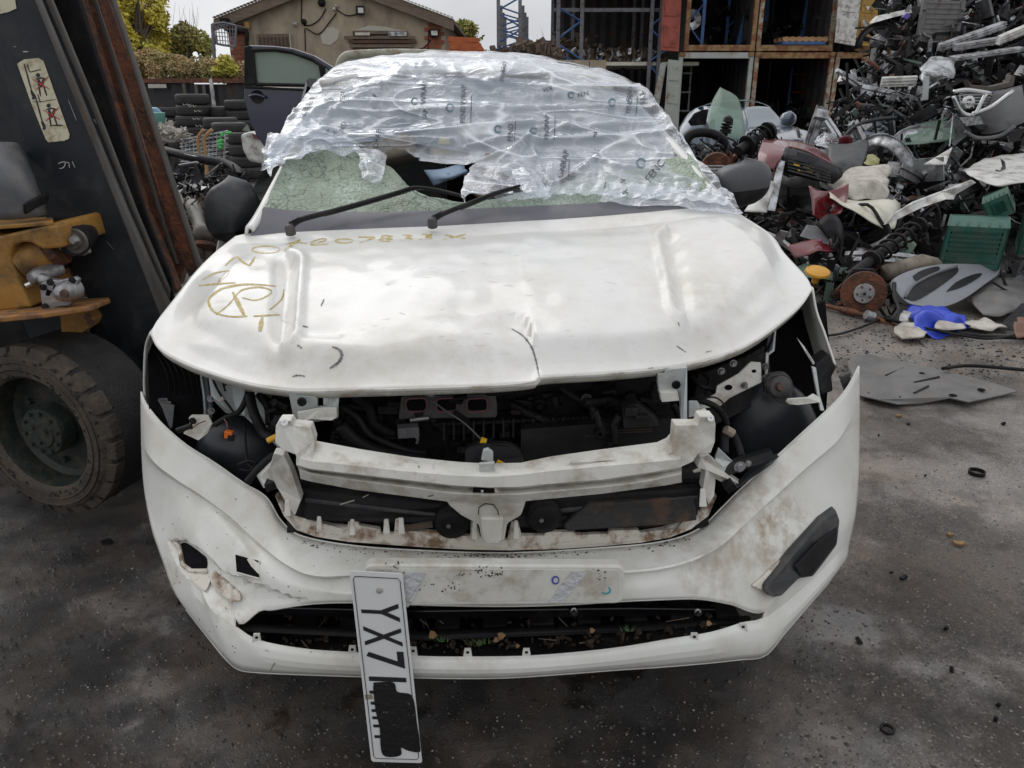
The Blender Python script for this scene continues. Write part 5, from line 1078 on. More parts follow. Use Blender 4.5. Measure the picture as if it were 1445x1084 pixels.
# mast: side channel, facing plate, inner rails
MS = fpart('mast_channel', [(-60, -60), (34, -60), (50, 0), (170, 300), (245, 490), (262, 560), (205, 560), (150, 470), (60, 300), (-8, 60)], 2.62, .10, M['mastdark'])
fpart('mast_rear_channel', [(-160, -60), (-30, -60), (0, 78), (60, 300), (120, 470), (120, 520), (60, 520), (-60, 240)], 2.72, .08, M['mastdark'])
fpart('mast_edge', [(32, -60), (40, -60), (56, 0), (114, 140), (180, 300), (242, 440), (240, 470), (234, 470), (168, 300), (105, 142), (48, 0)], 2.585, .02, M['mastgrey'], bev=.006)
fpart('mast_groove', [(52, -60), (86, -60), (112, 0), (205, 300), (242, 395), (246, 440), (186, 300), (118, 140), (60, 0)], 2.74, .02, M['black'])
fpart('mast_edge', [(50, -60), (60, -60), (74, 0), (132, 140), (194, 300), (240, 410), (238, 424), (186, 300), (122, 140), (62, 0)], 2.66, .012, M['mastgrey'], bev=.006)
RA = fpart('inner_rail', [(56, -60), (96, -60), (114, 0), (142, 92), (172, 190), (205, 300), (236, 372), (250, 410), (240, 420), (196, 300), (130, 110), (86, 0)], 2.76, .05, M['rust'], bev=.006)
fpart('inner_rail', [(96, -60), (118, -60), (136, 0), (166, 92), (200, 200), (236, 300), (262, 372), (252, 405), (222, 330), (206, 290), (172, 180), (142, 82), (114, 0)], 2.86, .05, M['rust'], bev=.006)
fpart('inner_rail', [(110, -60), (134, -60), (152, 0), (184, 90), (220, 200), (255, 300), (280, 378), (266, 392), (250, 350), (222, 260), (190, 160), (160, 70), (136, 0)], 2.80, .03, M['rust'], bev=.006)
fpart('rail_outer_edge', [(138, -60), (144, -60), (160, 0), (178, 52), (210, 150), (258, 300), (283, 376), (278, 382), (252, 300), (206, 160), (173, 55), (154, 0)], 2.78, .025, M['mastgrey'], bev=.005)
# pressed ridge lines on the rusty rail and chain links
q = MB(); q.tube([at(x, y, 2.79) for x, y in [(92, -60), (110, 0), (150, 130), (190, 260), (222, 350)]], .004, 5); q.build('rail_bead', M['rust'], RA)
q = MB(); q.tube([at(x, y, 2.84) for x, y in [(118, -60), (130, -10), (164, 95), (200, 215), (232, 320), (250, 372)]], .008, 6); q.build('lift_chain', M['mastgrey'], FL)
mp_b = MB().plate([at(x, y, 2.62) for x, y in [(-60, -60), (34, -60), (50, 0), (170, 300), (245, 490), (262, 560), (205, 560), (150, 470), (60, 300), (-8, 60)]], (0, .1, 0)).bvh()
def mproj(pts, off): return [onto(mp_b, x, y, off) or at(x, y, 2.6) for x, y in pts]
S1 = [(24, 90), (34, 84), (54, 82), (61, 86), (66, 100), (98, 190), (97, 196), (90, 199), (68, 201), (64, 196), (44, 146)]
ST = MB().plate(mproj(S1, .004), (0, .002, 0)).build('warning_sticker', M['sticker'], FL, bevel=.0005)
for (ox, oy, bar) in ((0, 0, 0), (15, 43, 1)):
    q = MB(); pc_ = lambda pts: [(x+ox, y+oy) for x, y in pts]
    for pts, wd in ((pc_([(34, 90), (40, 112), (46, 134)]), 2), (pc_([(38, 90), (42, 102)]), 1.5), (pc_([(42, 102), (58, 98)]), 1.5) if not bar else (pc_([(58, 134), (74, 134)]), 1.8), (pc_([(44, 128), (48, 138), (45, 139)]), 4),
                    (pc_([(54, 112), (57, 122), (62, 112)]), 4.5), (pc_([(55, 122), (57, 136)]), 2.2), (pc_([(61, 120), (66, 135)]), 2.2), (pc_([(50, 112), (57, 110), (66, 112)]), 2)):
        stroke(q, mp_b, pts, wd*1.1, .0048, 1.5)
    c_ = [onto(mp_b, 53.5+ox+3*math.cos(k*.785), 106+oy+3*math.sin(k*.785), .0052) for k in range(8)]
    q.plate(c_, (0, .0005, 0)); q.build('pictogram', M['gridprint'], ST)
    q = MB(); stroke(q, mp_b, pc_([(46, 112), (70, 126)]), 1.6, .0056, 1.5); stroke(q, mp_b, pc_([(68, 108), (50, 128)]), 1.6, .0058, 1.5); q.build('pictogram_cross', M['redmark'], ST)
q = MB(); stroke(q, mp_b, [(46, 144), (62, 143), (79, 140)], 1, .005, 2); q.build('sticker_line', M['gridprint'], ST)
MB().plate(mproj([(-2, -30), (16, -30), (23, 12), (12, 17), (-2, 20), (-10, 20)], .004), (0, .002, 0)).build('warning_sticker', M['sticker'], FL)
q = MB()
for pts in ([(82, 231), (87, 229), (92, 229), (90, 236), (84, 238)], [(92, 229), (97, 230), (98, 237)], [(102, 228), (106, 237)]): stroke(q, mp_b, pts, 1.3, .004, 1.5)
q.build('chalk_number', M['scrapwhite'], FL)
q = MB()
for pts, wd in (([(32, 73), (40, 73)], 2), ([(19, 66), (23, 66)], 1.6), ([(96, 140), (108, 170)], 1), ([(150, 340), (160, 352)], 1.2), ([(132, 168), (136, 174)], 2)): stroke(q, mp_b, pts, wd, .004, 1.5)
q.build('paint_chip', M['alu'], FL)
# tilt cylinder
q = MB(); q.tube([at(28, 372, 2.42), at(78, 347, 2.46)], .058, 20); q.build('tilt_cylinder', M['yellow'], FL, smooth=True, sharp=40)
q = MB(); q.tube([at(70, 351, 2.455), at(82, 345, 2.46)], .064, 20); q.build('cylinder_gland', M['rust'], FL)
q = MB(); q.tube([at(64, 354, 2.44), at(112, 333, 2.52)], .026, 16); q.build('tilt_rod', M['chrome'], FL, smooth=True, sharp=40)
q = MB(); q.tube([at(86, 345, 2.47), at(112, 333, 2.51)], .036, 14); q.build('rod_clevis', M['mastdark'], FL, smooth=True, sharp=40)
q = MB(); q.tube([at(104, 341, 2.44), at(122, 325, 2.62)], .047, 20); q.build('tilt_pivot', M['engine'], FL, smooth=True, sharp=40)
MB().lathe([(0, -.012), (.022, -.012), (.026, 0), (.038, 0), (.04, .01)], at(105, 341, 2.43), (.1, 1, 0), 20).build('pivot_washer', M['mastgrey'], FL)
MB().lathe([(0, -.02), (.012, -.02), (.013, 0)], at(107, 338, 2.41), (.1, 1, 0), 6).build('pivot_bolt', M['alu'], FL)
MB().tube([at(116, 356, 2.5), at(125, 352, 2.5)], .012, 8).build('grease_nipple', M['beige'], FL)
# yellow chassis
CH = fpart('chassis', [(-80, 330), (0, 333), (70, 317), (78, 318), (88, 350), (60, 352), (44, 343), (34, 342), (18, 346), (14, 362), (18, 376), (44, 434), (0, 440), (-80, 445)], 2.36, .4, M['yellow'], bev=.008)
MB().plate([at(-80, 312, 2.8), at(76, 309, 2.8), at(76, 318, 2.36), at(-80, 330, 2.36)], (0, 0, .012)).build('chassis_top', M['yellow'], CH, bevel=.003)
fpart('cylinder_pocket', [(14, 350), (24, 342), (36, 342), (50, 352), (76, 360), (84, 392), (48, 412), (28, 385)], 2.56, .1, M['black'])
MB().tube([at(20, 352, 2.40), at(30, 350, 2.46)], .022, 8).build('pin_end', M['rust'], CH)
STP = MB().plate([at(-80, 430, 2.72), at(60, 423, 2.72), at(152, 418, 2.72), at(155, 421, 2.5), at(128, 432, 2.3), at(60, 442, 2.22), at(0, 448, 2.2), at(-80, 450, 2.2)], (0, 0, -.016)).build('step_plate', mat('worn_step_plate', (.36, .17, .04), .55, col2=(.20, .10, .06), scale=16, dirt=(.07, .045, .03), dscale=18, dlo=.45, dhi=.65, bump=.3), FL, bevel=.004)
fpart('step_bracket', [(84, 442), (120, 434), (132, 452), (128, 462), (112, 472), (98, 476), (86, 470)], 2.45, .06, M['yellow'])
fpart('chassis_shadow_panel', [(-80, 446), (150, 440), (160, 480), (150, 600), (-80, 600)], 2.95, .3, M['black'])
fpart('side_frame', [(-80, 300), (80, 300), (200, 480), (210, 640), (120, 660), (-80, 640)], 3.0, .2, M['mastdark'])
for x, y in ((128, 456), (124, 448)): MB().tube([at(x, y, 2.43), at(x, y, 2.47)], .012, 8).build('bracket_bolt', M['rust'], FL)
q = MB(); q.tube(cr([at(138, 432, 2.56), at(140, 446, 2.56), at(132, 462, 2.56), at(128, 480, 2.6)], 5), .012, 8); q.build('brake_hose', M['black'], FL, smooth=True)
# seat side / cowl, grey rounded
cow = [[at(-60, 196, 2.5), at(0, 200, 2.5), at(24, 202, 2.56), at(36, 215, 2.62)], [at(-60, 245, 2.4), at(10, 245, 2.4), at(40, 246, 2.46), at(52, 256, 2.58)], [at(-60, 310, 2.4), at(20, 310, 2.4), at(60, 304, 2.44), at(68, 300, 2.58)]]
MB().grid(surf(cow, 6, 6)).build('cowl', M['grey'], FL, smooth=True, solid=.01)
for k in range(4): MB().tube(cr([at(34, 300-k*3, 2.40), at(52, 290-k*3, 2.42), at(66, 284-k*3, 2.5)], 4), .006, 6).build('bellows_ring', M['black'], FL, smooth=True)
q = MB(); q.tube(cr([at(0, 130, 2.8), at(4, 150, 2.8), at(18, 176, 2.8), at(28, 196, 2.75)], 5), .014, 8); q.build('lever', M['brownrub'], FL)
fpart('engine_lump', [(-60, 180), (10, 178), (24, 200), (-60, 205)], 2.9, .2, M['engine'])
# wheel
ax = Vector((.30, .95, .0)).normalized(); fc = at(56, 612, 2.28); Rr = .285
W = MB().lathe([(.19, .0), (.20, -.012), (.235, -.016), (.258, -.012), (.268, 0), (.276, .006)], fc, ax, 64).build('wheel', M['mudrubber'], FL, smooth=True, sharp=35)
MB().lathe([(.276, .006), (.288, .016), (.292, .05), (.292, .21), (.27, .24)], fc, ax, 64).build('tread', M['treadrub'], W, smooth=True, sharp=35)
a1 = ax.orthogonal().normalized(); a2 = ax.cross(a1)
for k in range(22):
    th_ = 2*math.pi*k/22; wd_ = .115
    ring = []
    wd_ *= rnd.uniform(.85, 1.1)
    for tt in (-wd_, -wd_/3, wd_/3, wd_):
        d_ = a1*math.cos(th_+tt)+a2*math.sin(th_+tt); ring.append(d_)
    b = MB(); z0, z1 = -.004, .036
    b.plate([fc+d_*.266+ax*z0 for d_ in ring]+[fc+d_*.293+ax*(z0+.010) for d_ in reversed(ring)], ax*(z1-z0)); b.build('tread_block', M['mudrubber'], W, bevel=.003)
for rad in (.225, .247): 
    q = MB().tube([fc+ax*-.017+(a1*math.cos(t*math.pi/24)+a2*math.sin(t*math.pi/24))*rad for t in range(49)], .0028, 6, cap=False); q.build('sidewall_rib', M['mudrubber'], W, smooth=True)
rr = random.Random(2); q = MB()
for k in range(150):
    t = rr.uniform(0, 6.28); rad = rr.choice((rr.uniform(.25, .27), rr.uniform(.2, .22), rr.uniform(.285, .294))); d_ = a1*math.cos(t)+a2*math.sin(t)
    q.box(fc+d_*rad+ax*(-.013 if rad < .28 else rr.uniform(.02, .1)), (rr.uniform(.004, .014), .006, rr.uniform(.003, .008)), (rr.random()*3, rr.random()*3, rr.random()*3))
q.build('tyre_damage', M['treadrub'], W, kind='stuff')
q = MB()
for k, ch in enumerate('OBE'):
    vs, fs = text_verts(ch, True); t0 = R(118-k*9)
    c_ = Vector((-1, 0, 0)); 
    ux = (Vector((1, 0, 0))-ax*ax.x).normalized(); uz = Vector((0, 0, 1))
    d_ = ux*math.cos(t0)+uz*math.sin(t0); tg = ux*math.sin(t0)-uz*math.cos(t0)
    q.add([fc+d_*(.2365+v.y*.018)+tg*((v.x-.3)*.020)-ax*.0175 for v in vs], fs)
q.build('moulded_lettering', M['treadrub'], W)
RIM = MB().lathe([(.19, .0), (.185, .02), (.182, .07), (.165, .085), (.08, .085), (.06, .06), (.0, .06)], fc, ax, 48).build('rim', M['hubgreen'], FL, smooth=True, sharp=30)
HUBp = MB().lathe([(0, -.0), (.05, -.0), (.053, .006), (.078, .008), (.082, .016), (.082, .07)], fc+ax*.0, ax, 32).build('hub', M['hubgreen'], FL, smooth=True, sharp=30)
for k in range(10):
    t = 2*math.pi*k/10; MB().lathe([(0, -.010), (.0065, -.010), (.0075, 0)], fc+(a1*math.cos(t)+a2*math.sin(t))*.067+ax*.008, ax, 6).build('hub_bolt', M['hubgreen'], HUBp)
for k in range(3):
    t = 2*math.pi*k/3+.4; MB().lathe([(0, -.008), (.007, -.008), (.009, 0)], fc+(a1*math.cos(t)+a2*math.sin(t))*.03, ax, 6).build('hub_bolt', M['hubgreen'], HUBp)
for k in range(6):
    t = 2*math.pi*k/6+.3; MB().lathe([(0, -.016), (.010, -.016), (.012, 0), (.018, .002)], fc+(a1*math.cos(t)+a2*math.sin(t))*.128+ax*.085, ax, 6).build('wheel_nut', M['hubgreen'], RIM)
# wheel arch dark interior
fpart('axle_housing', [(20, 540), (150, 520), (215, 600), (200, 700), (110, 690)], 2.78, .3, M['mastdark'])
# starter motor on the step plate
SM = thing('starter_motor', 'dirty aluminium starter motor lying on the yellow forklift step plate', 'car part', at(80, 432, 2.4))
fl_ = [(56, 405), (58, 400), (70, 394), (82, 396), (92, 394), (104, 391), (110, 395), (108, 404), (103, 412), (104, 424), (98, 432), (84, 433), (64, 438), (59, 434)]
MB().plate([at(x, y, 2.33) for x, y in fl_], (.0, .022, 0)).build('mounting_flange', M['alu'], SM, bevel=.003)
MB().lathe([(0, -.03), (.012, -.028), (.022, -.02), (.030, 0), (.034, .02), (.034, .05)], at(90, 413, 2.31), (.1, 1, .05), 20).build('drive_housing', M['alu'], SM, smooth=True, sharp=35)
MB().lathe([(0, -.01), (.012, -.01), (.014, 0), (.010, .002)], at(92, 414, 2.285), (.1, 1, .05), 12).build('pinion_shaft', M['finbrown'], SM)
MB().lathe([(0, -.02), (.016, -.018), (.022, -.006), (.026, .01), (.026, .09)], at(50, 391, 2.36), (.3, 1, .1), 16).build('solenoid', M['alu'], SM, smooth=True, sharp=35)
MB().tube([at(52, 388, 2.37), at(66, 398, 2.35)], .018, 10).build('housing_web', M['alu'], SM, smooth=True)
for pts in ([(76, 402), (82, 403), (80, 410), (74, 408)], [(66, 408), (73, 411), (69, 418), (64, 417)], [(84, 398), (90, 397), (84, 402)]): MB().plate([at(x, y, 2.3285) for x, y in pts], (0, .001, 0)).build('flange_opening', M['darkint'], SM)
for x, y in ((101, 396), (63, 433), (70, 399), (60, 406)): MB().lathe([(0, -.002), (.005, -.002), (.0055, 0), (.010, 0), (.011, .01)], at(x, y, 2.325), (0, 1, 0), 12).build('flange_hole', M['engine'], SM)
MB().tube([at(36, 404, 2.35), at(44, 400, 2.36)], .010, 8).build('terminal', M['chrome'], SM)
# ------------------------------------------------------------------ gable workshop
BY = 24.0; mpp = (BY*CP)/FPX
def bx_(x): return (x-722.5)*(at(0, 100, BY)-at(1, 100, BY)).length*1.0
def bp(x, y, Y=BY): return at(x, y, Y)
BLD = thing('workshop_building', 'old grey rendered workshop with low gable roof and brown shutters behind the scrapyard', 'building', (-5, BY, 0))
gl, gr_ = bp(328, 100).x, bp(629, 100).x
def z_at(y, Y=BY): return at(722, y, Y).z
apx, apz = bp(468, -30).x, z_at(-30)
el = z_at(30)
MB().plate([(gl, BY, 0), (gr_, BY, 0), (gr_, BY, el), (apx, BY, apz), (gl, BY, el)], (0, 7, 0)).build('wall', M['render'], BLD)
for s_, x0 in ((1, gl), (-1, gr_)):
    dx = apx-x0; o_ = -.28 if s_ > 0 else .28
    sl = (apz-el)/abs(dx)
    a = Vector((x0+o_, BY-.25, el-sl*abs(o_)+.03)); b = Vector((apx, BY-.25, apz+.03))
    MB().plate([a, b, b+Vector((0, 0, .10)), a+Vector((0, 0, .10))], (0, 7.6, 0)).build('roof', M['wood'], BLD)
    MB().plate([a+Vector((0, -.02, -.20)), b+Vector((0, -.02, -.20)), b+Vector((0, -.02, .05)), a+Vector((0, -.02, .05))], (0, .06, 0)).build('barge_board', M['wood'], BLD)
    # corrugated sheet ends
    n_ = 34
    for k in range(n_):
        t = (k+.5)/n_; p = a.lerp(b, t); 
        MB().box(p+Vector((0, -.02, .13)), (abs(dx)/n_*.8, .12, .035), (0, -math.atan(sl)*s_, 0)).build('roof_sheet_end', M['cream'] if s_ < 0 else M['wood'], BLD)
# brick quoins
for col_x, x0, rows_ in ((gl-.02, 0, 26), (gr_+.02, 1, 6)):
    for k in range(rows_):
        z = el-.12-k*.115 if x0 == 0 else el-.1-k*.11
        if z < .1: break
        for j in range(2): MB().box((col_x+(.14+j*.24+(.1 if k % 2 else 0))*(1 if x0 == 0 else -1), BY-.012-.004*(k % 2), z), (.22, .03, .095)).build('brick', M['brick'], BLD)
# gutter and downpipe
q = MB(); q.tube(cr([bp(314, 28, BY-.3), bp(316, 38, BY-.3), bp(324, 43, BY-.2), bp(340, 44, BY-.15), bp(348, 46, BY-.12), bp(348, 66, BY-.12), bp(348, 130, BY-.12)], 4), .06, 8); q.build('downpipe', M['black'], BLD, smooth=True)
MB().box(bp(318, 30, BY-.3), (.22, .3, .14)).build('gutter_end', M['black'], BLD)
def bbox(x0, y0, x1, y1, d, m, name, par=BLD, Y=BY-.01):
    a = bp(x0, y0, Y); b = bp(x1, y1, Y)
    return MB().box(((a.x+b.x)/2, Y-d/2, (a.z+b.z)/2), (abs(b.x-a.x), d, abs(a.z-b.z))).build(name, m, par)
W1 = bbox(363, 48, 411, 70, .04, M['wood'], 'window'); 
for k in range(8): bbox(366+k*5.4, 52, 369.5+k*5.4, 70, .03, M['brownrub'], 'board', W1, BY-.055)
bbox(360, 48, 362.5, 72, .08, M['cream'], 'window_jamb'); bbox(409, 48, 412, 72, .08, M['cream'], 'window_jamb')
W2 = bbox(498, 44, 576, 74, .03, M['brownrub'], 'window')
for k, (x0, x1, y, mm) in enumerate(((486, 586, 53, 'wood'), (492, 588, 59, 'roofbrown'), (494, 584, 65, 'wood'), (498, 578, 71, 'brownrub'), (500, 575, 46, 'wood'))): bbox(x0, y-2, x1, y+2.2, .05, M[mm], 'board', W2, BY-.05)
bbox(501, 46, 522, 50, .03, M['cream'], 'pane', W2, BY-.11); bbox(548, 45, 574, 51, .03, M['silver'], 'pane', W2, BY-.11)
q = MB(); 
for P in ([(452, 50), (458, 40), (470, 38), (479, 44), (477, 55), (466, 64), (455, 62)],): q.plate([bp(x, y, BY-.015) for x, y in P], (0, .01, 0))
q.build('bare_render_patch', M['renderpatch'], BLD)
q = MB(); q.plate([bp(x, y, BY-.014) for x, y in [(500, 43), (520, 36), (545, 38), (560, 42), (576, 44)]], (0, .01, 0)); q.build('bare_render_patch', M['renderpatch'], BLD)
for x, y, w_, h_, m in ((509, 15, 11, 12, 'black'), (613, 47, 12, 11, 'black'), (351, 36, 7, 9, 'contyellow')):
    o = bbox(x-w_/2, y-h_/2, x+w_/2, y+h_/2, .18, M[m], 'floodlight' if m == 'black' else 'alarm_box')
    if m == 'black': bbox(x-w_/2+1.5, y-h_/2+2, x+w_/2-1.5, y+h_/2-2.5, .02, M['scrapwhite'], 'lamp_glass', o, BY-.2)
for x, y, r_ in ((454, 4, .11), (417, 34, .06), (429, 31, .08), (472, 13, .05), (475, 9, .05)):
    MB().lathe([(0, -.12), (r_*.7, -.11), (r_, -.03), (r_, 0)], bp(x, y, BY-.02), (0, 1, 0), 12).build('camera_dome' if r_ > .07 else 'junction_box', M['black'] if r_ > .07 else M['scrapwhite'], BLD, smooth=True)
for pts in ([(426, -10), (425, 30)], [(429, 36), (440, 35), (452, 26), (460, 12)], [(475, 14), (490, 22), (505, 20)], [(432, 40), (450, 48), (466, 30), (475, 18)], [(430, 40), (431, 72)], [(608, 56), (600, 66), (590, 70)], [(605, 42), (604, 70)]):
    MB().tube(cr([bp(x, y, BY-.03) for x, y in pts], 4), .016, 5).build('cable', M['black'], BLD)
# ------------------------------------------------------------------ boundary fence
FY = 18.0; FZ = z_at(114, FY)
FN = thing('corrugated_fence', 'dark corrugated metal fence with rusty top rail behind the tyre stacks', 'fence', (-8, FY, 0))
x = -15.0; k = 0
while x < bp(345, 100, FY).x:
    b = MB(); n_ = 8; rows = [[Vector((x+j*.1, FY+(.03 if j % 2 else 0), z)) for j in range(n_+1)] for z in (0, FZ-.02-.05*(k % 3 == 1))]
    b.grid(rows).build('sheet', M['fence'], FN, solid=.003); x += .8; k += 1
MB().box(((-15+bp(345, 100, FY).x)/2, FY-.04, FZ), (15+bp(345, 100, FY).x, .1, .09)).build('top_rail', M['rust'], FN)
for xx, y0, y1 in ((297, 112, 155), (259, 118, 140), (276, 120, 138), (287, 120, 138)):
    a = bp(xx, y0, FY-.1); b_ = bp(xx, y1, FY-.1); MB().box((a.x, FY-.08, (a.z+b_.z)/2), (.07, .05, a.z-b_.z)).build('post', M['scrapwhite'] if xx == 297 else M['mastgrey'], FN)
a = bp(209, 119, FY-.1); b_ = bp(235, 124, FY-.1); MB().box(((a.x+b_.x)/2, FY-.1, (a.z+b_.z)/2), (b_.x-a.x, .03, .08)).build('pale_board', M['cloth'], FN)
# mesh cage on the gantry beside the workshop
CG = thing('mesh_cage', 'galvanised wire mesh cage on a post beside the workshop gutter', 'cage', bp(310, 110, 21))
q = MB(); q.tube([bp(303, 95, 21), bp(300, 34, 21)], .05, 6); q.build('post', M['rackgrey'], CG)
q = MB()
cgp = [(300, 34), (316, 32), (333, 36), (332, 66), (316, 64), (306, 62)]
for y0, y1 in ((34, 63),):
    for k in range(9): q.tube([bp(300+k*4, 34+abs(k-4)*.4, 21), bp(304+k*3.6, 63, 21)], .012, 4)
    for k in range(6): q.tube([bp(300+k*.6, 34+k*5.6, 21), bp(333, 36+k*5.8, 21)], .012, 4)
for a_, b_ in zip(cgp, cgp[1:]+cgp[:1]): q.tube([bp(*a_, 21), bp(*b_, 21)], .03, 5)
for a_ in cgp[:3]: q.tube([bp(*a_, 21), bp(*a_, 21)+Vector((0, 1, 0))], .025, 5)
q.build('wire_panel', M['rackgrey'], CG)

# ------------------------------------------------------------------ trees and brambles
def foliage(name, par, clumps, n, size, m, seed, kind=None):
    r_ = random.Random(seed); b = MB(); vs = []; fs = []
    tot = sum(c[3]*c[4]*c[5] for c in clumps)
    for c in clumps:
        for k in range(int(n*c[3]*c[4]*c[5]/tot)):
            d = Vector((r_.gauss(0, 1), r_.gauss(0, 1), r_.gauss(0, 1))).normalized()*(r_.random()**.45)
            p = Vector((c[0]+d.x*c[3], c[1]+d.y*c[4], c[2]+d.z*c[5]))
            if noise.noise(p*1.6+Vector((seed, 0, 0))) < -.22: continue
            a = Vector((r_.gauss(0, 1), r_.gauss(0, 1), r_.gauss(0, .7))).normalized(); bb = a.orthogonal().normalized(); s_ = size*r_.uniform(.6, 1.5)
            i = len(vs); vs += [p+a*s_, p+bb*s_*.5, p-a*s_, p-bb*s_*.5]; fs.append((i, i+1, i+2, i+3))
    b.v = vs; b.f = fs
    return b.build(name, m, par, kind=kind)
def tree(name, label, base, top, clumps, n, size, m, seed, group=None):
    t = thing(name, label, 'tree', base, group)
    r_ = random.Random(seed); b = MB(); B = Vector(base); T = Vector(top)
    b.tube(cr([B, B.lerp(T, .35)+Vector((.1, 0, 0)), B.lerp(T, .7)-Vector((.1, 0, 0)), T], 4), [.12-.10*k/12 for k in range(13)], 7)
    for c in clumps:
        for k in range(3):
            s0 = B.lerp(T, r_.uniform(.3, .8)); e = Vector(c[:3])+Vector((r_.uniform(-1, 1)*c[3], r_.uniform(-1, 1)*c[4], r_.uniform(.2, 1)*c[5]))*.8
            b.tube([s0, s0.lerp(e, .5)+Vector((0, 0, .15)), e], [.04, .025, .008], 5)
    b.build('trunk', M['bark'], t)
    foliage('crown', t, clumps, n, size, m, seed)
    return t
def cl(x, y, Y, rx, rz): p = at(x, y, Y); s_ = p.y*CP/FPX; return (p.x, p.y, p.z, rx*s_, rx*s_*.8, rz*s_)
g_ = lambda x, Y: (at(x, 100, Y).x, Y, 0)
tree('birch_tree', 'tall birch with yellow autumn leaves behind the fence, next to the mast', g_(188, 21), at(195, -20, 21), [cl(178, 25, 21, 26, 36), cl(208, 10, 21.5, 30, 30), cl(222, 35, 21.3, 16, 30), cl(185, 65, 21, 26, 30), cl(215, 55, 21.5, 24, 34), cl(205, 85, 20.8, 34, 22), cl(180, -15, 21, 22, 22)], 16000, .06, M['leafy'], 3)
tree('birch_tree', 'smaller greener tree with thin bare twigs on top behind the fence', g_(262, 22), at(262, 28, 22), [cl(262, 55, 22, 20, 22), cl(282, 66, 22, 20, 22), cl(238, 62, 22, 16, 22), cl(245, 75, 22, 16, 18), cl(270, 90, 22, 26, 14)], 5200, .05, M['leafg'], 5)
tree('self_seeded_tree', 'small dark leafed tree showing above the stack of orange boards', g_(655, 30), at(655, 36, 30), [cl(655, 42, 30, 20, 12), cl(668, 50, 30, 14, 9), cl(643, 48, 30, 10, 9)], 1600, .09, M['leafg'], 8)
foliage('bramble_hedge', None, [cl(170+k*22, 100+3*math.sin(k), 19.2+.3*(k % 2), 22, 17) for k in range(9)]+[cl(318, 92, 19.3, 10, 16), cl(210, 82, 19.6, 26, 12), cl(240, 86, 19.6, 26, 10)], 15000, .035, M['leafb'], 11, kind='stuff')
foliage('yellow_shrub_leaves', None, [cl(318, 88, 18.9, 12, 9), cl(326, 98, 18.9, 10, 8), cl(308, 100, 18.9, 10, 6)], 900, .05, M['leafy'], 12, kind='stuff')
foliage('far_undergrowth', None, [cl(690+k*14, 76, 34, 12, 5) for k in range(6)], 2500, .06, M['leafg'], 13, kind='stuff')
q = MB(); rr = random.Random(31)
for k in range(70):
    x = rr.choice((rr.gauss(262, 10), rr.gauss(200, 22), rr.gauss(755, 20))); Y = 30 if x > 500 else 21.5; y = rr.uniform(20, 50) if x < 500 else rr.uniform(45, 75)
    a = at(x, y+30, Y); b_ = at(x+rr.uniform(-6, 6), y-rr.uniform(0, 25), Y); q.tube([a, a.lerp(b_, .5)+Vector((rr.uniform(-.1, .1), 0, 0)), b_], [.006, .004, .002], 4)
q.build('bare_twigs', M['bark'], None, kind='stuff')

# ------------------------------------------------------------------ tyres
tyre_me = None
def tyre(loc, label, group, rot=(0, 0, 0), s=1.0, w=.2):
    global tyre_me
    t = thing('used_tyre', label, 'tyre', loc, group)
    if tyre_me is None:
        b = MB().lathe([(.19, -.085), (.20, -.095), (.27, -.1), (.305, -.09), (.318, -.075), (.322, -.03), (.316, -.026), (.316, -.018), (.322, -.014), (.322, .014), (.316, .018), (.316, .026), (.322, .03), (.318, .075), (.305, .09), (.27, .1), (.20, .095), (.19, .085), (.185, 0), (.19, -.085)], (0, 0, 0), (0, 0, 1), 36)
        o = b.build('tyre_mesh', M['rubber'], t, smooth=True, sharp=50); o.location = (0, 0, 0); tyre_me = o.data; o.name = 'casing'
        # mesh verts were shifted by the thing's location: undo
        for v in tyre_me.vertices: v.co = v.co + Vector(loc)
    else:
        o = bpy.data.objects.new('casing', tyre_me); COL.objects.link(o); o.parent = t
    t.rotation_euler = rot; t.scale = (s, s, s*w/.2)
    return t
ordn = ['top', 'second', 'third', 'fourth', 'fifth', 'sixth', 'seventh', 'eighth', 'ninth']
stacks = [(246, 17.8, 6, 'the low dark stack against the fence', .98), (276, 16.6, 7, 'the tall stack with chalk marks', 1.03), (318, 16.9, 6, 'the tall stack beside the chalk marked one', 1.0), (310, 15.6, 5, 'the stack with the widest tyres, behind the trolley', 1.02), (343, 16.6, 7, 'the stack below the dark blue door', .95), (345, 14.6, 4, 'the short stack near the white bumper', 1.0),
          (325, 14.9, 5, 'the short stack right behind the trolley', .95), (236, 12.2, 3, 'the low stack behind the rusty mast', 1.0), (256, 17.3, 5, 'the stack half behind the chalk marked one', .9)]
rr = random.Random(17)
for px_, Y, n_, ds, sc_ in stacks:
    X = at(px_, 180, Y).x
    for k in range(n_):
        tyre((X+rr.uniform(-.03, .03), Y+rr.uniform(-.03, .03), (.1+k*.2)*sc_), f'{ordn[n_-1-k]} tyre from the top in {ds}' if k < n_-1 else f'used tyre on top of {ds}', 'stacked used tyres', (0, 0, rr.uniform(0, 6)), sc_*rr.uniform(.97, 1.03))
# chalk on tyres
q = MB()
for k, (x, y) in enumerate(((262, 148), (270, 150), (278, 157), (276, 168), (280, 178))):
    for j in range(4): q.tube([at(x+j*3-4, y-1.5+(j % 2)*2, 16.2), at(x+j*3-2, y+1-(j % 2)*2, 16.2)], .008, 4)
tag(q.build('chalk_marks', M['cloth']), 'white chalk scribbles across the sides of the stacked tyres', 'chalk marks')
tyre(gz(1112, 330, .12)+Vector((0, .2, .08)), 'flat lying used tyre under the red bumper beside the wrecked car mirror', None, (R(4), R(-4), 0), 1.0)

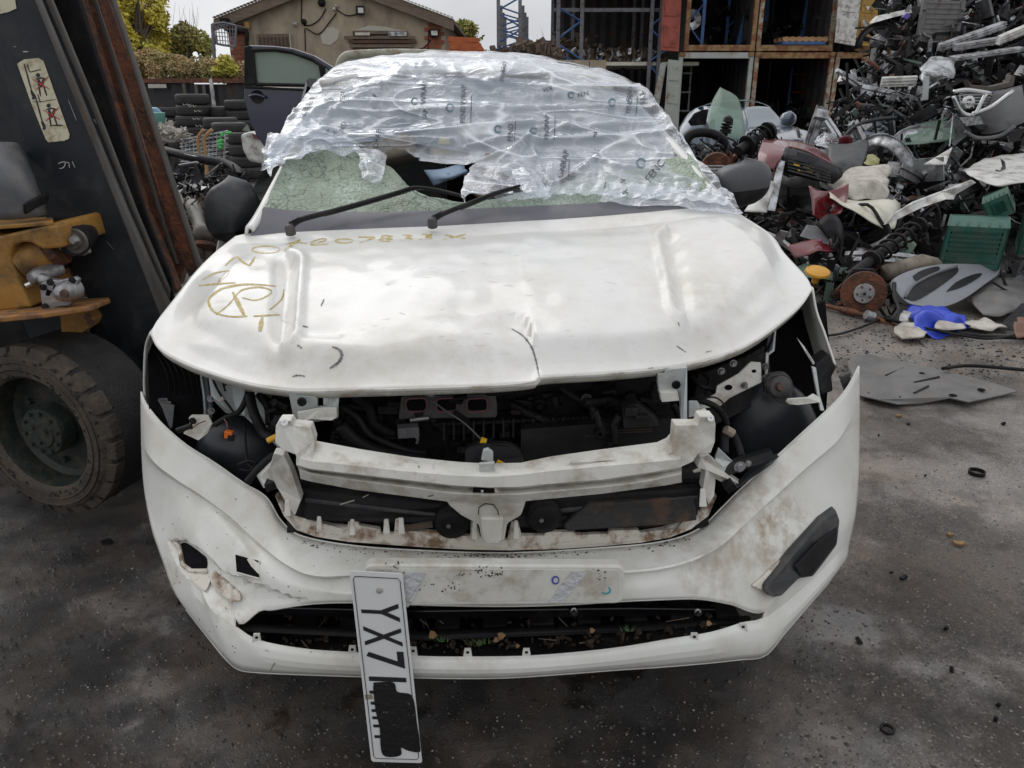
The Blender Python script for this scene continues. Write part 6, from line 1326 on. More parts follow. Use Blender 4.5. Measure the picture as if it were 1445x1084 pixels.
# ------------------------------------------------------------------ dark blue door (open, of a car hidden behind the wreck)
DR = thing('open_car_side', 'dark navy blue car door standing open with pale green window, behind the wreck', 'car door', at(410, 230, 7.6))
DY = 7.6
def dp(pts, th, m, name, par=DR, bev=.01, Y=DY): return MB().plate([at(x, y, Y) for x, y in pts], (0, th, 0)).build(name, m, par, bevel=bev)
dp([(344, 122), (430, 124), (480, 128), (482, 200), (478, 238), (372, 206), (362, 192), (352, 170), (344, 140)], .12, M['navy'], 'door_skin')
DRF = [(345, 66), (352, 64), (385, 65), (410, 68), (440, 78), (470, 95), (480, 103), (480, 128), (344, 122)]
HOL = [(356, 71), (386, 70), (412, 74), (440, 84), (452, 92), (455, 121), (362, 119)]
fr = MB()
P = [at(x, y, DY) for x, y in HOL+HOL[:1]]
fr.tube(P, .018, 6); fr.build('window_seal', M['black'], DR)
dp([(344, 66), (352, 64), (357, 71), (361, 120), (344, 122)], .06, M['black'], 'window_frame')
dp([(352, 64), (385, 65), (412, 68), (442, 78), (472, 96), (480, 103), (480, 110), (440, 84), (412, 74), (386, 70), (357, 71)], .06, M['navy'], 'window_frame')
dp([(452, 90), (460, 92), (476, 104), (478, 128), (455, 124)], .06, M['black'], 'quarter_frame'); dp([(459, 96), (472, 106), (474, 118), (460, 116)], .01, M['glassdoor'], 'quarter_glass', Y=DY-.01)
dp(HOL, .006, M['glassdoor'], 'window_glass', Y=DY+.02, bev=0)
o = MB().tube(cr([at(352, 136, DY-.03), at(362, 134, DY-.05), at(374, 138, DY-.03)], 4), .014, 8).build('door_handle', M['navy'], DR, smooth=True)
MB().lathe([(0, .004), (.045, .002), (.06, -.004)], at(363, 137, DY-.004), (0, 1, 0), 20).build('handle_recess', M['black'], DR, smooth=True)
dp([(344, 121), (480, 128), (480, 131), (344, 125)], .03, M['black'], 'waist_seal', Y=DY-.02)
# white bumper/tail panel with red lamp under the door
WT = thing('white_rear_panel', 'white car rear corner with a red lamp, standing below the blue door', 'car part', gz(370, 225))
MB().plate([at(x, y, 11) for x, y in [(338, 190), (352, 186), (372, 190), (392, 200), (400, 228), (372, 232), (350, 228), (342, 212)]], (0, .5, 0)).build('panel', M['scrapwhite'], WT, bevel=.04)
MB().plate([at(x, y, 10.97) for x, y in [(355, 189), (366, 191), (366, 197), (358, 196)]], (0, .03, 0)).build('lamp', M['red'], WT)
MB().plate([at(x, y, 11.2) for x, y in [(342, 184), (348, 176), (352, 186)]], (0, .05, 0)).build('glass_corner', M['glassdoor'], WT)

# ------------------------------------------------------------------ cream van behind the wreck
VN = thing('cream_van', 'cream coloured van with a roof tube, mostly hidden behind the film covered wreck', 'van', (-.9, 6.2, 0))
vz = at(560, 78, 6.0).z
x0, x1 = at(484, 90, 6).x, at(705, 90, 6).x
prof = [(x0, 0, vz-.16), (x0+.05, 0, vz-.07), (x0+.35, 0, vz), ((x0+x1)/2, 0, vz+.015), (x1-.35, 0, vz-.02), (x1-.05, 0, vz-.09), (x1, 0, vz-.18)]
MB().grid([[Vector((a, Y_, c-d_)) for a, b, c in prof] for Y_, d_ in ((5.75, .05), (6.0, 0), (7.5, 0), (9.4, .03))]).build('roof', M['cream'], VN, smooth=True, solid=.02)
MB().box(((x0+x1)/2, 7.6, (vz-.2)/2+.15), (x1-x0, 3.6, vz-.42)).build('body', M['cream'], VN, bevel=.08)
MB().tube(cr([at(479, 98, 5.7), at(480, 90, 5.7), at(486, 81, 5.7), at(500, 77, 5.7), at(560, 75, 5.7), at(620, 77, 5.7), at(690, 83, 5.7), at(696, 92, 5.7)], 5), .028, 10).build('roof_tube', mat('tube_olive_grey', (.30, .30, .24), .4, dirt=(.15, .1, .06), dscale=12), VN, smooth=True)
MB().plate([at(485, 84, 5.82), at(545, 79, 5.82), at(545, 84, 5.82), at(490, 92, 5.82)], (0, .02, 0)).build('windscreen_top', M['glasscar'], VN)

# ------------------------------------------------------------------ trolley
TR2 = thing('shopping_trolley', 'wire shopping trolley with bright green handle in front of the tyre stacks', 'trolley', gz(288, 290))
TY = 11.4
def tw(name, pairs, r_, m, par=TR2):
    q = MB()
    for a_ in pairs: q.tube([at(*p) for p in a_], r_, 5)
    return q.build(name, m, par)
bw = []
for k in range(7): bw.append([(254, 198+k*5, TY), (318, 186+k*6.2, TY)]); bw.append([(258, 196+k*5, TY+.45), (322, 184+k*6, TY+.45)])
for k in range(12): bw.append([(256+k*5.6, 200-k*1.1, TY), (258+k*5.2, 228-k*.1, TY)])
for k in range(4): bw.append([(318, 186+k*10, TY), (322, 184+k*10, TY+.45)]); bw.append([(254, 198+k*9, TY), (258, 196+k*9, TY+.45)])
tw('basket', bw, .006, M['silver']).__setitem__('kind', 'stuff')
tw('handle', [[(310, 189, TY), (326, 187, TY+.1)], [(312, 190, TY), (314, 192, TY)]], .02, M['brightgreen']); tw('child_flap', [[(308, 200, TY), (314, 198, TY)], [(308, 204, TY), (314, 203, TY)], [(309, 208, TY), (313, 208, TY)]], .03, M['brightgreen'])
tw('frame', [[(256, 228, TY), (318, 228, TY)], [(318, 190, TY), (316, 232, TY)], [(262, 228, TY), (300, 262, TY)], [(312, 230, TY), (300, 262, TY)]], .012, M['silver'])
for pts in ([(287, 183), (279, 196), (281, 214), (283, 232)], [(299, 183), (288, 196), (290, 215), (292, 244), (293, 252)]):
    tag(MB().tube(cr([at(x, y, TY-.35) for x, y in pts], 4), .025, 6).build('timber_strut', M['palletwood']), 'light timber strut with grey end standing in the shopping trolley, ' + ('the shorter one' if pts[-1][1] < 240 else 'the taller one'), 'timber', 'timber struts in the trolley')
# light blue panel and bucket left of the stacks
o = MB().plate([at(x, y, 13.5) for x, y in [(200, 150), (222, 152), (230, 162), (234, 178), (224, 180), (206, 176), (200, 172)]], (0, .06, 0)).build('blue_car_panel', M['lightblue'], bevel=.03); tag(o, 'light blue car panel leaning by the fence, next to the forklift mast', 'car panel')
o = MB().lathe([(0, 0), (.13, 0), (.17, .3), (.175, .31), (.16, .3), (.12, .02)], at(221, 188, 13), (0, 0, 1), 18).build('green_bucket', mat('pale_green_bucket', (.18, .42, .36), .5), smooth=True); tag(o, 'pale green plastic bucket near the low tyre stack', 'bucket')

# ------------------------------------------------------------------ orange boards, wall
WL = thing('concrete_wall', 'low grey concrete block wall under the orange boards', 'wall', (0, 21, 0))
for k in range(9):
    for j in range(5): MB().box((at(640, 80, 21).x+.25+k*.42+(.2 if j % 2 else 0), 21+.006*((k+j) % 2), .22+j*.45), (.40, .3, .43)).build('block', M['rackgrey'] if 0 else M['render'], WL)
OB = thing('board_stack', 'stack of bright orange boards beside the workshop', 'boards', at(655, 76, 20.6))
for k in range(7):
    y = 76-k*3.6; sh_ = rnd.uniform(-2, 2)
    a = at(634+sh_, y, 20.6); b_ = at(684+sh_-k*1.5, y+2, 20.6)
    MB().box(((a.x+b_.x)/2, 21, a.z), (b_.x-a.x, .9, .058), (0, R(rnd.uniform(-1, 1)+2), 0)).build('plank', M['orangewood'], OB)
# ------------------------------------------------------------------ racking towers against the sky
def rack(name, label, x0, x1, ytop, ybot, Y, depth, m_post, m_brace, group=None, nb=4, r_=.045):
    t = thing(name, label, 'racking', (at(x0, 100, Y).x, Y, 0), group)
    a0 = at(x0, ytop, Y); a1_ = at(x1, ytop, Y); zb = max(0, at(x0, ybot, Y).z)
    for X in (a0.x, a1_.x): MB().box((X, Y, (a0.z+zb)/2), (r_*2, r_*1.6, a0.z-zb)).build('upright', m_post, t)
    h_ = (a0.z-zb)/nb
    for k in range(nb):
        z0 = zb+k*h_; a, b_ = (a0.x, a1_.x) if k % 2 else (a1_.x, a0.x)
        MB().tube([(a, Y, z0+.05), (b_, Y, z0+h_-.05)], r_*.5, 5).build('brace', m_brace, t)
    return t
RG = 'pallet rack frames standing in the open'
for k, (x0, x1, Y) in enumerate(((703, 734, 24), (707, 738, 26.5), (710, 741, 29), (713, 744, 31.5))):
    rack('pallet_rack', ['nearest and tallest grey rack frame with blue braces against the sky', 'second grey rack frame with blue braces, just behind the tallest', 'third rack frame in the row against the sky', 'last and smallest looking rack frame in the row against the sky'][k], x0, x1, [-30, 8, 18, 24][k], 85, Y, .1, M['rackgrey'], M['blue'], RG, 5, .05)
# blue and red scrap at their feet
rr = random.Random(8)
for k in range(7):
    x = rr.uniform(698, 750); o = MB().tube([at(x, 85-rr.uniform(0, 18), 22.5), at(x+rr.uniform(-14, 14), 88-rr.uniform(0, 24), 22.5)], .05, 5).build('rack_beam', M[rr.choice(('blue', 'blue', 'red', 'rackgrey'))]); tag(o, 'loose racking beam in the jumble below the rack frames', 'beam', 'loose rack beams by the frames')

# ------------------------------------------------------------------ open store with rusty roof
SY = 25.0
SH = thing('open_store', 'two storey open fronted rack store with rusty brown roof, full of dark parts', 'store', (at(850, 100, SY).x, SY, 0))
def sx(x, Y=SY): return at(x, 60, Y).x
zs = z_at(90, SY)
MB().box(((sx(785)+sx(960))/2+.3, SY+1.9, zs), (sx(960)-sx(785)+.6, 3.8, .10)).build('shelf_deck', M['cream'], SH)
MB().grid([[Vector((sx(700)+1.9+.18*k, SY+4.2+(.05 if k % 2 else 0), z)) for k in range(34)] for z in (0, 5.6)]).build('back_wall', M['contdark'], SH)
MB().plate([(sx(762), SY-1.2, 4.95), (sx(965), SY-1.2, 3.95+.9), (sx(965), SY+4.3, 4.2+.6), (sx(762), SY+4.3, 5.4)], (0, 0, .08)).build('roof', M['roofbrown'], SH)
for k in range(26):
    t = k/26; MB().box((sx(764)+(sx(962)-sx(764))*t, SY+1.5, 4.90-.03*t), (.05, 5.4, .05)).build('roof_rib', M['roofbrown'], SH)
for x, yb in ((787, 200), (820, 200), (917, 200), (930, 200)):
    for d in (0, 3.6): MB().box((sx(x), SY+d-.1, 2.45), (.10, .09, 4.9)).build('upright', M['rackgrey'], SH)
for a_, b_ in (((787, 10), (820, 30)), ((820, 30), (787, 55)), ((787, 62), (820, 84)), ((820, 92), (787, 75)), ((917, 38), (934, 24)), ((917, 40), (934, 56)), ((917, 86), (942, 70)), ((917, 92), (930, 108))):
    MB().tube([at(a_[0], a_[1], SY-.12), at(b_[0], b_[1], SY-.12)], .03, 5).build('brace', M['blue'], SH)
for x in (823, 847): MB().box((sx(x), SY-.15, 2.0), (.07, .08, .9)).build('blue_post', M['blue'], SH)
MB().box((sx(858), SY+.05, z_at(14, SY)), (3.2, .08, .10)).build('shelf_beam', M['rackgrey'], SH)
rr = random.Random(44); q = MB()
for k in range(900):
    x = rr.uniform(783, 945); h_ = rr.random()**2*(.75 if x < 850 else .35); c = Vector((sx(x), SY+rr.uniform(.1, 3.3), zs+.08+h_))
    s_ = rr.uniform(.02, .14); q.box(c, (s_*rr.uniform(.5, 3), s_, s_*.5), (rr.uniform(0, 3), rr.uniform(0, 3), rr.uniform(0, 3)))
    if k % 6 == 0: q.tube([c, c+Vector((rr.uniform(-.4, .4), rr.uniform(-.2, .2), rr.uniform(-.1, .25)))], .016, 5)
q.build('small_parts_heap', M['brownrub'], None, kind='stuff')
q = MB()
for k in range(120):
    x = rr.uniform(783, 945); c = Vector((sx(x), SY+rr.uniform(.0, 1), zs+.08+rr.random()*.3)); s_ = rr.uniform(.02, .09); q.box(c, (s_*2, s_, s_*.5), (rr.uniform(0, 3), rr.uniform(0, 3), rr.uniform(0, 3)))
q.build('bright_parts_heap', M['silver'], None, kind='stuff')
q = MB()
for k in range(260):
    x = rr.uniform(690, 790); c = at(x, rr.uniform(70, 92)-(10 if 730 < x < 775 else 0), rr.uniform(21.6, 24)); s_ = rr.uniform(.03, .16); q.box(c, (s_*rr.uniform(.5, 3), s_, s_*.6), (rr.uniform(0, 3), rr.uniform(0, 3), rr.uniform(0, 3)))
q.build('rubble_heap', M['brownrub'], None, kind='stuff')

# ------------------------------------------------------------------ stacked containers
KY = 24.5
def cont(name, label, x0, x1, z0, side_m, front_m, rail_m, depth=6.0, Y=KY):
    X0, X1 = sx(x0, Y), sx(x1, Y); H = 2.59
    t = thing(name, label, 'shipping container', (X0, Y, z0), 'stacked shipping containers')
    for X in (X0+.06, X1-.06): MB().box((X, Y+.06, z0+H/2), (.12, .12, H-.02)).build('corner_post', front_m, t, bevel=.01)
    MB().box(((X0+X1)/2, Y+.05, z0+H-.09), (X1-X0-.25, .12, .16)).build('top_rail', rail_m, t, bevel=.01)
    MB().box(((X0+X1)/2, Y+.05, z0+.09), (X1-X0-.25, .12, .16)).build('bottom_rail', rail_m, t, bevel=.01)
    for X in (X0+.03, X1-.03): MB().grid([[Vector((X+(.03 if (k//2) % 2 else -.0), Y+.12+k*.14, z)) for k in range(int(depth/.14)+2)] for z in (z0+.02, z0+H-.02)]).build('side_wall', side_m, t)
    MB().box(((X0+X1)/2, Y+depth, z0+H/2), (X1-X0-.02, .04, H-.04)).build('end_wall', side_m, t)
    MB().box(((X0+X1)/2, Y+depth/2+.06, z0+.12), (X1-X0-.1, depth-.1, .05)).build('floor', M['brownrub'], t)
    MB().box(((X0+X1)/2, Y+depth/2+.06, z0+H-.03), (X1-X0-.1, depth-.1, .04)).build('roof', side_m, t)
    for X in (X0+.09, X1-.09):
        for z in (z0+.06, z0+H-.06): MB().box((X, Y-.005, z), (.17, .05, .12)).build('corner_casting', M['contrust'], t, bevel=.008)
    return t
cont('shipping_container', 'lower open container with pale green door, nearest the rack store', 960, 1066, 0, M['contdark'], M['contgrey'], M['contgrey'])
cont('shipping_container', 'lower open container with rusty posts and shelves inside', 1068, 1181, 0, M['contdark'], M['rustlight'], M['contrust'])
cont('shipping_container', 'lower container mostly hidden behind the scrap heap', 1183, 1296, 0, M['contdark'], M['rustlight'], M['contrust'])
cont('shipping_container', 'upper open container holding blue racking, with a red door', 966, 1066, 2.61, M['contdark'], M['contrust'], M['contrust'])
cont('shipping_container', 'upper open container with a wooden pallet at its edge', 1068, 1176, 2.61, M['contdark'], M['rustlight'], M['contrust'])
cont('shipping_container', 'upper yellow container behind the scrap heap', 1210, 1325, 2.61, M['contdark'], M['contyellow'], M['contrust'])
# doors
def cdoor(name, label, pts, m, Y=KY-.2, th=.05, ribs=3):
    t = thing(name, label, 'container door', at(*pts[3], Y))
    MB().plate([at(x, y, Y) for x, y in pts], (0, th, 0)).build('door_leaf', m, t, bevel=.01)
    for k in range(ribs):
        s0, s1 = (k+.12)/ribs, (k+.88)/ribs
        A = [Vector((*p, 0)) for p in pts]; le_ = lambda s_, f: A[0].lerp(A[3], s_).lerp(A[1].lerp(A[2], s_), f)
        P = [le_(s0, .15), le_(s0, .85), le_(s1, .85), le_(s1, .15)]
        MB().plate([at(p.x, p.y, Y-.02) for p in P], (0, .02, 0)).build('pressed_panel', m, t, bevel=.006)
    return t
cdoor('container_door', 'pale green container door folded open beside the rack store', [(943, 84), (962, 86), (957, 184), (936, 182)], M['contgrey'])
cdoor('container_door', 'narrow pale container door edge, folded behind the green one', [(932, 90), (941, 88), (930, 150), (922, 142)], M['contgrey'], KY-.1, ribs=1)
cdoor('container_door', 'red container door hanging open on the upper level', [(937, -60), (965, -60), (958, 73), (932, 71)], M['contred'])
cdoor('container_door', 'white container door open above the scrap heap', [(1188, -60), (1222, -60), (1207, 65), (1178, 60)], M['scrapwhite'], KY-.3)
cdoor('container_door', 'yellow container door with white triangle above the scrap heap', [(1218, -60), (1244, -60), (1236, 66), (1208, 64)], M['contyellow'], KY-.25)
o = MB().plate([at(1222, 9, KY-.3), at(1228, 9, KY-.3), at(1224.5, 15, KY-.3)], (0, .01, 0)).build('triangle_sign', M['scrapwhite']); tag(o, 'small white triangle sign on the yellow container door', 'sign')
# racking inside upper left container
for k, (x0, x1, Y, m) in enumerate(((968, 990, 25.2, 'blue'), (1024, 1048, 27, 'blue'))):
    t = thing('pallet_rack', ['blue ladder rack frame at the mouth of the upper container', 'dark blue rack frame deeper in the upper container'][k], 'racking', (sx(x0, Y), Y, 2.75), 'rack frames in containers')
    for x in (x0, x1): MB().box((sx(x, Y), Y, 3.9), (.09, .08, 2.2)).build('upright', M['blue'], t)
    for j in range(4): MB().tube([(sx(x0 if j % 2 else x1, Y), Y, 2.85+j*.55), (sx(x1 if j % 2 else x0, Y), Y, 3.4+j*.55)], .025, 5).build('brace', M['blue'], t)
for k, (a_, b_, Y) in enumerate((((1040, 70), (1062, -20), 26), ((1140, 60), (1160, -20), 27), ((1128, 66), (1142, -10), 27), ((1150, 62), (1166, 0), 26.5), ((1080, 30), (1086, -30), 28))):
    o = MB().tube([at(*a_, Y), at(*b_, Y)], .10, 4).build('rack_beam', M['blue']); tag(o, ['blue racking beam leaning at the edge of the left upper container', 'long blue racking beam leaning in the pallet container', 'second blue racking beam leaning in the pallet container', 'short blue racking beam nearest the pallet', 'blue racking beam far back in the pallet container'][k], 'beam', 'leaning rack beams')
o = MB().lathe([(.08, 0), (.28, -.04), (.30, .05), (.2, .1)], at(976, 28, 25.4), (0, 1, .1), 20).build('wheel_rim', M['silver']); tag(o, 'silver wheel rim hanging in the upper container', 'wheel rim')
# pallet
PT = thing('wooden_pallet', 'light wooden pallet on the edge of the upper container', 'pallet', at(1126, 62, 24.8))
for k in range(7):
    for z in (0, .11): MB().box((sx(1096)+.10+k*.19, 24.9, 2.80+.08+z), (.1, .9, .02)).build('plank', M['palletwood'], PT)
for k in range(3): MB().box((sx(1096)+.65, 24.5+k*.4, 2.80+.135), (1.3, .09, .09)).build('bearer', M['palletwood'], PT)
o = MB().box((sx(1126), 24.9, 2.80+.03), (1.25, .9, .08)).build('blue_pallet_base', M['blue']); tag(o, 'flat dark blue pallet under the light wooden pallet', 'pallet')
# shelves and junk in lower containers
for k, (x0, x1, Y) in enumerate(((964, 978, 26), (1122, 1148, 27))):
    t = thing('shelf_unit', ['grey shelf unit just inside the container with pale green door', 'shelf unit with red shelves in the rusty posted container'][k], 'shelves', (sx(x0, Y), Y, .15))
    for x in (x0, x1):
        MB().box((sx(x, Y), Y, 1.2), (.05, .05, 2.1)).build('upright', M['rackgrey' if k == 0 else 'blue'], t)
    for j in range(4): MB().box(((sx(x0, Y)+sx(x1, Y))/2, Y, .4+j*.55), (sx(x1, Y)-sx(x0, Y), .5, .05)).build('shelf', M['rackgrey' if k == 0 else 'red'], t)
q = MB()
for k in range(500):
    x = rr.choice((rr.uniform(962, 1062), rr.uniform(1072, 1176), rr.uniform(1186, 1290))); z0 = rr.choice((0.15, 0.15, 2.76)); c = Vector((sx(x, 25), rr.uniform(25.3, 28), z0+rr.random()**2*1.1)); s_ = rr.uniform(.04, .22)
    q.box(c, (s_*rr.uniform(.5, 2), s_, s_*.7), (rr.uniform(0, 3), rr.uniform(0, 3), rr.uniform(0, 3)))
    if k % 5 == 0: q.tube([c, c+Vector((rr.uniform(-.4, .4), 0, rr.uniform(0, .6)))], .02, 5)
q.build('stored_parts_heap', M['engine'], None, kind='stuff')
# ------------------------------------------------------------------ the scrap heap on the far side
HK = [(-120, 12.4), (0, 11.2), (60, 10.6), (120, 9.9), (200, 8.9), (260, 8.0), (320, 7.1), (380, 6.2), (430, 5.6), (480, 5.2)]
def heapY(x, y):
    Y = HK[-1][1]
    for (a, ya), (b, yb) in zip(HK, HK[1:]):
        if a <= y <= b: Y = ya+(yb-ya)*(y-a)/(b-a)
    if y < HK[0][0]: Y = HK[0][1]
    return Y
def heapL(y):
    P = [(-120, 1285), (0, 1262), (60, 1240), (110, 1226), (160, 1180), (210, 1165), (250, 1090), (300, 1075), (350, 1090), (400, 1150), (440, 1180), (480, 1240)]
    for (a, xa), (b, xb) in zip(P, P[1:]):
        if a <= y <= b: return xa+(xb-xa)*(y-a)/(b-a)
    return P[0][1] if y < P[0][0] else P[-1][1]
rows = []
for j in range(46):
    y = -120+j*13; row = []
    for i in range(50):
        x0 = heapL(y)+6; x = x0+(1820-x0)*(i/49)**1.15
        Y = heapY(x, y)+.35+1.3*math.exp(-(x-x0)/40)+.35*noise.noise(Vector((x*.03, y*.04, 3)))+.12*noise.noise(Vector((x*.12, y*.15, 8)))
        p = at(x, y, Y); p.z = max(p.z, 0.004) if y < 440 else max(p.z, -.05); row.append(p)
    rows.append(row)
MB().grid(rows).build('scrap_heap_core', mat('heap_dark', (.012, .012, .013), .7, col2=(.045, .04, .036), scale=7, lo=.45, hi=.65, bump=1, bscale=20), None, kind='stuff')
KEEP = [(1262, 366, 1420, 480), (1312, 292, 1520, 392), (1340, 120, 1440, 200), (1356, 215, 1520, 262), (1190, 380, 1256, 450)]
# fine unsortable debris over the heap
rr = random.Random(77)
def shards(name, n, mm, smin, smax, seed, yr=(-60, 455), lift=.3, base=None, xr=None, flat=False):
    r_ = random.Random(seed); q = MB()
    for k in range(n):
        y = r_.uniform(*yr); x0 = heapL(y); x = r_.uniform(x0-4, 1520) if xr is None else r_.uniform(*xr)
        Y = (heapY(x, y) if base is None else base)+r_.uniform(-lift, .3)
        if any(a < x < b and c_ < y < d_ for a, c_, b, d_ in KEEP) and r_.random() < .93: continue
        c = at(x, y, Y)
        if c.z < .01: c.z = .015
        s_ = r_.uniform(smin, smax)*(.5+Y/14)
        R3 = (r_.uniform(0, 3), r_.uniform(0, 3), r_.uniform(0, 3)); t = r_.random()
        if t < .35: q.box(c, (s_*r_.uniform(1, 4), s_*.7, s_*.15), R3)
        elif t < .6:
            d = Vector((r_.gauss(0, 1), r_.gauss(0, .6), r_.gauss(0, .6))).normalized()*s_*3; q.tube([c-d, c+Vector((0, 0, s_*r_.uniform(-.8, .8))), c+d], s_*.12, 4)
        elif t < .85:
            a = [c+Vector((r_.uniform(-1, 1), r_.uniform(-1, 1), r_.uniform(-.8, .8)))*s_*1.4 for _ in range(4)]; q.add(a, [(0, 1, 2), (0, 2, 3)])
        else: q.lathe([(s_*.3, -s_*.5), (s_*.5, -s_*.4), (s_*.5, s_*.4), (s_*.2, s_*.5)], c, (r_.uniform(-1, 1), r_.uniform(-1, 1), r_.uniform(-1, 1)), 7)
    return q.build(name, mm, None, kind='stuff')
shards('black_scrap', 2600, M['black'], .03, .13, 1)
shards('grimy_scrap', 1500, M['engine'], .03, .12, 2)
shards('silver_scrap', 1500, M['silver'], .012, .075, 3, (-60, 330)); shards('bright_scrap', 500, M['alu'], .008, .05, 13, (-60, 330))
shards('pale_scrap', 500, M['scrapwhite'], .008, .045, 4)
shards('brown_scrap', 380, M['rust'], .015, .07, 5)
shards('blue_scrap', 40, M['blue'], .02, .06, 15)
shards('glass_scrap', 160, M['glassgreen'], .03, .10, 6)
shards('grey_scrap', 700, M['grey'], .03, .11, 9)
# lower left run of scrap between the wreck and the container mouth
shards('black_scrap', 520, M['black'], .02, .08, 21, (205, 330), .5, 8.2, (965, 1110)); shards('silver_scrap', 110, M['alu'], .015, .05, 22, (205, 330), .5, 8.0, (975, 1110)); shards('rusty_scrap', 90, M['rust'], .02, .05, 23, (215, 330), .5, 8.0, (985, 1110))

# library of scrap pieces (metres, about the origin)
def lib_panel(seed, sx_=.9, sy_=.5, bend=.25):
    r_ = random.Random(seed); n = 9; m = 6; g_ = []
    for j in range(m):
        row = []
        for i in range(n):
            u, v = i/(n-1)-.5, j/(m-1)-.5
            row.append(Vector((u*sx_, v*sy_*(1-.5*abs(u)), bend*(.25-u*u)+.06*noise.noise(Vector((u*4+seed, v*4, 0)))+(.05 if v > .25 else 0))))
        g_.append(row)
    return MB().grid(g_), dict(solid=.006, smooth=True, sharp=35)
def lib_bumper(seed, L_=1.5):
    g_ = []
    for j, (pz, py_) in enumerate(((.16, .10), (.15, .02), (.05, 0), (-.02, .03), (-.10, .02), (-.15, .10))):
        g_.append([Vector((-L_/2+L_*i/14, py_+.35*(abs(i/7-1))**3, pz*(1-.25*abs(i/7-1)**2)+.02*noise.noise(Vector((i*.7, j, seed))))) for i in range(15)])
    b = MB().grid(g_)
    b.f = [f for k, f in enumerate(b.f) if not (k//14 == 3 and 3 < k % 14 < 10)]
    return b, dict(solid=.006, smooth=True, sharp=35)
def lib_beam(seed, L_=1.2):
    b = MB(); r_ = random.Random(seed); P = []
    for z, y in ((.05, .04), (.05, 0), (.015, 0), (.01, .02), (-.01, .02), (-.015, 0), (-.05, 0), (-.05, .04)): P.append((y, z))
    b.grid([[Vector((-L_/2+L_*i/10, y-.12*math.sin(math.pi*i/10), z)) for i in range(11)] for y, z in P])
    for s_ in (-1, 1): b.box((s_*L_*.42, .07, 0), (.08, .10, .12))
    return b, dict(solid=.004)
def lib_rail(seed, L_=1.3):
    r_ = random.Random(seed); p = [Vector((-L_/2+L_*i/6, r_.uniform(-.05, .05), .15*math.sin(i*.7+seed)*r_.uniform(.5, 1))) for i in range(7)]
    b = MB().tube(cr(p, 4), .028, 4)
    for k in range(3):
        c = p[1+k*2]; b.plate([c+Vector(a) for a in ((0, 0, 0), (.09, 0, .02), (.10, 0, .12), (.02, 0, .10))], (0, .006, 0))
    return b, dict()
def lib_hose(seed, L_=.8):
    r_ = random.Random(seed); p = [Vector((-L_/2+L_*i/5, r_.uniform(-.12, .12), r_.uniform(-.12, .12))) for i in range(6)]
    return MB().tube(cr(p, 6), r_.choice((.012, .02, .03)), 8), dict(smooth=True)
def lib_loom(seed, L_=.9):
    r_ = random.Random(seed); b = MB()
    for k in range(5):
        b.tube(cr([Vector((-L_/2+L_*i/5, .02*k+r_.uniform(-.07, .07), r_.uniform(-.09, .09))) for i in range(6)], 4), r_.uniform(.005, .012), 5)
        b.box((L_/2*r_.uniform(-1, 1), .02*k, r_.uniform(-.1, .1)), (.04, .03, .025), (r_.random(), r_.random(), 0))
    return b, dict()
def lib_radiator(seed, w_=.6, h_=.4):
    b = MB().box((0, 0, 0), (w_, .03, h_))
    for s_ in (-1, 1): b.box((s_*(w_/2+.02), 0, 0), (.05, .06, h_+.03)); b.tube([(s_*(w_/2+.02), 0, h_*.3), (s_*(w_/2+.02), -.08, h_*.3)], .02, 8)
    for k in range(9): b.box((0, -.018, -h_/2+h_*(k+.5)/9), (w_*.96, .01, h_/24))
    return b, dict(bevel=.003)
def lib_lamp(seed):
    b = MB(); prof = [(0, -.16), (.08, -.15), (.13, -.10), (.15, 0), (.13, .08), (.06, .14), (.03, .16)]
    b.lathe(prof, (0, 0, 0), (.2, -1, .1), 12)
    for v in b.v: v.x *= 1.5; v.z *= .75
    b.lathe([(0, .01), (.05, .0), (.06, -.02)], (.06, -.16, 0), (0, 1, 0), 12); b.lathe([(0, .01), (.04, .0), (.05, -.02)], (-.08, -.15, 0), (0, 1, 0), 12)
    return b, dict(smooth=True, sharp=40)
def lib_bracket(seed):
    r_ = random.Random(seed); b = MB()
    P = [(-.15, 0, -.05), (.05, 0, -.08), (.16, 0, -.02), (.12, 0, .06), (.02, 0, .05), (-.02, 0, .15), (-.12, 0, .12)]
    b.plate(P, (0, .012, 0)); b.box((.08, .04, -.05), (.12, .08, .012)); b.tube([(-.08, -.02, .08), (-.08, .05, .08)], .018, 8); b.tube([(.1, -.02, 0), (.1, .05, 0)], .014, 8)
    return b, dict(bevel=.002)
def lib_wing(seed):
    b = MB(); g_ = []
    for j in range(5):
        row = []
        for i in range(13):
            a = math.pi*(i/12); rad = .33+.10*j/4; row.append(Vector((math.cos(a)*rad, (.03*j)*(1 if j < 4 else .6), math.sin(a)*rad)))
        g_.append(row)
    b.grid(g_); b.plate([(.40, .05, 0), (.75, .03, .02), (.70, .05, .30), (.38, .06, .22)], (0, .008, 0))
    return b, dict(solid=.005, smooth=True, sharp=40)
def lib_door(seed):
    b = MB(); P = cr([Vector(a) for a in ((-.45, 0, .25), (-.35, 0, .55), (.0, 0, .68), (.4, 0, .6), (.5, 0, .25))], 4)
    b.tube(P, .025, 5); b.plate([(-.5, 0, -.4), (.5, 0, -.45), (.55, 0, .25), (-.48, 0, .25)], (0, .05, 0)); b.plate([(-.35, -.02, -.25), (.35, -.02, -.28), (.38, -.02, .1), (-.33, -.02, .12)], (0, .02, 0)); b.box((.2, -.04, .15), (.2, .04, .04))
    return b, dict(bevel=.008)
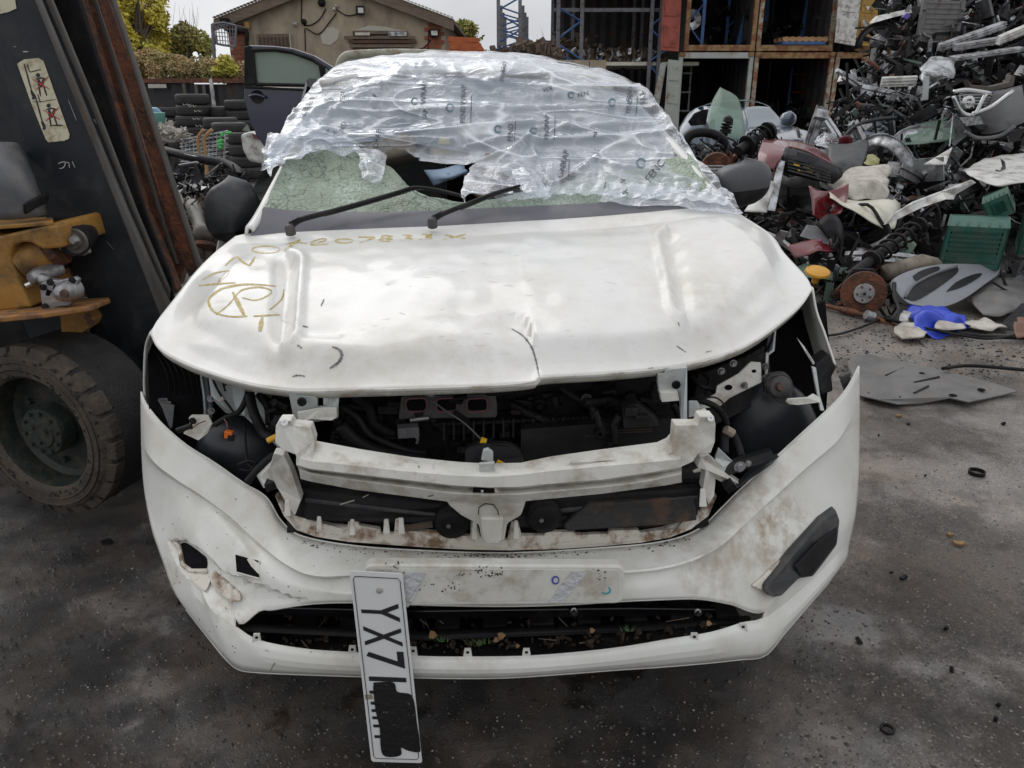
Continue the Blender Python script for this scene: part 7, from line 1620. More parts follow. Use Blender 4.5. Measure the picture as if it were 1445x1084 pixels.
def lib_duct(seed):
    r_ = random.Random(seed); b = MB().box((0, 0, 0), (.28, .16, .12)); b.box((.16, .02, .03), (.16, .10, .07), (0, .4, .3)); b.tube([(-.1, 0, 0), (-.22, -.03, .05), (-.3, -.02, .14)], .045, 10)
    for k in range(5): b.box((-.1+k*.05, -.085, 0), (.012, .012, .10))
    return b, dict(bevel=.006)
def lib_strut(seed):
    b = MB().tube([(-.3, 0, 0), (.05, 0, 0)], .028, 10); b.tube([(.05, 0, 0), (.34, 0, 0)], .013, 8)
    b.tube([Vector((-.05+.32*t/60, math.cos(t*.63)*.065, math.sin(t*.63)*.065)) for t in range(61)], .007, 5); b.lathe([(.01, -.01), (.08, 0), (.07, .02), (.01, .03)], (.3, 0, 0), (1, 0, 0), 14)
    b.box((-.3, 0, 0), (.08, .09, .05))
    return b, dict(smooth=True, sharp=40)
def lib_hub(seed):
    b = MB().lathe([(.03, -.03), (.07, -.03), (.075, 0), (.14, 0), (.142, .022), (.03, .022)], (0, 0, 0), (0, 1, 0), 28); b.box((.05, .05, .02), (.2, .06, .09), (0, .6, 0)); b.tube([(0, .04, 0), (-.2, .1, -.05)], .02, 8)
    return b, dict(smooth=True, sharp=35)
def lib_sheet(seed):
    r_ = random.Random(seed); P = [(-.5, 0, -.3), (-.1, 0, -.34), (.45, 0, -.28), (.55, 0, .1), (.3, 0, .3), (-.2, 0, .34), (-.55, 0, .18)]
    return MB().plate([(a+r_.uniform(-.05, .05), .04*math.sin(a*3), c+r_.uniform(-.05, .05)) for a, b_, c in P], (0, .004, 0)), dict()
LIB = [('body_panel', lib_panel, 'curved body panel', (('scrapwhite', 2), ('silver', 7), ('black', 4), ('darkgrey', 3), ('bluegrey', 1), ('red', 1))),
       ('bumper_skin', lib_bumper, 'bumper skin', (('black', 5), ('darkgrey', 3), ('silver', 4), ('bluegrey', 1))),
       ('bumper_beam', lib_beam, 'crash beam', (('alu', 4), ('silver', 3), ('black', 1))),
       ('bent_rail', lib_rail, 'bent steel rail', (('silver', 4), ('alu', 2), ('engine', 3), ('rust', 1))),
       ('rubber_hose', lib_hose, 'bent hose', (('black', 6), ('darkgrey', 1))),
       ('wiring_loom', lib_loom, 'tangled wiring loom', (('black', 5),)),
       ('radiator', lib_radiator, 'radiator core', (('engine', 3), ('alu', 1))),
       ('headlight', lib_lamp, 'dirty headlight', (('lensblue', 4), ('black', 1))),
       ('bracket', lib_bracket, 'torn bracket', (('silver', 3), ('engine', 2), ('bracket', 2))),
       ('arch_liner', lib_wing, 'wheel arch liner', (('black', 4), ('darkgrey', 2), ('silver', 1))),
       ('door_shell', lib_door, 'stripped door shell', (('black', 2), ('silver', 2), ('darkgrey', 2))),
       ('air_duct', lib_duct, 'air box', (('black', 4), ('darkgrey', 2))),
       ('suspension_strut', lib_strut, 'suspension strut', (('black', 3), ('engine', 2))),
       ('hub_assembly', lib_hub, 'wheel hub with disc', (('rust', 3), ('engine', 1))),
       ('glass_sheet', lib_sheet, 'cracked green glass sheet', (('glassgreen', 4),))]
CNAME = {'scrapwhite': 'dirty white', 'silver': 'silver grey', 'black': 'black', 'darkgrey': 'dark grey', 'bluegrey': 'blue grey', 'red': 'dark red', 'alu': 'bare aluminium', 'engine': 'oily dark', 'rust': 'rusty', 'lensblue': 'clear lensed', 'bracket': 'pale steel', 'glassgreen': 'dusty', 'grey': 'grey', 'cream': 'cream'}
MARKS = [(1390, 155, 'by the black front end'), (1326, 30, 'by the grey radiator'), (1225, 20, 'by the yellow container door'), (1400, 20, 'at the very top of the heap'), (1270, 112, 'by the ribbed white beam'), (1320, 90, 'by the silver inner wing'), (1310, 185, 'on the long green windscreen'), (1225, 185, 'by the dusty windscreen'), (1215, 260, 'by the white bag'),
         (1310, 280, 'under the long white sill'), (1400, 238, 'by the white bonnet'), (1385, 320, 'behind the green crate'), (1270, 340, 'by the rusty brown strut'), (1165, 290, 'by the red wing'), (1120, 230, 'by the red front end'), (1030, 190, 'by the pointed green glass'), (1000, 225, 'under the arching hose'), (1055, 200, 'by the black coil strut'), (1185, 345, 'by the upright arch liner'), (1420, 75, 'under the pale rail'), (1180, 215, 'by the dark wing'), (1235, 90, 'beside the rusty container post'), (1430, 285, 'below the white bonnet')]
def near(x, y): return min(MARKS, key=lambda m_: (m_[0]-x)**2+(m_[1]-y)**2)[2]
protos = {}
rr = random.Random(101)
def put(kind_i, mname, c, rot, sc_, label=None, seed=None):
    nm, fn, words_, _ = LIB[kind_i]; key = (nm, mname, (seed or 0) % 3)
    if key not in protos:
        b, kw = fn(key[2]+1); o = b.build(nm, M[mname], None, **kw); protos[key] = o
        # keep local mesh about its own origin
    else:
        o = protos[key].copy(); COL.objects.link(o)
    o.location = c; o.rotation_euler = rot; o.scale = (sc_, sc_, sc_)
    X_, Y_ = topx(Vector(c)); tl = abs(rot[1])
    how = 'standing on end' if tl > .75 else 'tilted' if tl > .3 else 'lying level'
    lab = label or f'{CNAME[mname]} {words_} {how} {near(X_, Y_)}'
    tag(o, lab, words_.split()[-1] if words_.split()[-1] not in ('piece', 'brackets', 'sheet', 'disc') else {'arch_liner': 'liner', 'bent_rail': 'rail', 'hub_assembly': 'wheel hub', 'glass_sheet': 'glass sheet'}.get(nm, 'car part'), None if label else f'{CNAME[mname]} {words_} in the heap')
    return o
wts = [4, 3, 5, 9, 4, 5, 2, 2, 6, 1.5, 2.5, 3, 1.5, 1, .8]
for k in range(250):
    y = rr.uniform(-40, 400); x0 = heapL(y); x = x0+(1480-x0)*rr.random()
    if any(a < x < b and c_ < y < d_ for a, c_, b, d_ in KEEP): continue
    ki = rr.choices(range(len(LIB)), wts)[0]; cs = LIB[ki][3]; mn = rr.choices([c[0] for c in cs], [c[1] for c in cs])[0]
    if mn == 'scrapwhite' and y < 200 and rr.random() < .6: mn = 'silver'
    Y = heapY(x, y)+.25-rr.random()*.35
    c = at(x, y, Y); c.z = max(c.z, .12)
    put(ki, mn, c, (rr.gauss(0, .6), rr.gauss(.25, .45), rr.gauss(0, .8)), rr.uniform(.45, 1.0)*(1.15 if mn in ('silver', 'alu', 'scrapwhite') else .9), seed=rr.randrange(3))
# the lower run, left part
for k in range(34):
    x = rr.uniform(975, 1120); y = rr.uniform(205, 300); ki = rr.choices(range(len(LIB)), [0, 0, 1, 3, 4, 4, 0, 0, 4, 0, 0, 3, 4, 3, 0])[0]; cs = LIB[ki][3]; mn = rr.choices([c[0] for c in cs], [c[1] for c in cs])[0]
    c = at(x, y, 8.1+rr.uniform(-.5, .3)); c.z = max(c.z, .1); put(ki, mn, c, (rr.gauss(0, .6), rr.gauss(.2, .6), rr.gauss(0, .8)), rr.uniform(.4, .75), f'{CNAME[mn]} {LIB[ki][2]} in the tangle behind the right mirror' if 0 else None, rr.randrange(3))

# ---- individually recognisable pieces
def pl_(name, label, cat, pts, m, th=.02, bev=.004, dirv=None, **k):
    o = MB().plate([at(*p) for p in pts], dirv or (0, th, 0)).build(name, M[m] if isinstance(m, str) else m, None, bevel=bev, **k); return tag(o, label, cat)
def sf_(name, label, cat, ctrl, m, nu=6, nv=6, solid=.008, amp=0, sc_=6, **k):
    g_ = surf([[at(*p) for p in r_] for r_ in ctrl], nu, nv)
    if amp:
        for r_ in g_:
            for p in r_: p += Vector(noise.noise_vector(p*sc_))*amp
    o = MB().grid(g_).build(name, M[m] if isinstance(m, str) else m, None, smooth=True, solid=solid, sharp=40, **k); return tag(o, label, cat)
# blue grey car at the container mouth
BC = thing('parked_car', 'blue grey saloon car parked at the container mouth, behind the green glass', 'car', at(1060, 230, 12.5))
CY = 12.0
def bcs(name, ctrl, m, **k):
    g_ = surf([[at(*p) for p in r_] for r_ in ctrl], 5, 5); return MB().grid(g_).build(name, m, BC, smooth=True, solid=.01, **k)
bcs('roof', [[(985, 152, 13.2), (1012, 144, 13.2), (1045, 142, 13.2), (1072, 145, 13.2), (1088, 151, 13.0)], [(980, 153, 14.5), (1012, 142, 14.8), (1045, 140, 14.8), (1066, 142, 14.8), (1080, 147, 14.5)]], M['bluegrey'])
bcs('windscreen', [[(1050, 152, 12.95), (1068, 150, 12.95), (1086, 151, 12.9)], [(1052, 168, 12.5), (1075, 167, 12.5), (1100, 166, 12.5)], [(1054, 181, 12.1), (1084, 180, 12.1), (1112, 178, 12.1)]], M['glasscar'])
bcs('bonnet', [[(1054, 181, 12.1), (1084, 180, 12.1), (1113, 178, 12.1)], [(1052, 189, 11.6), (1090, 186, 11.5), (1126, 180, 11.7)], [(1050, 200, 11.0), (1090, 198, 10.9), (1130, 193, 11.1)], [(1052, 206, 10.9), (1092, 206, 10.8), (1134, 198, 11.0)]], M['bluegrey'])
bcs('wing', [[(1113, 178, 12.1), (1124, 180, 11.8), (1142, 186, 11.5)], [(1130, 194, 11.1), (1138, 196, 11.2), (1141, 190, 11.5)], [(1132, 225, 11.1), (1142, 222, 11.3), (1146, 212, 11.6)]], M['bluegrey'])
bcs('body_side', [[(958, 180, 13.6), (972, 160, 13.5), (986, 152, 13.3), (1002, 150, 13.1), (1050, 152, 12.95)], [(956, 198, 13.4), (972, 188, 13.2), (990, 184, 13.0), (1010, 184, 12.6), (1054, 181, 12.1)], [(958, 236, 13.3), (975, 236, 13.1), (992, 236, 12.8), (1012, 236, 12.4), (1054, 232, 11.9)]], M['bluegrey'])
MB().plate([at(x, y, 12.85) for x, y in [(971, 172), (980, 160), (992, 155), (1000, 154), (996, 176), (975, 178)]], (0, .02, 0)).build('side_window', M['blackgloss'], BC)
MB().lathe([(0, -.12), (.08, -.1), (.12, 0), (.08, .08), (0, .1)], at(1113, 168, 12.2), (1, .2, 0), 12).build('door_mirror', M['bluegrey'], BC, smooth=True)
sf_('quarter_glass', 'tall pointed sheet of pale green glass standing in front of the blue grey car', 'glass sheet', [[(1016, 123, 9.3), (1017, 123, 9.3), (1018, 124, 9.3)], [(1005, 143, 9.2), (1022, 140, 9.1), (1040, 137, 9.2)], [(999, 165, 9.0), (1026, 162, 8.95), (1048, 160, 9.0)], [(1003, 190, 8.8), (1028, 196, 8.8), (1051, 198, 8.8)]], 'glassgreen')
# strut with coil, hose, disc and basket behind the mirror
def coilstrut(label, a, b, r_, n_, col='black', rod=.5, wire=.010):
    A, B = Vector(a), Vector(b); ax_ = (B-A).normalized(); u_ = ax_.orthogonal().normalized(); v_ = ax_.cross(u_); L_ = (B-A).length
    t = thing('suspension_strut', label, 'suspension strut', A)
    MB().tube([A, A+ax_*L_*.55], r_*.62, 12).build('damper_tube', M[col], t, smooth=True, sharp=40)
    MB().tube([A+ax_*L_*.4, B], r_*.35, 10).build('gaiter', M['black'], t, smooth=True)
    MB().tube([A+ax_*(L_*(.30+.62*k/(n_*14)))+(u_*math.cos(k*2*math.pi/14)+v_*math.sin(k*2*math.pi/14))*r_ for k in range(n_*14+1)], wire, 6).build('coil_spring', M[col], t, smooth=True)
    MB().lathe([(r_*.3, -.02), (r_*1.15, -.01), (r_*1.1, .015), (r_*.4, .03)], A+ax_*L_*.3, ax_, 18).build('spring_seat', M[col], t, smooth=True, sharp=40)
    MB().lathe([(r_*.3, .0), (r_*1.1, .01), (r_*.9, .05), (r_*.3, .07)], A+ax_*L_*.92, ax_, 18).build('top_mount', M['black'], t, smooth=True, sharp=40)
    return t
coilstrut('black suspension strut with loose coil spring, just above the red bumper', at(1042, 214, 7.5), at(1086, 184, 7.7), .085, 4)
coilstrut('short strut with white cap standing against the green glass', at(1022, 192, 8.2), at(1027, 172, 8.2), .05, 3)
o = MB().tube(cr([at(x, y, 7.9) for x, y in [(966, 208), (972, 192), (990, 187), (1008, 190), (1020, 198), (1026, 214)]], 5), .045, 10).build('air_hose', M['black'], None, smooth=True); tag(o, 'thick black curved hose arching over the tangle behind the mirror', 'hose')
o = MB().lathe([(.02, -.05), (.06, -.05), (.065, -.02), (.135, -.02), (.14, 0), (.02, 0)], at(1010, 236, 7.4), (.1, 1, .2), 30).build('brake_disc', M['rust'], None, smooth=True, sharp=35); tag(o, 'rusty brown brake disc half hidden behind the black door mirror', 'brake disc')
BK = thing('wire_basket', 'grey wire basket between the film and the door mirror', 'basket', at(990, 250, 6.8))
q = MB()
for k in range(12): q.tube([at(976+k*3.6, 239, 6.8), at(982+k*3.4, 268, 6.8)], .004, 4)
for y in (238, 243, 262, 268): q.tube([at(974, y, 6.8), at(1022, y, 6.8)], .007, 4); q.tube([at(974, y-4, 7.2), at(1022, y-4, 7.2)], .007, 4)
q.build('wire_grid', M['silver'], BK, kind='stuff')
# the red rear bumper
RB = thing('red_bumper', 'dark red car front end with black grille lying above the tangle of parts', 'bumper', at(1130, 240, 7.2))
def rbs(name, ctrl, m, par=RB, **k):
    g_ = surf([[at(*p) for p in r_] for r_ in ctrl], 5, 5); return MB().grid(g_).build(name, M[m], par, smooth=True, solid=.008, sharp=40, **k)
rbs('painted_corner', [[(1076, 197, 7.4), (1095, 200, 7.3), (1113, 207, 7.2)], [(1070, 216, 7.1), (1086, 218, 7.0), (1104, 220, 7.0)], [(1068, 232, 7.0), (1078, 236, 6.9), (1092, 240, 6.9)]], 'red')
rbs('painted_top', [[(1076, 197, 7.5), (1110, 197, 7.6), (1140, 203, 7.6), (1158, 212, 7.5), (1170, 222, 7.4)], [(1080, 204, 7.3), (1113, 207, 7.2), (1138, 213, 7.2), (1156, 222, 7.2), (1176, 232, 7.2)]], 'red')
rbs('black_grille', [[(1108, 208, 7.15), (1135, 214, 7.1), (1160, 225, 7.1), (1188, 238, 7.2)], [(1104, 222, 7.0), (1132, 228, 6.95), (1158, 238, 7.0), (1189, 248, 7.1)], [(1106, 244, 7.0), (1130, 250, 6.95), (1155, 256, 7.0), (1176, 260, 7.1)]], 'black')
for k in range(5): q = MB().tube([at(1112, 222+k*4.5, 6.93), at(1140, 229+k*4.7, 6.88), at(1172, 240+k*4.2, 6.95)], .009, 4); q.build('grille_slat', M['darkgrey'], RB)
MB().plate([at(x, y, 6.9) for x, y in [(1125, 214), (1155, 224), (1154, 234), (1123, 224)]], (0, .02, 0)).build('number_panel', M['darkgrey'], RB)
for x, y in ((1124, 233), (1138, 237), (1130, 241), (1142, 243)): MB().box(at(x, y, 6.9), (.05, .01, .012), (0, .25, 0)).build('yellow_fleck', M['ylwclip'], RB)
rbs('grey_side_strip', [[(1100, 212, 7.1), (1112, 208, 7.15)], [(1095, 240, 6.9), (1106, 238, 6.9)], [(1082, 296, 6.5), (1094, 298, 6.5)]], 'silver')
sf_('white_wing', 'white curved wing panel standing below the door mirror', 'car panel', [[(1074, 254, 6.7), (1082, 252, 6.7), (1094, 258, 6.7)], [(1062, 280, 6.5), (1072, 280, 6.45), (1086, 284, 6.5)], [(1050, 298, 6.4), (1066, 299, 6.35), (1082, 300, 6.4)]], 'scrapwhite')
sf_('red_wing', 'dark red hollow wing panel below the red front end', 'car panel', [[(1142, 262, 6.6), (1165, 270, 6.7), (1198, 259, 6.7)], [(1146, 282, 6.5), (1168, 288, 6.65), (1196, 278, 6.6)], [(1148, 304, 6.4), (1162, 312, 6.5), (1186, 300, 6.4)]], 'red')
sf_('red_trim', 'small torn piece of glossy dark red bumper near the arch liner', 'car panel', [[(1112, 345, 5.9), (1150, 335, 6.0), (1175, 340, 6.0)], [(1120, 362, 5.8), (1150, 356, 5.8), (1178, 354, 5.9)]], 'red', amp=.03)
sf_('white_bag', 'crumpled dirty white bag lying on the heap behind the cream panel', 'bag', [[(1170, 262, 7.3), (1195, 242, 7.5), (1225, 238, 7.5), (1256, 240, 7.4)], [(1172, 274, 7.0), (1198, 262, 6.95), (1228, 258, 6.95), (1256, 262, 7.1)], [(1190, 280, 6.9), (1205, 282, 6.8), (1228, 284, 6.8), (1248, 282, 6.9)]], 'cloth', 8, 8, .004, .07, 5)
sf_('cream_inner_sheet', 'cream coloured torn inner panel in the middle of the heap', 'car panel', [[(1167, 273, 6.7), (1195, 278, 6.7), (1225, 282, 6.8), (1262, 280, 6.9)], [(1180, 282, 6.5), (1205, 290, 6.5), (1232, 296, 6.5), (1270, 294, 6.7)], [(1205, 296, 6.4), (1222, 306, 6.35), (1240, 316, 6.3), (1262, 316, 6.4)]], 'cream', amp=.05)
pl_('white_sill', 'long jagged white sill panel reaching up across the heap', 'car panel', [(1248, 318, 6.2), (1262, 302, 6.25), (1290, 285, 6.4), (1330, 270, 6.6), (1372, 254, 6.8), (1378, 258, 6.8), (1364, 266, 6.75), (1350, 274, 6.7), (1346, 282, 6.6), (1334, 282, 6.5), (1300, 294, 6.4), (1270, 308, 6.25)], 'scrapwhite', .03, .006)
sf_('white_bonnet', 'large dirty white bonnet lying over the heap above the green crate', 'car panel', [[(1358, 240, 7.6), (1385, 226, 7.9), (1420, 219, 8.0), (1520, 205, 8.1)], [(1368, 246, 7.3), (1398, 240, 7.4), (1440, 236, 7.5), (1530, 224, 7.6)], [(1392, 258, 6.9), (1415, 262, 6.8), (1445, 255, 6.8), (1530, 246, 6.9)]], 'scrapwhite', 8, 6, .01, .02)
sf_('white_offcut', 'pointed white plastic offcut on the heap above the white bonnet', 'car panel', [[(1340, 210, 7.8), (1344, 207, 7.8)], [(1303, 232, 7.5), (1335, 232, 7.5)]], 'scrapwhite')
# arch liner and grey tray
o = MB().grid([[at(1175, 350, 5.9)+Vector((math.cos(a)*rd*.55, -.1*rd+j*.05, math.sin(a)*rd)) for a in [R(-70)+R(210)*i/16 for i in range(17)]] for j, rd in enumerate((.10, .15, .2, .24))]).build('arch_liner', M['black'], None, smooth=True, solid=.006); tag(o, 'black curved wheel arch liner standing on edge beside the coil strut', 'arch liner')
pl_('grey_tray', 'flat blue grey plastic tray tilted beside the black arch liner', 'tray', [(1140, 318, 6.1), (1172, 322, 6.0), (1170, 346, 5.9), (1130, 334, 6.0)], 'grey', .03)
sf_('glass_sheet', 'pale green glass sheet lying flat behind the brake disc', 'glass sheet', [[(1120, 378, 5.9), (1150, 370, 6.0), (1200, 378, 6.0)], [(1118, 392, 5.7), (1155, 392, 5.7), (1198, 400, 5.7)]], 'glassgreen')
o = MB().lathe([(0, .02), (.05, .02), (.085, .005), (.09, -.01), (.03, -.02), (.025, -.09), (0, -.09)], at(1154, 383, 5.5), (0, -.3, 1), 20).build('yellow_plastic_stopper', mat('yellow_plastic_cap', (.6, .3, .03), .5), None, smooth=True, sharp=40); tag(o, 'yellow orange plastic cap next to the hood corner of the wreck', 'cap')
# strut + disc
coilstrut('long rusty brown suspension strut leaning behind the brake disc', at(1196, 392, 5.35), at(1302, 314, 6.0), .062, 6, 'engine', wire=.011)
DS = thing('brake_disc', 'rusty brake disc with bright silver hub, standing on edge by the blue sheet', 'brake disc', gz(1222, 446))
dc = at(1219, 414, 5.15); dax = Vector((.28, 1, -.08)).normalized()
MB().lathe([(.066, -.02), (.068, -.004), (.145, -.004), (.148, 0), (.148, .02), (.145, .024), (.05, .024)], dc, dax, 40).build('disc', M['rust'], DS, smooth=True, sharp=35)
hb_ = MB().lathe([(0, -.028), (.020, -.028), (.022, -.022), (.064, -.022), (.068, -.018), (.068, 0)], dc, dax, 32).build('hub_face', M['alu'], DS, smooth=True, sharp=35)
u1 = dax.orthogonal().normalized(); u2 = dax.cross(u1)
for k in range(5):
    t = 2*math.pi*k/5; MB().lathe([(0, -.026), (.008, -.026), (.009, -.02)], dc+(u1*math.cos(t)+u2*math.sin(t))*.045, dax, 8).build('stud_hole', M['rust'], hb_)
MB().lathe([(0, -.034), (.010, -.034), (.012, -.026)], dc, dax, 10).build('hub_nut', M['engine'], hb_)
MB().plate([dc+dax*.05+u1*a+u2*b for a, b in ((-.1, -.12), (.05, -.17), (.15, -.08), (.13, .1), (-.05, .12))], dax*.03).build('back_plate', M['engine'], DS, bevel=.006)
o = MB().tube(cr([at(*p) for p in [(1148, 428, 5.35), (1175, 434, 5.25), (1205, 441, 5.1), (1235, 450, 5.0), (1262, 462, 4.9)]], 4), [.016]*6+[.024]*3+[.016]*3+[.022]*5, 10).build('drive_shaft', M['rust'], None, smooth=True); tag(o, 'rusty drive shaft lying below the brake disc', 'drive shaft')
o = MB().tube([at(1222, 444, 5.0), at(1232, 448, 5.0)], .034, 14).build('clamp_ring', M['silver'], None); tag(o, 'silver clamp ring on the rusty drive shaft', 'clamp')
o = MB().tube([at(1175, 420, 5.5), at(1195, 402, 5.5), at(1240, 372, 5.7)], .035, 10).build('rusty_pipe', M['rust'], None, smooth=True); tag(o, 'rusty brown pipe leaning behind the disc, beside the yellow cap', 'pipe')
o = MB().tube([at(1250, 385, 5.6), at(1300, 370, 5.7), at(1350, 382, 5.9)], .06, 12).build('cardboard_tube', M['beige'], None, smooth=True); tag(o, 'beige tube lying behind the grey door panel', 'tube')
# grey door trim panel with openings
DP = thing('door_trim', 'grey plastic door trim panel with handle openings, lying in front of the green crate', 'door trim', gz(1320, 440))
def dpy(x, y): return 4.97+(440-y)*.008+(x-1330)*.002
outl = [(1261, 398), (1266, 390), (1290, 380), (1325, 373), (1360, 372), (1392, 374), (1410, 379), (1408, 388), (1392, 400), (1370, 416), (1348, 428), (1325, 434), (1300, 432), (1281, 427), (1266, 412)]
O_ = cr([Vector((a, b, 0)) for a, b in outl+outl[:1]], 4)[:-1]
MB().plate([at(p.x, p.y, dpy(p.x, p.y)) for p in O_], (.0, .05, -.03)).build('panel', mat('grey_trim', (.21, .22, .24), .42, dirt=(.12, .11, .1), dscale=6, dlo=.5, dhi=.8, damt=.5), DP, bevel=.014)
for nm, H_ in (('handle_opening', [(1278, 420), (1284, 408), (1310, 392), (1336, 380), (1350, 377), (1352, 384), (1338, 396), (1315, 412), (1292, 424)]), ('speaker_opening', [(1288, 390), (1300, 382), (1322, 376), (1326, 380), (1312, 390), (1294, 396)]), ('switch_opening', [(1335, 412), (1350, 398), (1372, 388), (1386, 386), (1378, 394), (1356, 406)])):
    H2 = cr([Vector((a, b, 0)) for a, b in H_+H_[:1]], 3)[:-1]
    MB().plate([at(p.x, p.y, dpy(p.x, p.y)-.012) for p in H2], (0, .004, 0)).build(nm, M['black'], DP, bevel=.001)
q = MB().tube(cr([at(x, y, dpy(x, y)-.02) for x, y in [(1277, 420), (1290, 402), (1320, 386), (1350, 376)]], 4), .010, 8).build('handle_lip', M['grey'], DP, smooth=True)
o = MB().tube(cr([at(x, y, dpy(x, y)-.03) for x, y in [(1262, 400), (1262, 418), (1268, 436), (1262, 446), (1256, 452)]], 4), .014, 8).build('cable', M['black'], None, smooth=True); tag(o, 'black cable curling down from the grey door trim', 'cable')
# blue sheet
sf_('blue_plastic_sheet', 'crumpled bright blue plastic sheet with white edge on the ground', 'plastic sheet', [[(1278, 440, 4.95), (1300, 429, 5.0), (1325, 432, 5.0), (1345, 438, 5.0), (1360, 446, 4.95)], [(1280, 452, 4.85), (1300, 444, 4.75), (1325, 446, 4.75), (1348, 450, 4.8), (1366, 457, 4.85)], [(1290, 462, 4.7), (1305, 458, 4.7), (1325, 460, 4.7), (1345, 462, 4.72), (1362, 463, 4.75)], [(1284, 474, 4.6), (1300, 476, 4.6), (1320, 477, 4.58), (1336, 474, 4.6), (1350, 470, 4.65)]], 'bluesheet', 8, 8, .003, .05, 9)
sf_('white_cloth', 'folded dirty white cloth at the edge of the blue sheet', 'cloth', [[(1266, 458, 4.75), (1285, 456, 4.75), (1310, 462, 4.7)], [(1264, 468, 4.6), (1285, 466, 4.6), (1308, 470, 4.6)], [(1272, 478, 4.5), (1288, 478, 4.5), (1300, 476, 4.5)]], 'cloth', 6, 6, .01, .02, 12)
sf_('white_sheet_corner', 'white corner of plastic sheet left of the blue crumple', 'plastic sheet', [[(1274, 436, 4.95), (1286, 438, 4.9)], [(1270, 448, 4.8), (1288, 455, 4.8)]], 'scrapwhite', 5, 5, .003, .03, 8)
sf_('white_sheet_patch', 'white folded patch lying over the lower edge of the blue sheet', 'plastic sheet', [[(1325, 455, 4.70), (1345, 455, 4.72), (1362, 458, 4.75)], [(1322, 463, 4.62), (1342, 464, 4.62), (1364, 463, 4.66)]], 'cloth', 5, 5, .004, .03, 8)
sf_('paper_rag', 'cream crumpled paper rag beside the blue sheet', 'rag', [[(1366, 452, 4.85), (1390, 450, 4.9), (1416, 455, 4.85)], [(1368, 463, 4.7), (1392, 464, 4.7), (1416, 462, 4.72)]], 'cloth', 6, 5, .006, .03, 14)
sf_('round_cover', 'dusty grey green rounded plastic cover lying behind the paper rag', 'cover', [[(1368, 420, 5.3), (1392, 398, 5.6), (1420, 391, 5.7), (1460, 398, 5.7)], [(1374, 430, 5.15), (1398, 418, 5.2), (1425, 414, 5.25), (1462, 418, 5.3)], [(1388, 444, 5.0), (1410, 446, 4.95), (1428, 440, 5.0), (1455, 438, 5.1)]], 'under', 6, 6, .01)
pl_('black_rail', 'black straight plastic rail leaning beside the rounded cover', 'rail', [(1420, 458, 4.8), (1448, 430, 5.0), (1456, 432, 5.0), (1430, 464, 4.75)], 'black', .05)
sf_('brown_leather', 'brown leather scrap at the edge of the heap near the cables', 'leather scrap', [[(1432, 452, 4.7), (1450, 448, 4.75), (1470, 450, 4.8)], [(1430, 470, 4.5), (1452, 474, 4.5), (1472, 476, 4.5)]], mat('brown_leather', (.16, .08, .05), .5), amp=.05, sc_=10)
for k, (pts, r_, lb) in enumerate((([(1166, 474), (1190, 470), (1220, 460), (1244, 450), (1262, 446)], .008, 'thin black cable curving over the ground from the drive shaft'), ([(1250, 450), (1285, 458), (1330, 466), (1380, 474), (1445, 477)], .013, 'thick black cable running in front of the blue sheet'),
                                  ([(1300, 462), (1360, 474), (1400, 478), (1445, 470)], .008, 'thin black cable lying above the thick one'), ([(1330, 520), (1370, 516), (1445, 522)], .010, 'black flat wiper lying by the grit at the heap foot'))):
    o = MB().tube(cr([gz(x, y, .02+.012*k) for x, y in pts], 6), r_, 7).build('black_cable', M['black'], None, smooth=True); tag(o, lb, 'cable')
# green crate(s)
def crate(label, O, ux, uy, uz, L_, W_, H_, nx=14, nz=3):
    t = thing('green_crate', label, 'crate', O)
    P = lambda a, b, c: O+ux*a+uy*b+uz*c
    q_ = .012
    def bar(a, b, name, s_=(.012, .012)):
        pass
    def pan(name, A, e1, e2, l1, l2, n1, n2, nrm_):
        b = MB()
        fr_ = .035
        for (a0, a1_, b0, b1_) in ((0, l1, 0, fr_), (0, l1, l2-fr_, l2), (0, fr_, fr_, l2-fr_), (l1-fr_, l1, fr_, l2-fr_)): b.plate([A+e1*a0+e2*b0, A+e1*a1_+e2*b0, A+e1*a1_+e2*b1_, A+e1*a0+e2*b1_], nrm_*.012)
        for k in range(1, n1): x_ = fr_+(l1-2*fr_)*k/n1; b.plate([A+e1*(x_-.005)+e2*fr_, A+e1*(x_+.005)+e2*fr_, A+e1*(x_+.005)+e2*(l2-fr_), A+e1*(x_-.005)+e2*(l2-fr_)], nrm_*.006)
        for k in range(1, n2): y_ = fr_+(l2-2*fr_)*k/n2; b.plate([A+e1*fr_+e2*(y_-.007)+nrm_*.001, A+e1*(l1-fr_)+e2*(y_-.007)+nrm_*.001, A+e1*(l1-fr_)+e2*(y_+.007)+nrm_*.001, A+e1*fr_+e2*(y_+.007)+nrm_*.001], nrm_*.008)
        b.build(name, M['greencrate'], t)
    pan('front_panel', P(0, 0, 0), ux, uz, L_, H_, 22, 7, uy); pan('back_panel', P(0, W_, 0), ux, uz, L_, H_, 22, 7, -uy)
    pan('side_panel', P(L_, 0, 0), uy, uz, W_, H_, 12, 7, -ux); pan('side_panel', P(0, 0, 0), uy, uz, W_, H_, 12, 7, ux)
    MB().plate([P(.01, .01, H_-.004), P(L_-.01, .01, H_-.004), P(L_-.01, W_-.01, H_-.004), P(.01, W_-.01, H_-.004)], -uz*.012).build('base', M['greencrate'], t)
    for k in range(5): MB().plate([P(L_*(.15+k*.17), .02, H_), P(L_*(.165+k*.17), .02, H_), P(L_*(.17+k*.17), W_*.45, H_), P(L_*(.155+k*.17), W_*.45, H_)], uz*.008).build('base_rib', M['greencrate'], t)
    return t
cz = Matrix.Rotation(R(-4), 3, 'Z')
A_ = at(1322, 376, 5.75); B_ = at(1409, 382, 5.55); uxx = (B_-A_).normalized(); uz_ = Vector((0, -.10, 1)).normalized(); uyy = uz_.cross(uxx).normalized()
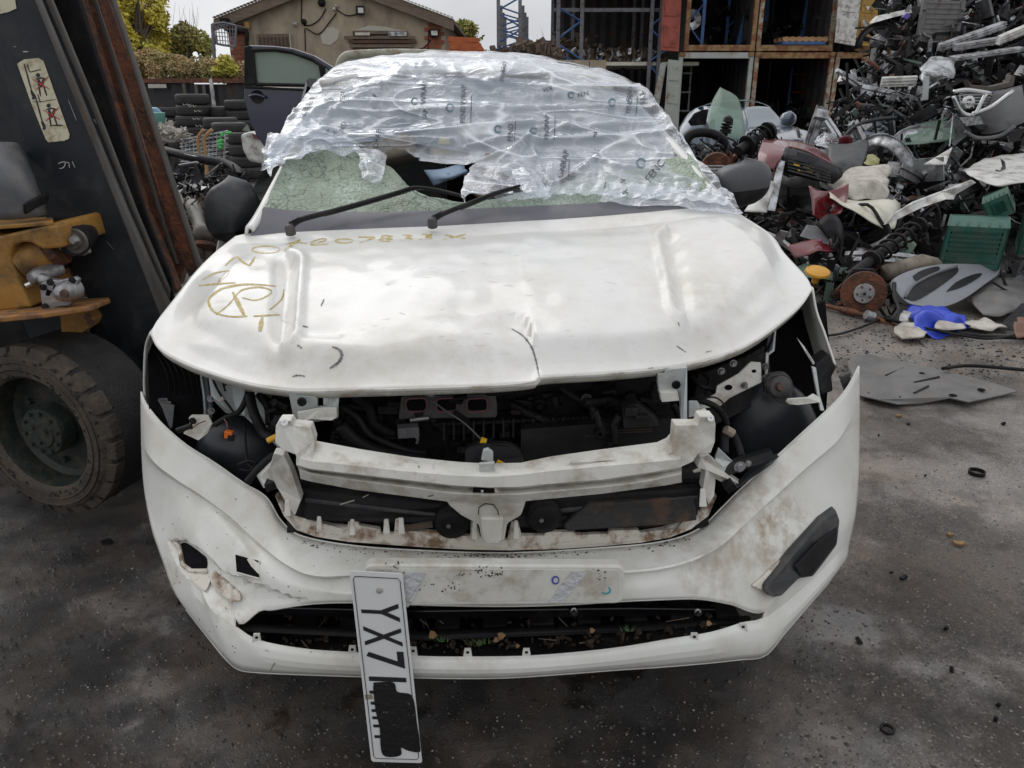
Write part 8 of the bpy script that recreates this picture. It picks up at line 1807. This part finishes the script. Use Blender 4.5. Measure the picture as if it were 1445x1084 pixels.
if uyy.y < 0: uyy = -uyy
crate('green slotted plastic crate, front one beside the grey door trim', A_, uxx, uyy, uz_, (B_-A_).length, .40, .31)
crate('green plastic crate squeezed behind the front one, its lid level with it', A_+uxx*.50+uyy*.42+uz_*.02, uxx, uyy, uz_, .6, .4, .30)
crate('tilted green crate corner peeking over the other crates', A_+uxx*.28+uyy*.55+uz_*.22, (uxx+uz_*.6).normalized(), uyy, (uz_-uxx*.6).normalized(), .18, .3, .16)
# upper right front end with grille
FE = thing('grille_front_end', 'black car front end with mesh grille and chrome V, jutting from the heap', 'car front end', at(1390, 160, 8.6))
def fes(name, ctrl, m, **k):
    g_ = surf([[at(*p) for p in r_] for r_ in ctrl], 5, 5); return MB().grid(g_).build(name, M[m], FE, smooth=True, solid=.01, sharp=40, **k)
fes('bumper_skin', [[(1344, 138, 8.5), (1362, 130, 8.3), (1405, 128, 8.4), (1450, 118, 8.9)], [(1352, 166, 8.35), (1372, 168, 8.15), (1412, 164, 8.3), (1455, 150, 8.8)], [(1366, 186, 8.35), (1382, 193, 8.2), (1412, 190, 8.3), (1460, 170, 8.8)]], 'blackgloss')
fes('grille_mesh', [[(1346, 138, 8.42), (1362, 131, 8.22), (1402, 131, 8.3)], [(1350, 158, 8.34), (1370, 156, 8.12), (1396, 148, 8.22)]], 'black')
q = MB()
for k in range(9): q.tube([at(1348+k*6, 134+abs(k-3)*.3, 8.18+abs(k-3)*.03), at(1352+k*5.4, 156-k*.8, 8.10+abs(k-3)*.03)], .006, 4)
for k in range(5): q.tube([at(1347, 136+k*4.5, 8.3), at(1364, 134+k*4.6, 8.13), at(1400-k*2, 134+k*3.6, 8.2)], .006, 4)
q.build('mesh_bars', M['silver'], FE)
for P in ([(1345, 136), (1352, 150), (1360, 160), (1370, 163)], [(1392, 132), (1384, 146), (1378, 158), (1370, 163)], [(1345, 130), (1362, 127), (1380, 129), (1398, 132)], [(1372, 161), (1400, 150), (1430, 128)]): MB().tube(cr([at(x, y, 8.06) for x, y in P], 4), .020, 8).build('chrome_trim', M['chrome'], FE, smooth=True)
MB().lathe([(.030, -.02), (.058, -.02), (.062, 0), (.03, .0), (.030, -.02)], at(1366, 144, 8.05), (0, 1, 0), 24).build('round_emblem', M['chrome'], FE, smooth=True); MB().box(at(1366, 144, 8.03), (.13, .012, .022)).build('emblem_bar', M['chrome'], FE)
MB().plate([at(x, y, 8.05) for x, y in [(1354, 166), (1383, 164), (1388, 175), (1362, 178)]], (0, .02, 0)).build('number_panel', mat('faded_plate', (.28, .30, .31), .5, dirt=(.06, .06, .06), dscale=30, dlo=.45, dhi=.6), FE)
MB().tube(cr([at(x, y, 8.1) for x, y in [(1362, 186), (1380, 195), (1410, 192), (1432, 178)]], 4), .02, 8).build('lip_spoiler', M['grey'], FE, smooth=True)
# beams and others with their own look
def beam(label, a, b, h_, m='alu', cat='beam', name='bumper_beam', dep=.08, ribs=2):
    A, B = Vector(a), Vector(b); t = (B-A).normalized(); up_ = Vector((0, -.2, 1)).normalized(); n_ = t.cross(up_).normalized()
    q = MB(); q.plate([A-up_*h_/2, B-up_*h_/2, B+up_*h_/2, A+up_*h_/2], n_*dep*(1 if n_.y > 0 else -1))
    for k in range(ribs): z = (-.5+(k+1)/(ribs+1))*h_; q.plate([A+up_*(z-.006)-n_*.0, B+up_*(z-.006), B+up_*(z+.006), A+up_*(z+.006)], -n_*.012*(1 if n_.y > 0 else -1))
    o = q.build(name, M[m], None, bevel=.004); return tag(o, label, cat)
beam('short ribbed white crash beam with rivet holes in the upper heap', at(1244, 117, 9.2), at(1294, 115, 9.1), .10, 'scrapwhite')
beam('long silver beam rising to the top right of the heap', at(1330, 68, 9.8), at(1420, 36, 10.1), .08, 'silver'); beam('second long silver beam just below the highest one', at(1350, 68, 9.5), at(1410, 58, 9.5), .07, 'alu')
beam('pale rail running out of the heap above the black front end', at(1345, 84, 9.3), at(1445, 70, 9.5), .05, 'silver'); beam('dirty white beam end poking out at the heap top', at(1412, 58, 9.3), at(1450, 42, 9.3), .09, 'scrapwhite')
o = MB().plate([at(x, y, 8.7) for x, y in [(1365, 112), (1372, 120), (1398, 122), (1424, 116), (1428, 106), (1433, 108), (1430, 122), (1400, 129), (1370, 126)]], (0, .1, 0)).build('curved_beam', mat('dull_brown_beam', (.10, .085, .07), .6), None, bevel=.006); tag(o, 'dull brown curved beam resting on the black front end', 'beam')
q, kw = lib_radiator(1, .42, .50); o = q.build('radiator', mat('grey_radiator_fins', (.16, .155, .15), .6, dirt=(.07, .06, .055), dscale=8), None, **kw); o.location = at(1326, 33, 10.4); o.rotation_euler = (0, R(1), 0); tag(o, 'grey finned radiator standing near the top of the heap', 'radiator')
pl_('white_spoiler', 'pale grey spoiler lying at the upper edge of the heap', 'spoiler', [(1231, 32, 10.6), (1240, 22, 10.6), (1285, 12, 10.7), (1288, 18, 10.6), (1262, 24, 10.5), (1234, 32, 10.5)], 'scrapwhite', .1)
pl_('purple_cap', 'small purple plastic cap near the radiator in the heap', 'cap', [(1274, 24, 10.2), (1280, 18, 10.2), (1286, 22, 10.2), (1280, 28, 10.2)], mat('purple', (.13, .09, .35), .5), .05)
pl_('pink_tag', 'small pink plastic tag at the very top of the heap', 'plastic tag', [(1326, 8, 10.4), (1332, 0, 10.4), (1338, 2, 10.4), (1332, 9, 10.4)], mat('pink', (.55, .06, .15), .5), .05)
sf_('silver_subframe', 'crumpled silver inner wing with curved rail in the middle heap', 'car panel', [[(1296, 100, 9.2), (1312, 82, 9.3), (1330, 78, 9.3), (1352, 86, 9.2)], [(1298, 114, 9.0), (1316, 102, 8.9), (1334, 100, 8.95), (1346, 104, 9.0)], [(1300, 120, 8.95), (1318, 116, 8.9), (1332, 112, 8.9), (1340, 108, 8.95)]], 'silver', 6, 6, .01, .06, 7)
pl_('hanging_bracket', 'pale hanging steel bracket with bolt holes below the silver inner wing', 'bracket', [(1305, 108, 8.8), (1312, 108, 8.8), (1310, 141, 8.8), (1302, 142, 8.8)], 'bracket', .03)
sf_('windscreen_sheet', 'long green windscreen slumped across the middle of the heap', 'windscreen', [[(1290, 178, 8.8), (1315, 170, 8.9), (1335, 164, 9.0)], [(1280, 190, 8.5), (1312, 184, 8.5), (1345, 178, 8.6)], [(1268, 204, 8.2), (1305, 202, 8.2), (1350, 196, 8.3)]], 'glassgreen', amp=.02)
sf_('windscreen_sheet', 'dusty windscreen with black frame edge, lower left of the heap middle', 'windscreen', [[(1205, 180, 9.0), (1225, 165, 9.2), (1240, 158, 9.3)], [(1195, 198, 8.7), (1225, 186, 8.8), (1262, 178, 9.0)], [(1190, 204, 8.5), (1230, 200, 8.5), (1262, 196, 8.6)]], 'glasscar', amp=.02)
o = MB().tube(cr([at(x, y, 8.6) for x, y in [(1186, 200), (1205, 180), (1230, 170), (1265, 166)]], 5), .022, 6).build('window_frame_rail', M['blackgloss'], None, smooth=True); tag(o, 'black curved window frame rail over the dusty windscreen', 'window frame')
sf_('dark_wing', 'dark green grey car wing lying left of the white bag', 'car panel', [[(1170, 205, 8.0), (1200, 200, 8.0), (1225, 198, 8.1)], [(1168, 225, 7.7), (1198, 226, 7.6), (1222, 222, 7.7)], [(1178, 242, 7.5), (1198, 245, 7.45), (1214, 240, 7.5)]], 'darkgrey', amp=.03)
sf_('plastic_film_scrap', 'torn clear white film fluttering between blue grey car and heap', 'plastic film', [[(1148, 188, 8.4), (1165, 184, 8.4), (1186, 186, 8.4)], [(1150, 198, 8.3), (1168, 196, 8.2), (1184, 200, 8.3)], [(1146, 206, 8.2), (1170, 208, 8.1), (1180, 206, 8.2)]], M['film'], 6, 6, 0, .08, 8)
sf_('crumpled_foil', 'yellowish plastic bottle shape crushed in front of the dusty windscreen', 'bottle', [[(1222, 222, 7.7), (1232, 219, 7.7), (1240, 224, 7.7)], [(1222, 230, 7.6), (1232, 232, 7.5), (1240, 230, 7.6)]], mat('murky_yellow', (.30, .28, .12), .4), amp=.04, sc_=14)
pl_('yellow_bracket', 'ochre container corner block showing through the heap', 'block', [(1232, 80, 11.0), (1245, 78, 11.0), (1244, 90, 11.0), (1233, 91, 11.0)], 'contyellow', .1)
for k, (x, y) in enumerate(((1262, 72), (1268, 72), (1274, 74))): pass
o = MB().tube([at(1262, 86, 10.6), at(1262, 70, 10.6)], .025, 5).build('blue_post', M['blue']); tag(o, 'thin blue steel post sticking up through the middle heap', 'post')
o = MB().tube([at(1345, 160, 8.0), at(1340, 206, 7.9)], .006, 5).build('hanging_strap', M['silver']); tag(o, 'thin pale strap hanging down from the black front end', 'strap')
o = MB().lathe([(.14, -.07), (.19, -.09), (.2, 0), (.19, .08), (.14, .07)], at(1276, 8, 10.9), (.3, 1, .1), 24).build('alloy_wheel', M['alu'], None, smooth=True); tag(o, 'dark alloy wheel lying at the top edge of the heap', 'wheel')
for k in range(5): pass

# ------------------------------------------------------------------ parts tangle left, between the mast and the mirror
FR = thing('stripped_front_frame', 'black stripped car front frame lying in front of the trolley', 'car front end', gz(320, 290))
def frs(name, pts, r_, m='black', n=8): return MB().tube(cr([at(*p) for p in pts], 4), r_, n).build(name, M[m], FR, smooth=True)
frs('upper_frame_rail', [(232, 213, 7.6), (262, 220, 7.4), (290, 226, 7.3), (318, 231, 7.2), (338, 245, 7.0), (350, 270, 6.8), (358, 295, 6.6)], .045, 'black', 6)
frs('lower_frame_rail', [(236, 250, 7.0), (262, 254, 6.9), (300, 258, 6.8), (330, 266, 6.7)], .05, 'black', 6); frs('side_strut', [(232, 213, 7.6), (236, 235, 7.3), (246, 262, 7.0)], .04); frs('side_strut', [(318, 231, 7.2), (300, 245, 7.0), (288, 258, 6.9)], .03)
frs('bare_edge', [(236, 211, 7.55), (264, 219, 7.35), (300, 226, 7.25), (325, 234, 7.1), (345, 252, 6.9)], .012, 'silver')
MB().plate([at(x, y, 7.0) for x, y in [(250, 232), (275, 228), (284, 248), (262, 256), (248, 248)]], (0, .1, 0)).build('lamp_pod', M['blackgloss'], FR, bevel=.02)
MB().plate([at(x, y, 6.8) for x, y in [(308, 250), (322, 248), (322, 256), (306, 258)]], (0, .06, 0)).build('white_label', M['scrapwhite'], FR, bevel=.004)
MB().plate([at(x, y, 6.7) for x, y in [(296, 268), (302, 265), (308, 270), (306, 285), (298, 288)]], (0, .05, 0)).build('cardboard_piece', M['palletwood'], FR, bevel=.004)
shards('black_scrap', 420, M['black'], .02, .07, 31, (248, 300), .4, 6.5, (226, 345)); shards('grimy_scrap', 160, M['alu'], .012, .04, 32, (255, 340), .6, 5.9, (240, 330)); shards('brown_scrap', 420, M['brownrub'], .02, .06, 33, (290, 375), .5, 5.2, (240, 335)); shards('pale_scrap', 90, M['cloth'], .012, .03, 34, (280, 370), .5, 5.2, (240, 335)); shards('pale_scrap', 60, M['cloth'], .03, .07, 35, (182, 196), .5, 12.2, (222, 258))
rows = [[Vector((at(x, y, Yy).x, Yy, max(0.01, at(x, y, Yy).z+.05*noise.noise(Vector((x*.1, y*.1, 0)))))) for x in range(215, 350, 9)] for y, Yy in ((262, 7.0), (285, 6.3), (310, 5.7), (340, 5.1), (372, 4.6))]
MB().grid(rows).build('rubble_mound', M['brownrub'], None, kind='stuff')
for k in range(16):
    ki = rr.choices(range(len(LIB)), [0, 0, 1, 2, 3, 3, 0, 1, 4, 0, 0, 2, 2, 2, 0])[0]; cs = LIB[ki][3]; mn = cs[0][0]; x, y = rr.uniform(240, 325), rr.uniform(262, 350)
    put(ki, mn, at(x, y, 6.6-(y-262)*.015), (rr.gauss(0, .6), rr.gauss(.2, .6), rr.gauss(0, .8)), rr.uniform(.25, .5), f'small {CNAME[mn]} {LIB[ki][2]} ' + ['against the rusty mast', 'deep in the rubble near the damper', 'under the black front frame', 'next to the folded mirror'][min(3, int((x-240)/22))], rr.randrange(3))['group'] = 'small parts in the rubble by the mast'
o = MB().tube(cr([at(272, 290, 4.9), at(280, 312, 4.7), at(288, 335, 4.5)], 3), [.045, .045, .045, .04, .04, .05, .05], 12).build('damper_body', M['mastgrey'], None, smooth=True); tag(o, 'grey brown damper cylinder leaning in the rubble near the folded mirror', 'damper')
for k in range(3): pass
o = MB().lathe([(.02, -.02), (.11, -.02), (.115, 0), (.02, .0)], at(305, 348, 4.5), (.2, .5, 1), 26).build('brake_disc', M['rust'], None, smooth=True, sharp=35); tag(o, 'small rusty brake disc in the rubble by the folded mirror', 'brake disc')

# ------------------------------------------------------------------ things on the open ground
UT = [(1213, 560), (1240, 566), (1266, 572), (1300, 570), (1340, 563), (1366, 569), (1400, 562), (1436, 554), (1410, 545), (1377, 536), (1340, 528), (1303, 519), (1275, 512), (1251, 508), (1228, 502), (1205, 503), (1195, 512), (1200, 535)]
g_ = []
UTO = thing('plastic_undertray', 'flat dusty grey plastic undertray lying on the tarmac by the bumper corner', 'undertray', gz(1300, 545))
P = [gz(x, y, .02+.012*math.sin(i*1.7)) for i, (x, y) in enumerate(UT)]
MB().plate(P, (0, 0, .008)).build('tray_sheet', M['under'], UTO, bevel=.002)
for a, b in (((1275, 520), (1250, 530)), ((1325, 532), (1290, 540)), ((1310, 545), (1290, 555))): MB().tube([gz(*a, .035), gz(*b, .035)], .006, 6).build('pressed_rib', M['black'], UTO)
for x, y in ((1230, 555), (1266, 560), (1222, 541), (1268, 541), (1345, 558), (1385, 550), (1300, 527)): MB().lathe([(0, .002), (.018, .002), (.019, 0)], gz(x, y, .034), (0, 0, 1), 12).build('fixing_hole', M['darkint'], UTO)
def ring(name, label, x, y, r0, r1, h_):
    o = MB().lathe([(r0, 0), (r1, 0), (r1, h_), (r0, h_), (r0, 0)], gz(x, y, .002), (0, 0, 1), 28).build(name, M['black'], None, smooth=True, sharp=40); return tag(o, label, 'ring')
ring('plastic_ring', 'round black plastic ring lying on bare tarmac below the undertray', 1378, 669, .026, .031, .015)
ring('plastic_ring', 'small squashed black ring lowest on the wet tarmac', 1252, 1030, .011, .017, .006)
rr = random.Random(55)
for k, (x, y, s_) in enumerate(((1275, 815, .012), (1212, 904, .011), (1335, 887, .008), (1343, 945, .009), (1409, 995, .008), (1405, 1015, .008), (1282, 598, .01), (1240, 614, .006), (1416, 598, .012), (1258, 808, .006), (1306, 671, .006))):
    o = MB().box(gz(x, y, .006), (s_*2, s_, s_), (rr.random(), rr.random()*3, rr.random()*3)).build('rubber_crumb', M['black'], None, bevel=.002); tag(o, 'little black plastic crumb lying on the bare tarmac', 'crumb', 'black crumbs on the tarmac')
for k, (x, y, s_) in enumerate(((1352, 768, .03), (1340, 756, .018), (1268, 588, .022), (152, 766, .03))):
    c = gz(x, y, .004); a0 = rr.random()*6; P = [c+Vector((math.cos(a0+j*.8)*s_*rr.uniform(.4, 1), math.sin(a0+j*.8)*s_*.6*rr.uniform(.4, 1), 0)) for j in range(8)]
    o = MB().plate(P, (0, 0, .008)).build('dead_leaf', lf if k < 3 else M['black'], None); tag(o, ['larger curled brown leaf on the muddy tarmac patch', 'smaller brown leaf next to the curled one', 'yellow brown leaf just below the undertray', 'black rubber flake on the ground under the forklift wheel'][k], 'leaf' if k < 3 else 'rubber flake')
sf_('paper_scrap', 'white paper scrap on the ground at the tarmac edge below the undertray', 'paper', [[(1428, 600, 3.34), (1445, 601, 3.33)], [(1432, 608, 3.29), (1450, 612, 3.27)]], 'scrapwhite', 4, 4, .002)
def grit(name, n, mm, smin, smax, reg, seed):
    r_ = random.Random(seed); q = MB()
    for k in range(n):
        x = r_.uniform(reg[0], reg[1]); y = reg[2]+(reg[3]-reg[2])*r_.random(); c = gz(x, y, 0); s_ = r_.uniform(smin, smax)*r_.random()**.6
        n_ = 5; a0 = r_.random()*6; b = [c+Vector((math.cos(a0+j*1.256)*s_*r_.uniform(.6, 1.2), math.sin(a0+j*1.256)*s_*r_.uniform(.6, 1.2), 0)) for j in range(n_)]
        i = len(q.v); q.v += b+[c+Vector((0, 0, s_*r_.uniform(.3, .8)))]; q.f += [(i+j, i+(j+1) % n_, i+5) for j in range(n_)]
    return q.build(name, mm, None, kind='stuff')
M['gritl'] = mat('pale_grit', (.26, .23, .20), .7, col2=(.12, .10, .09), scale=40); M['gritd'] = mat('dark_grit', (.03, .028, .026), .5, col2=(.06, .05, .045), scale=40)
grit('pale_gravel', 2600, M['gritl'], .002, .006, (1120, 1560, 560, 1180), 1); grit('dark_gravel', 2600, M['gritd'], .002, .007, (1120, 1560, 560, 1180), 2)
grit('pale_gravel', 1500, M['gritl'], .0015, .005, (-100, 1200, 760, 1180), 3); M['wetgrit'] = mat('wet_glinting_grit', (.10, .09, .08), .06, coat=1); grit('wet_gravel', 3200, M['wetgrit'], .001, .0045, (-100, 1250, 700, 1180), 13); grit('dark_gravel', 2600, M['gritd'], .002, .009, (-100, 1200, 740, 1180), 4)
grit('heap_foot_rubble', 1500, M['gritl'], .003, .012, (1200, 1560, 455, 540), 5); grit('heap_foot_rubble', 1300, M['black'], .004, .016, (1180, 1560, 450, 535), 6); grit('heap_foot_rubble', 300, M['glassgreen'], .003, .010, (1180, 1445, 468, 535), 7)
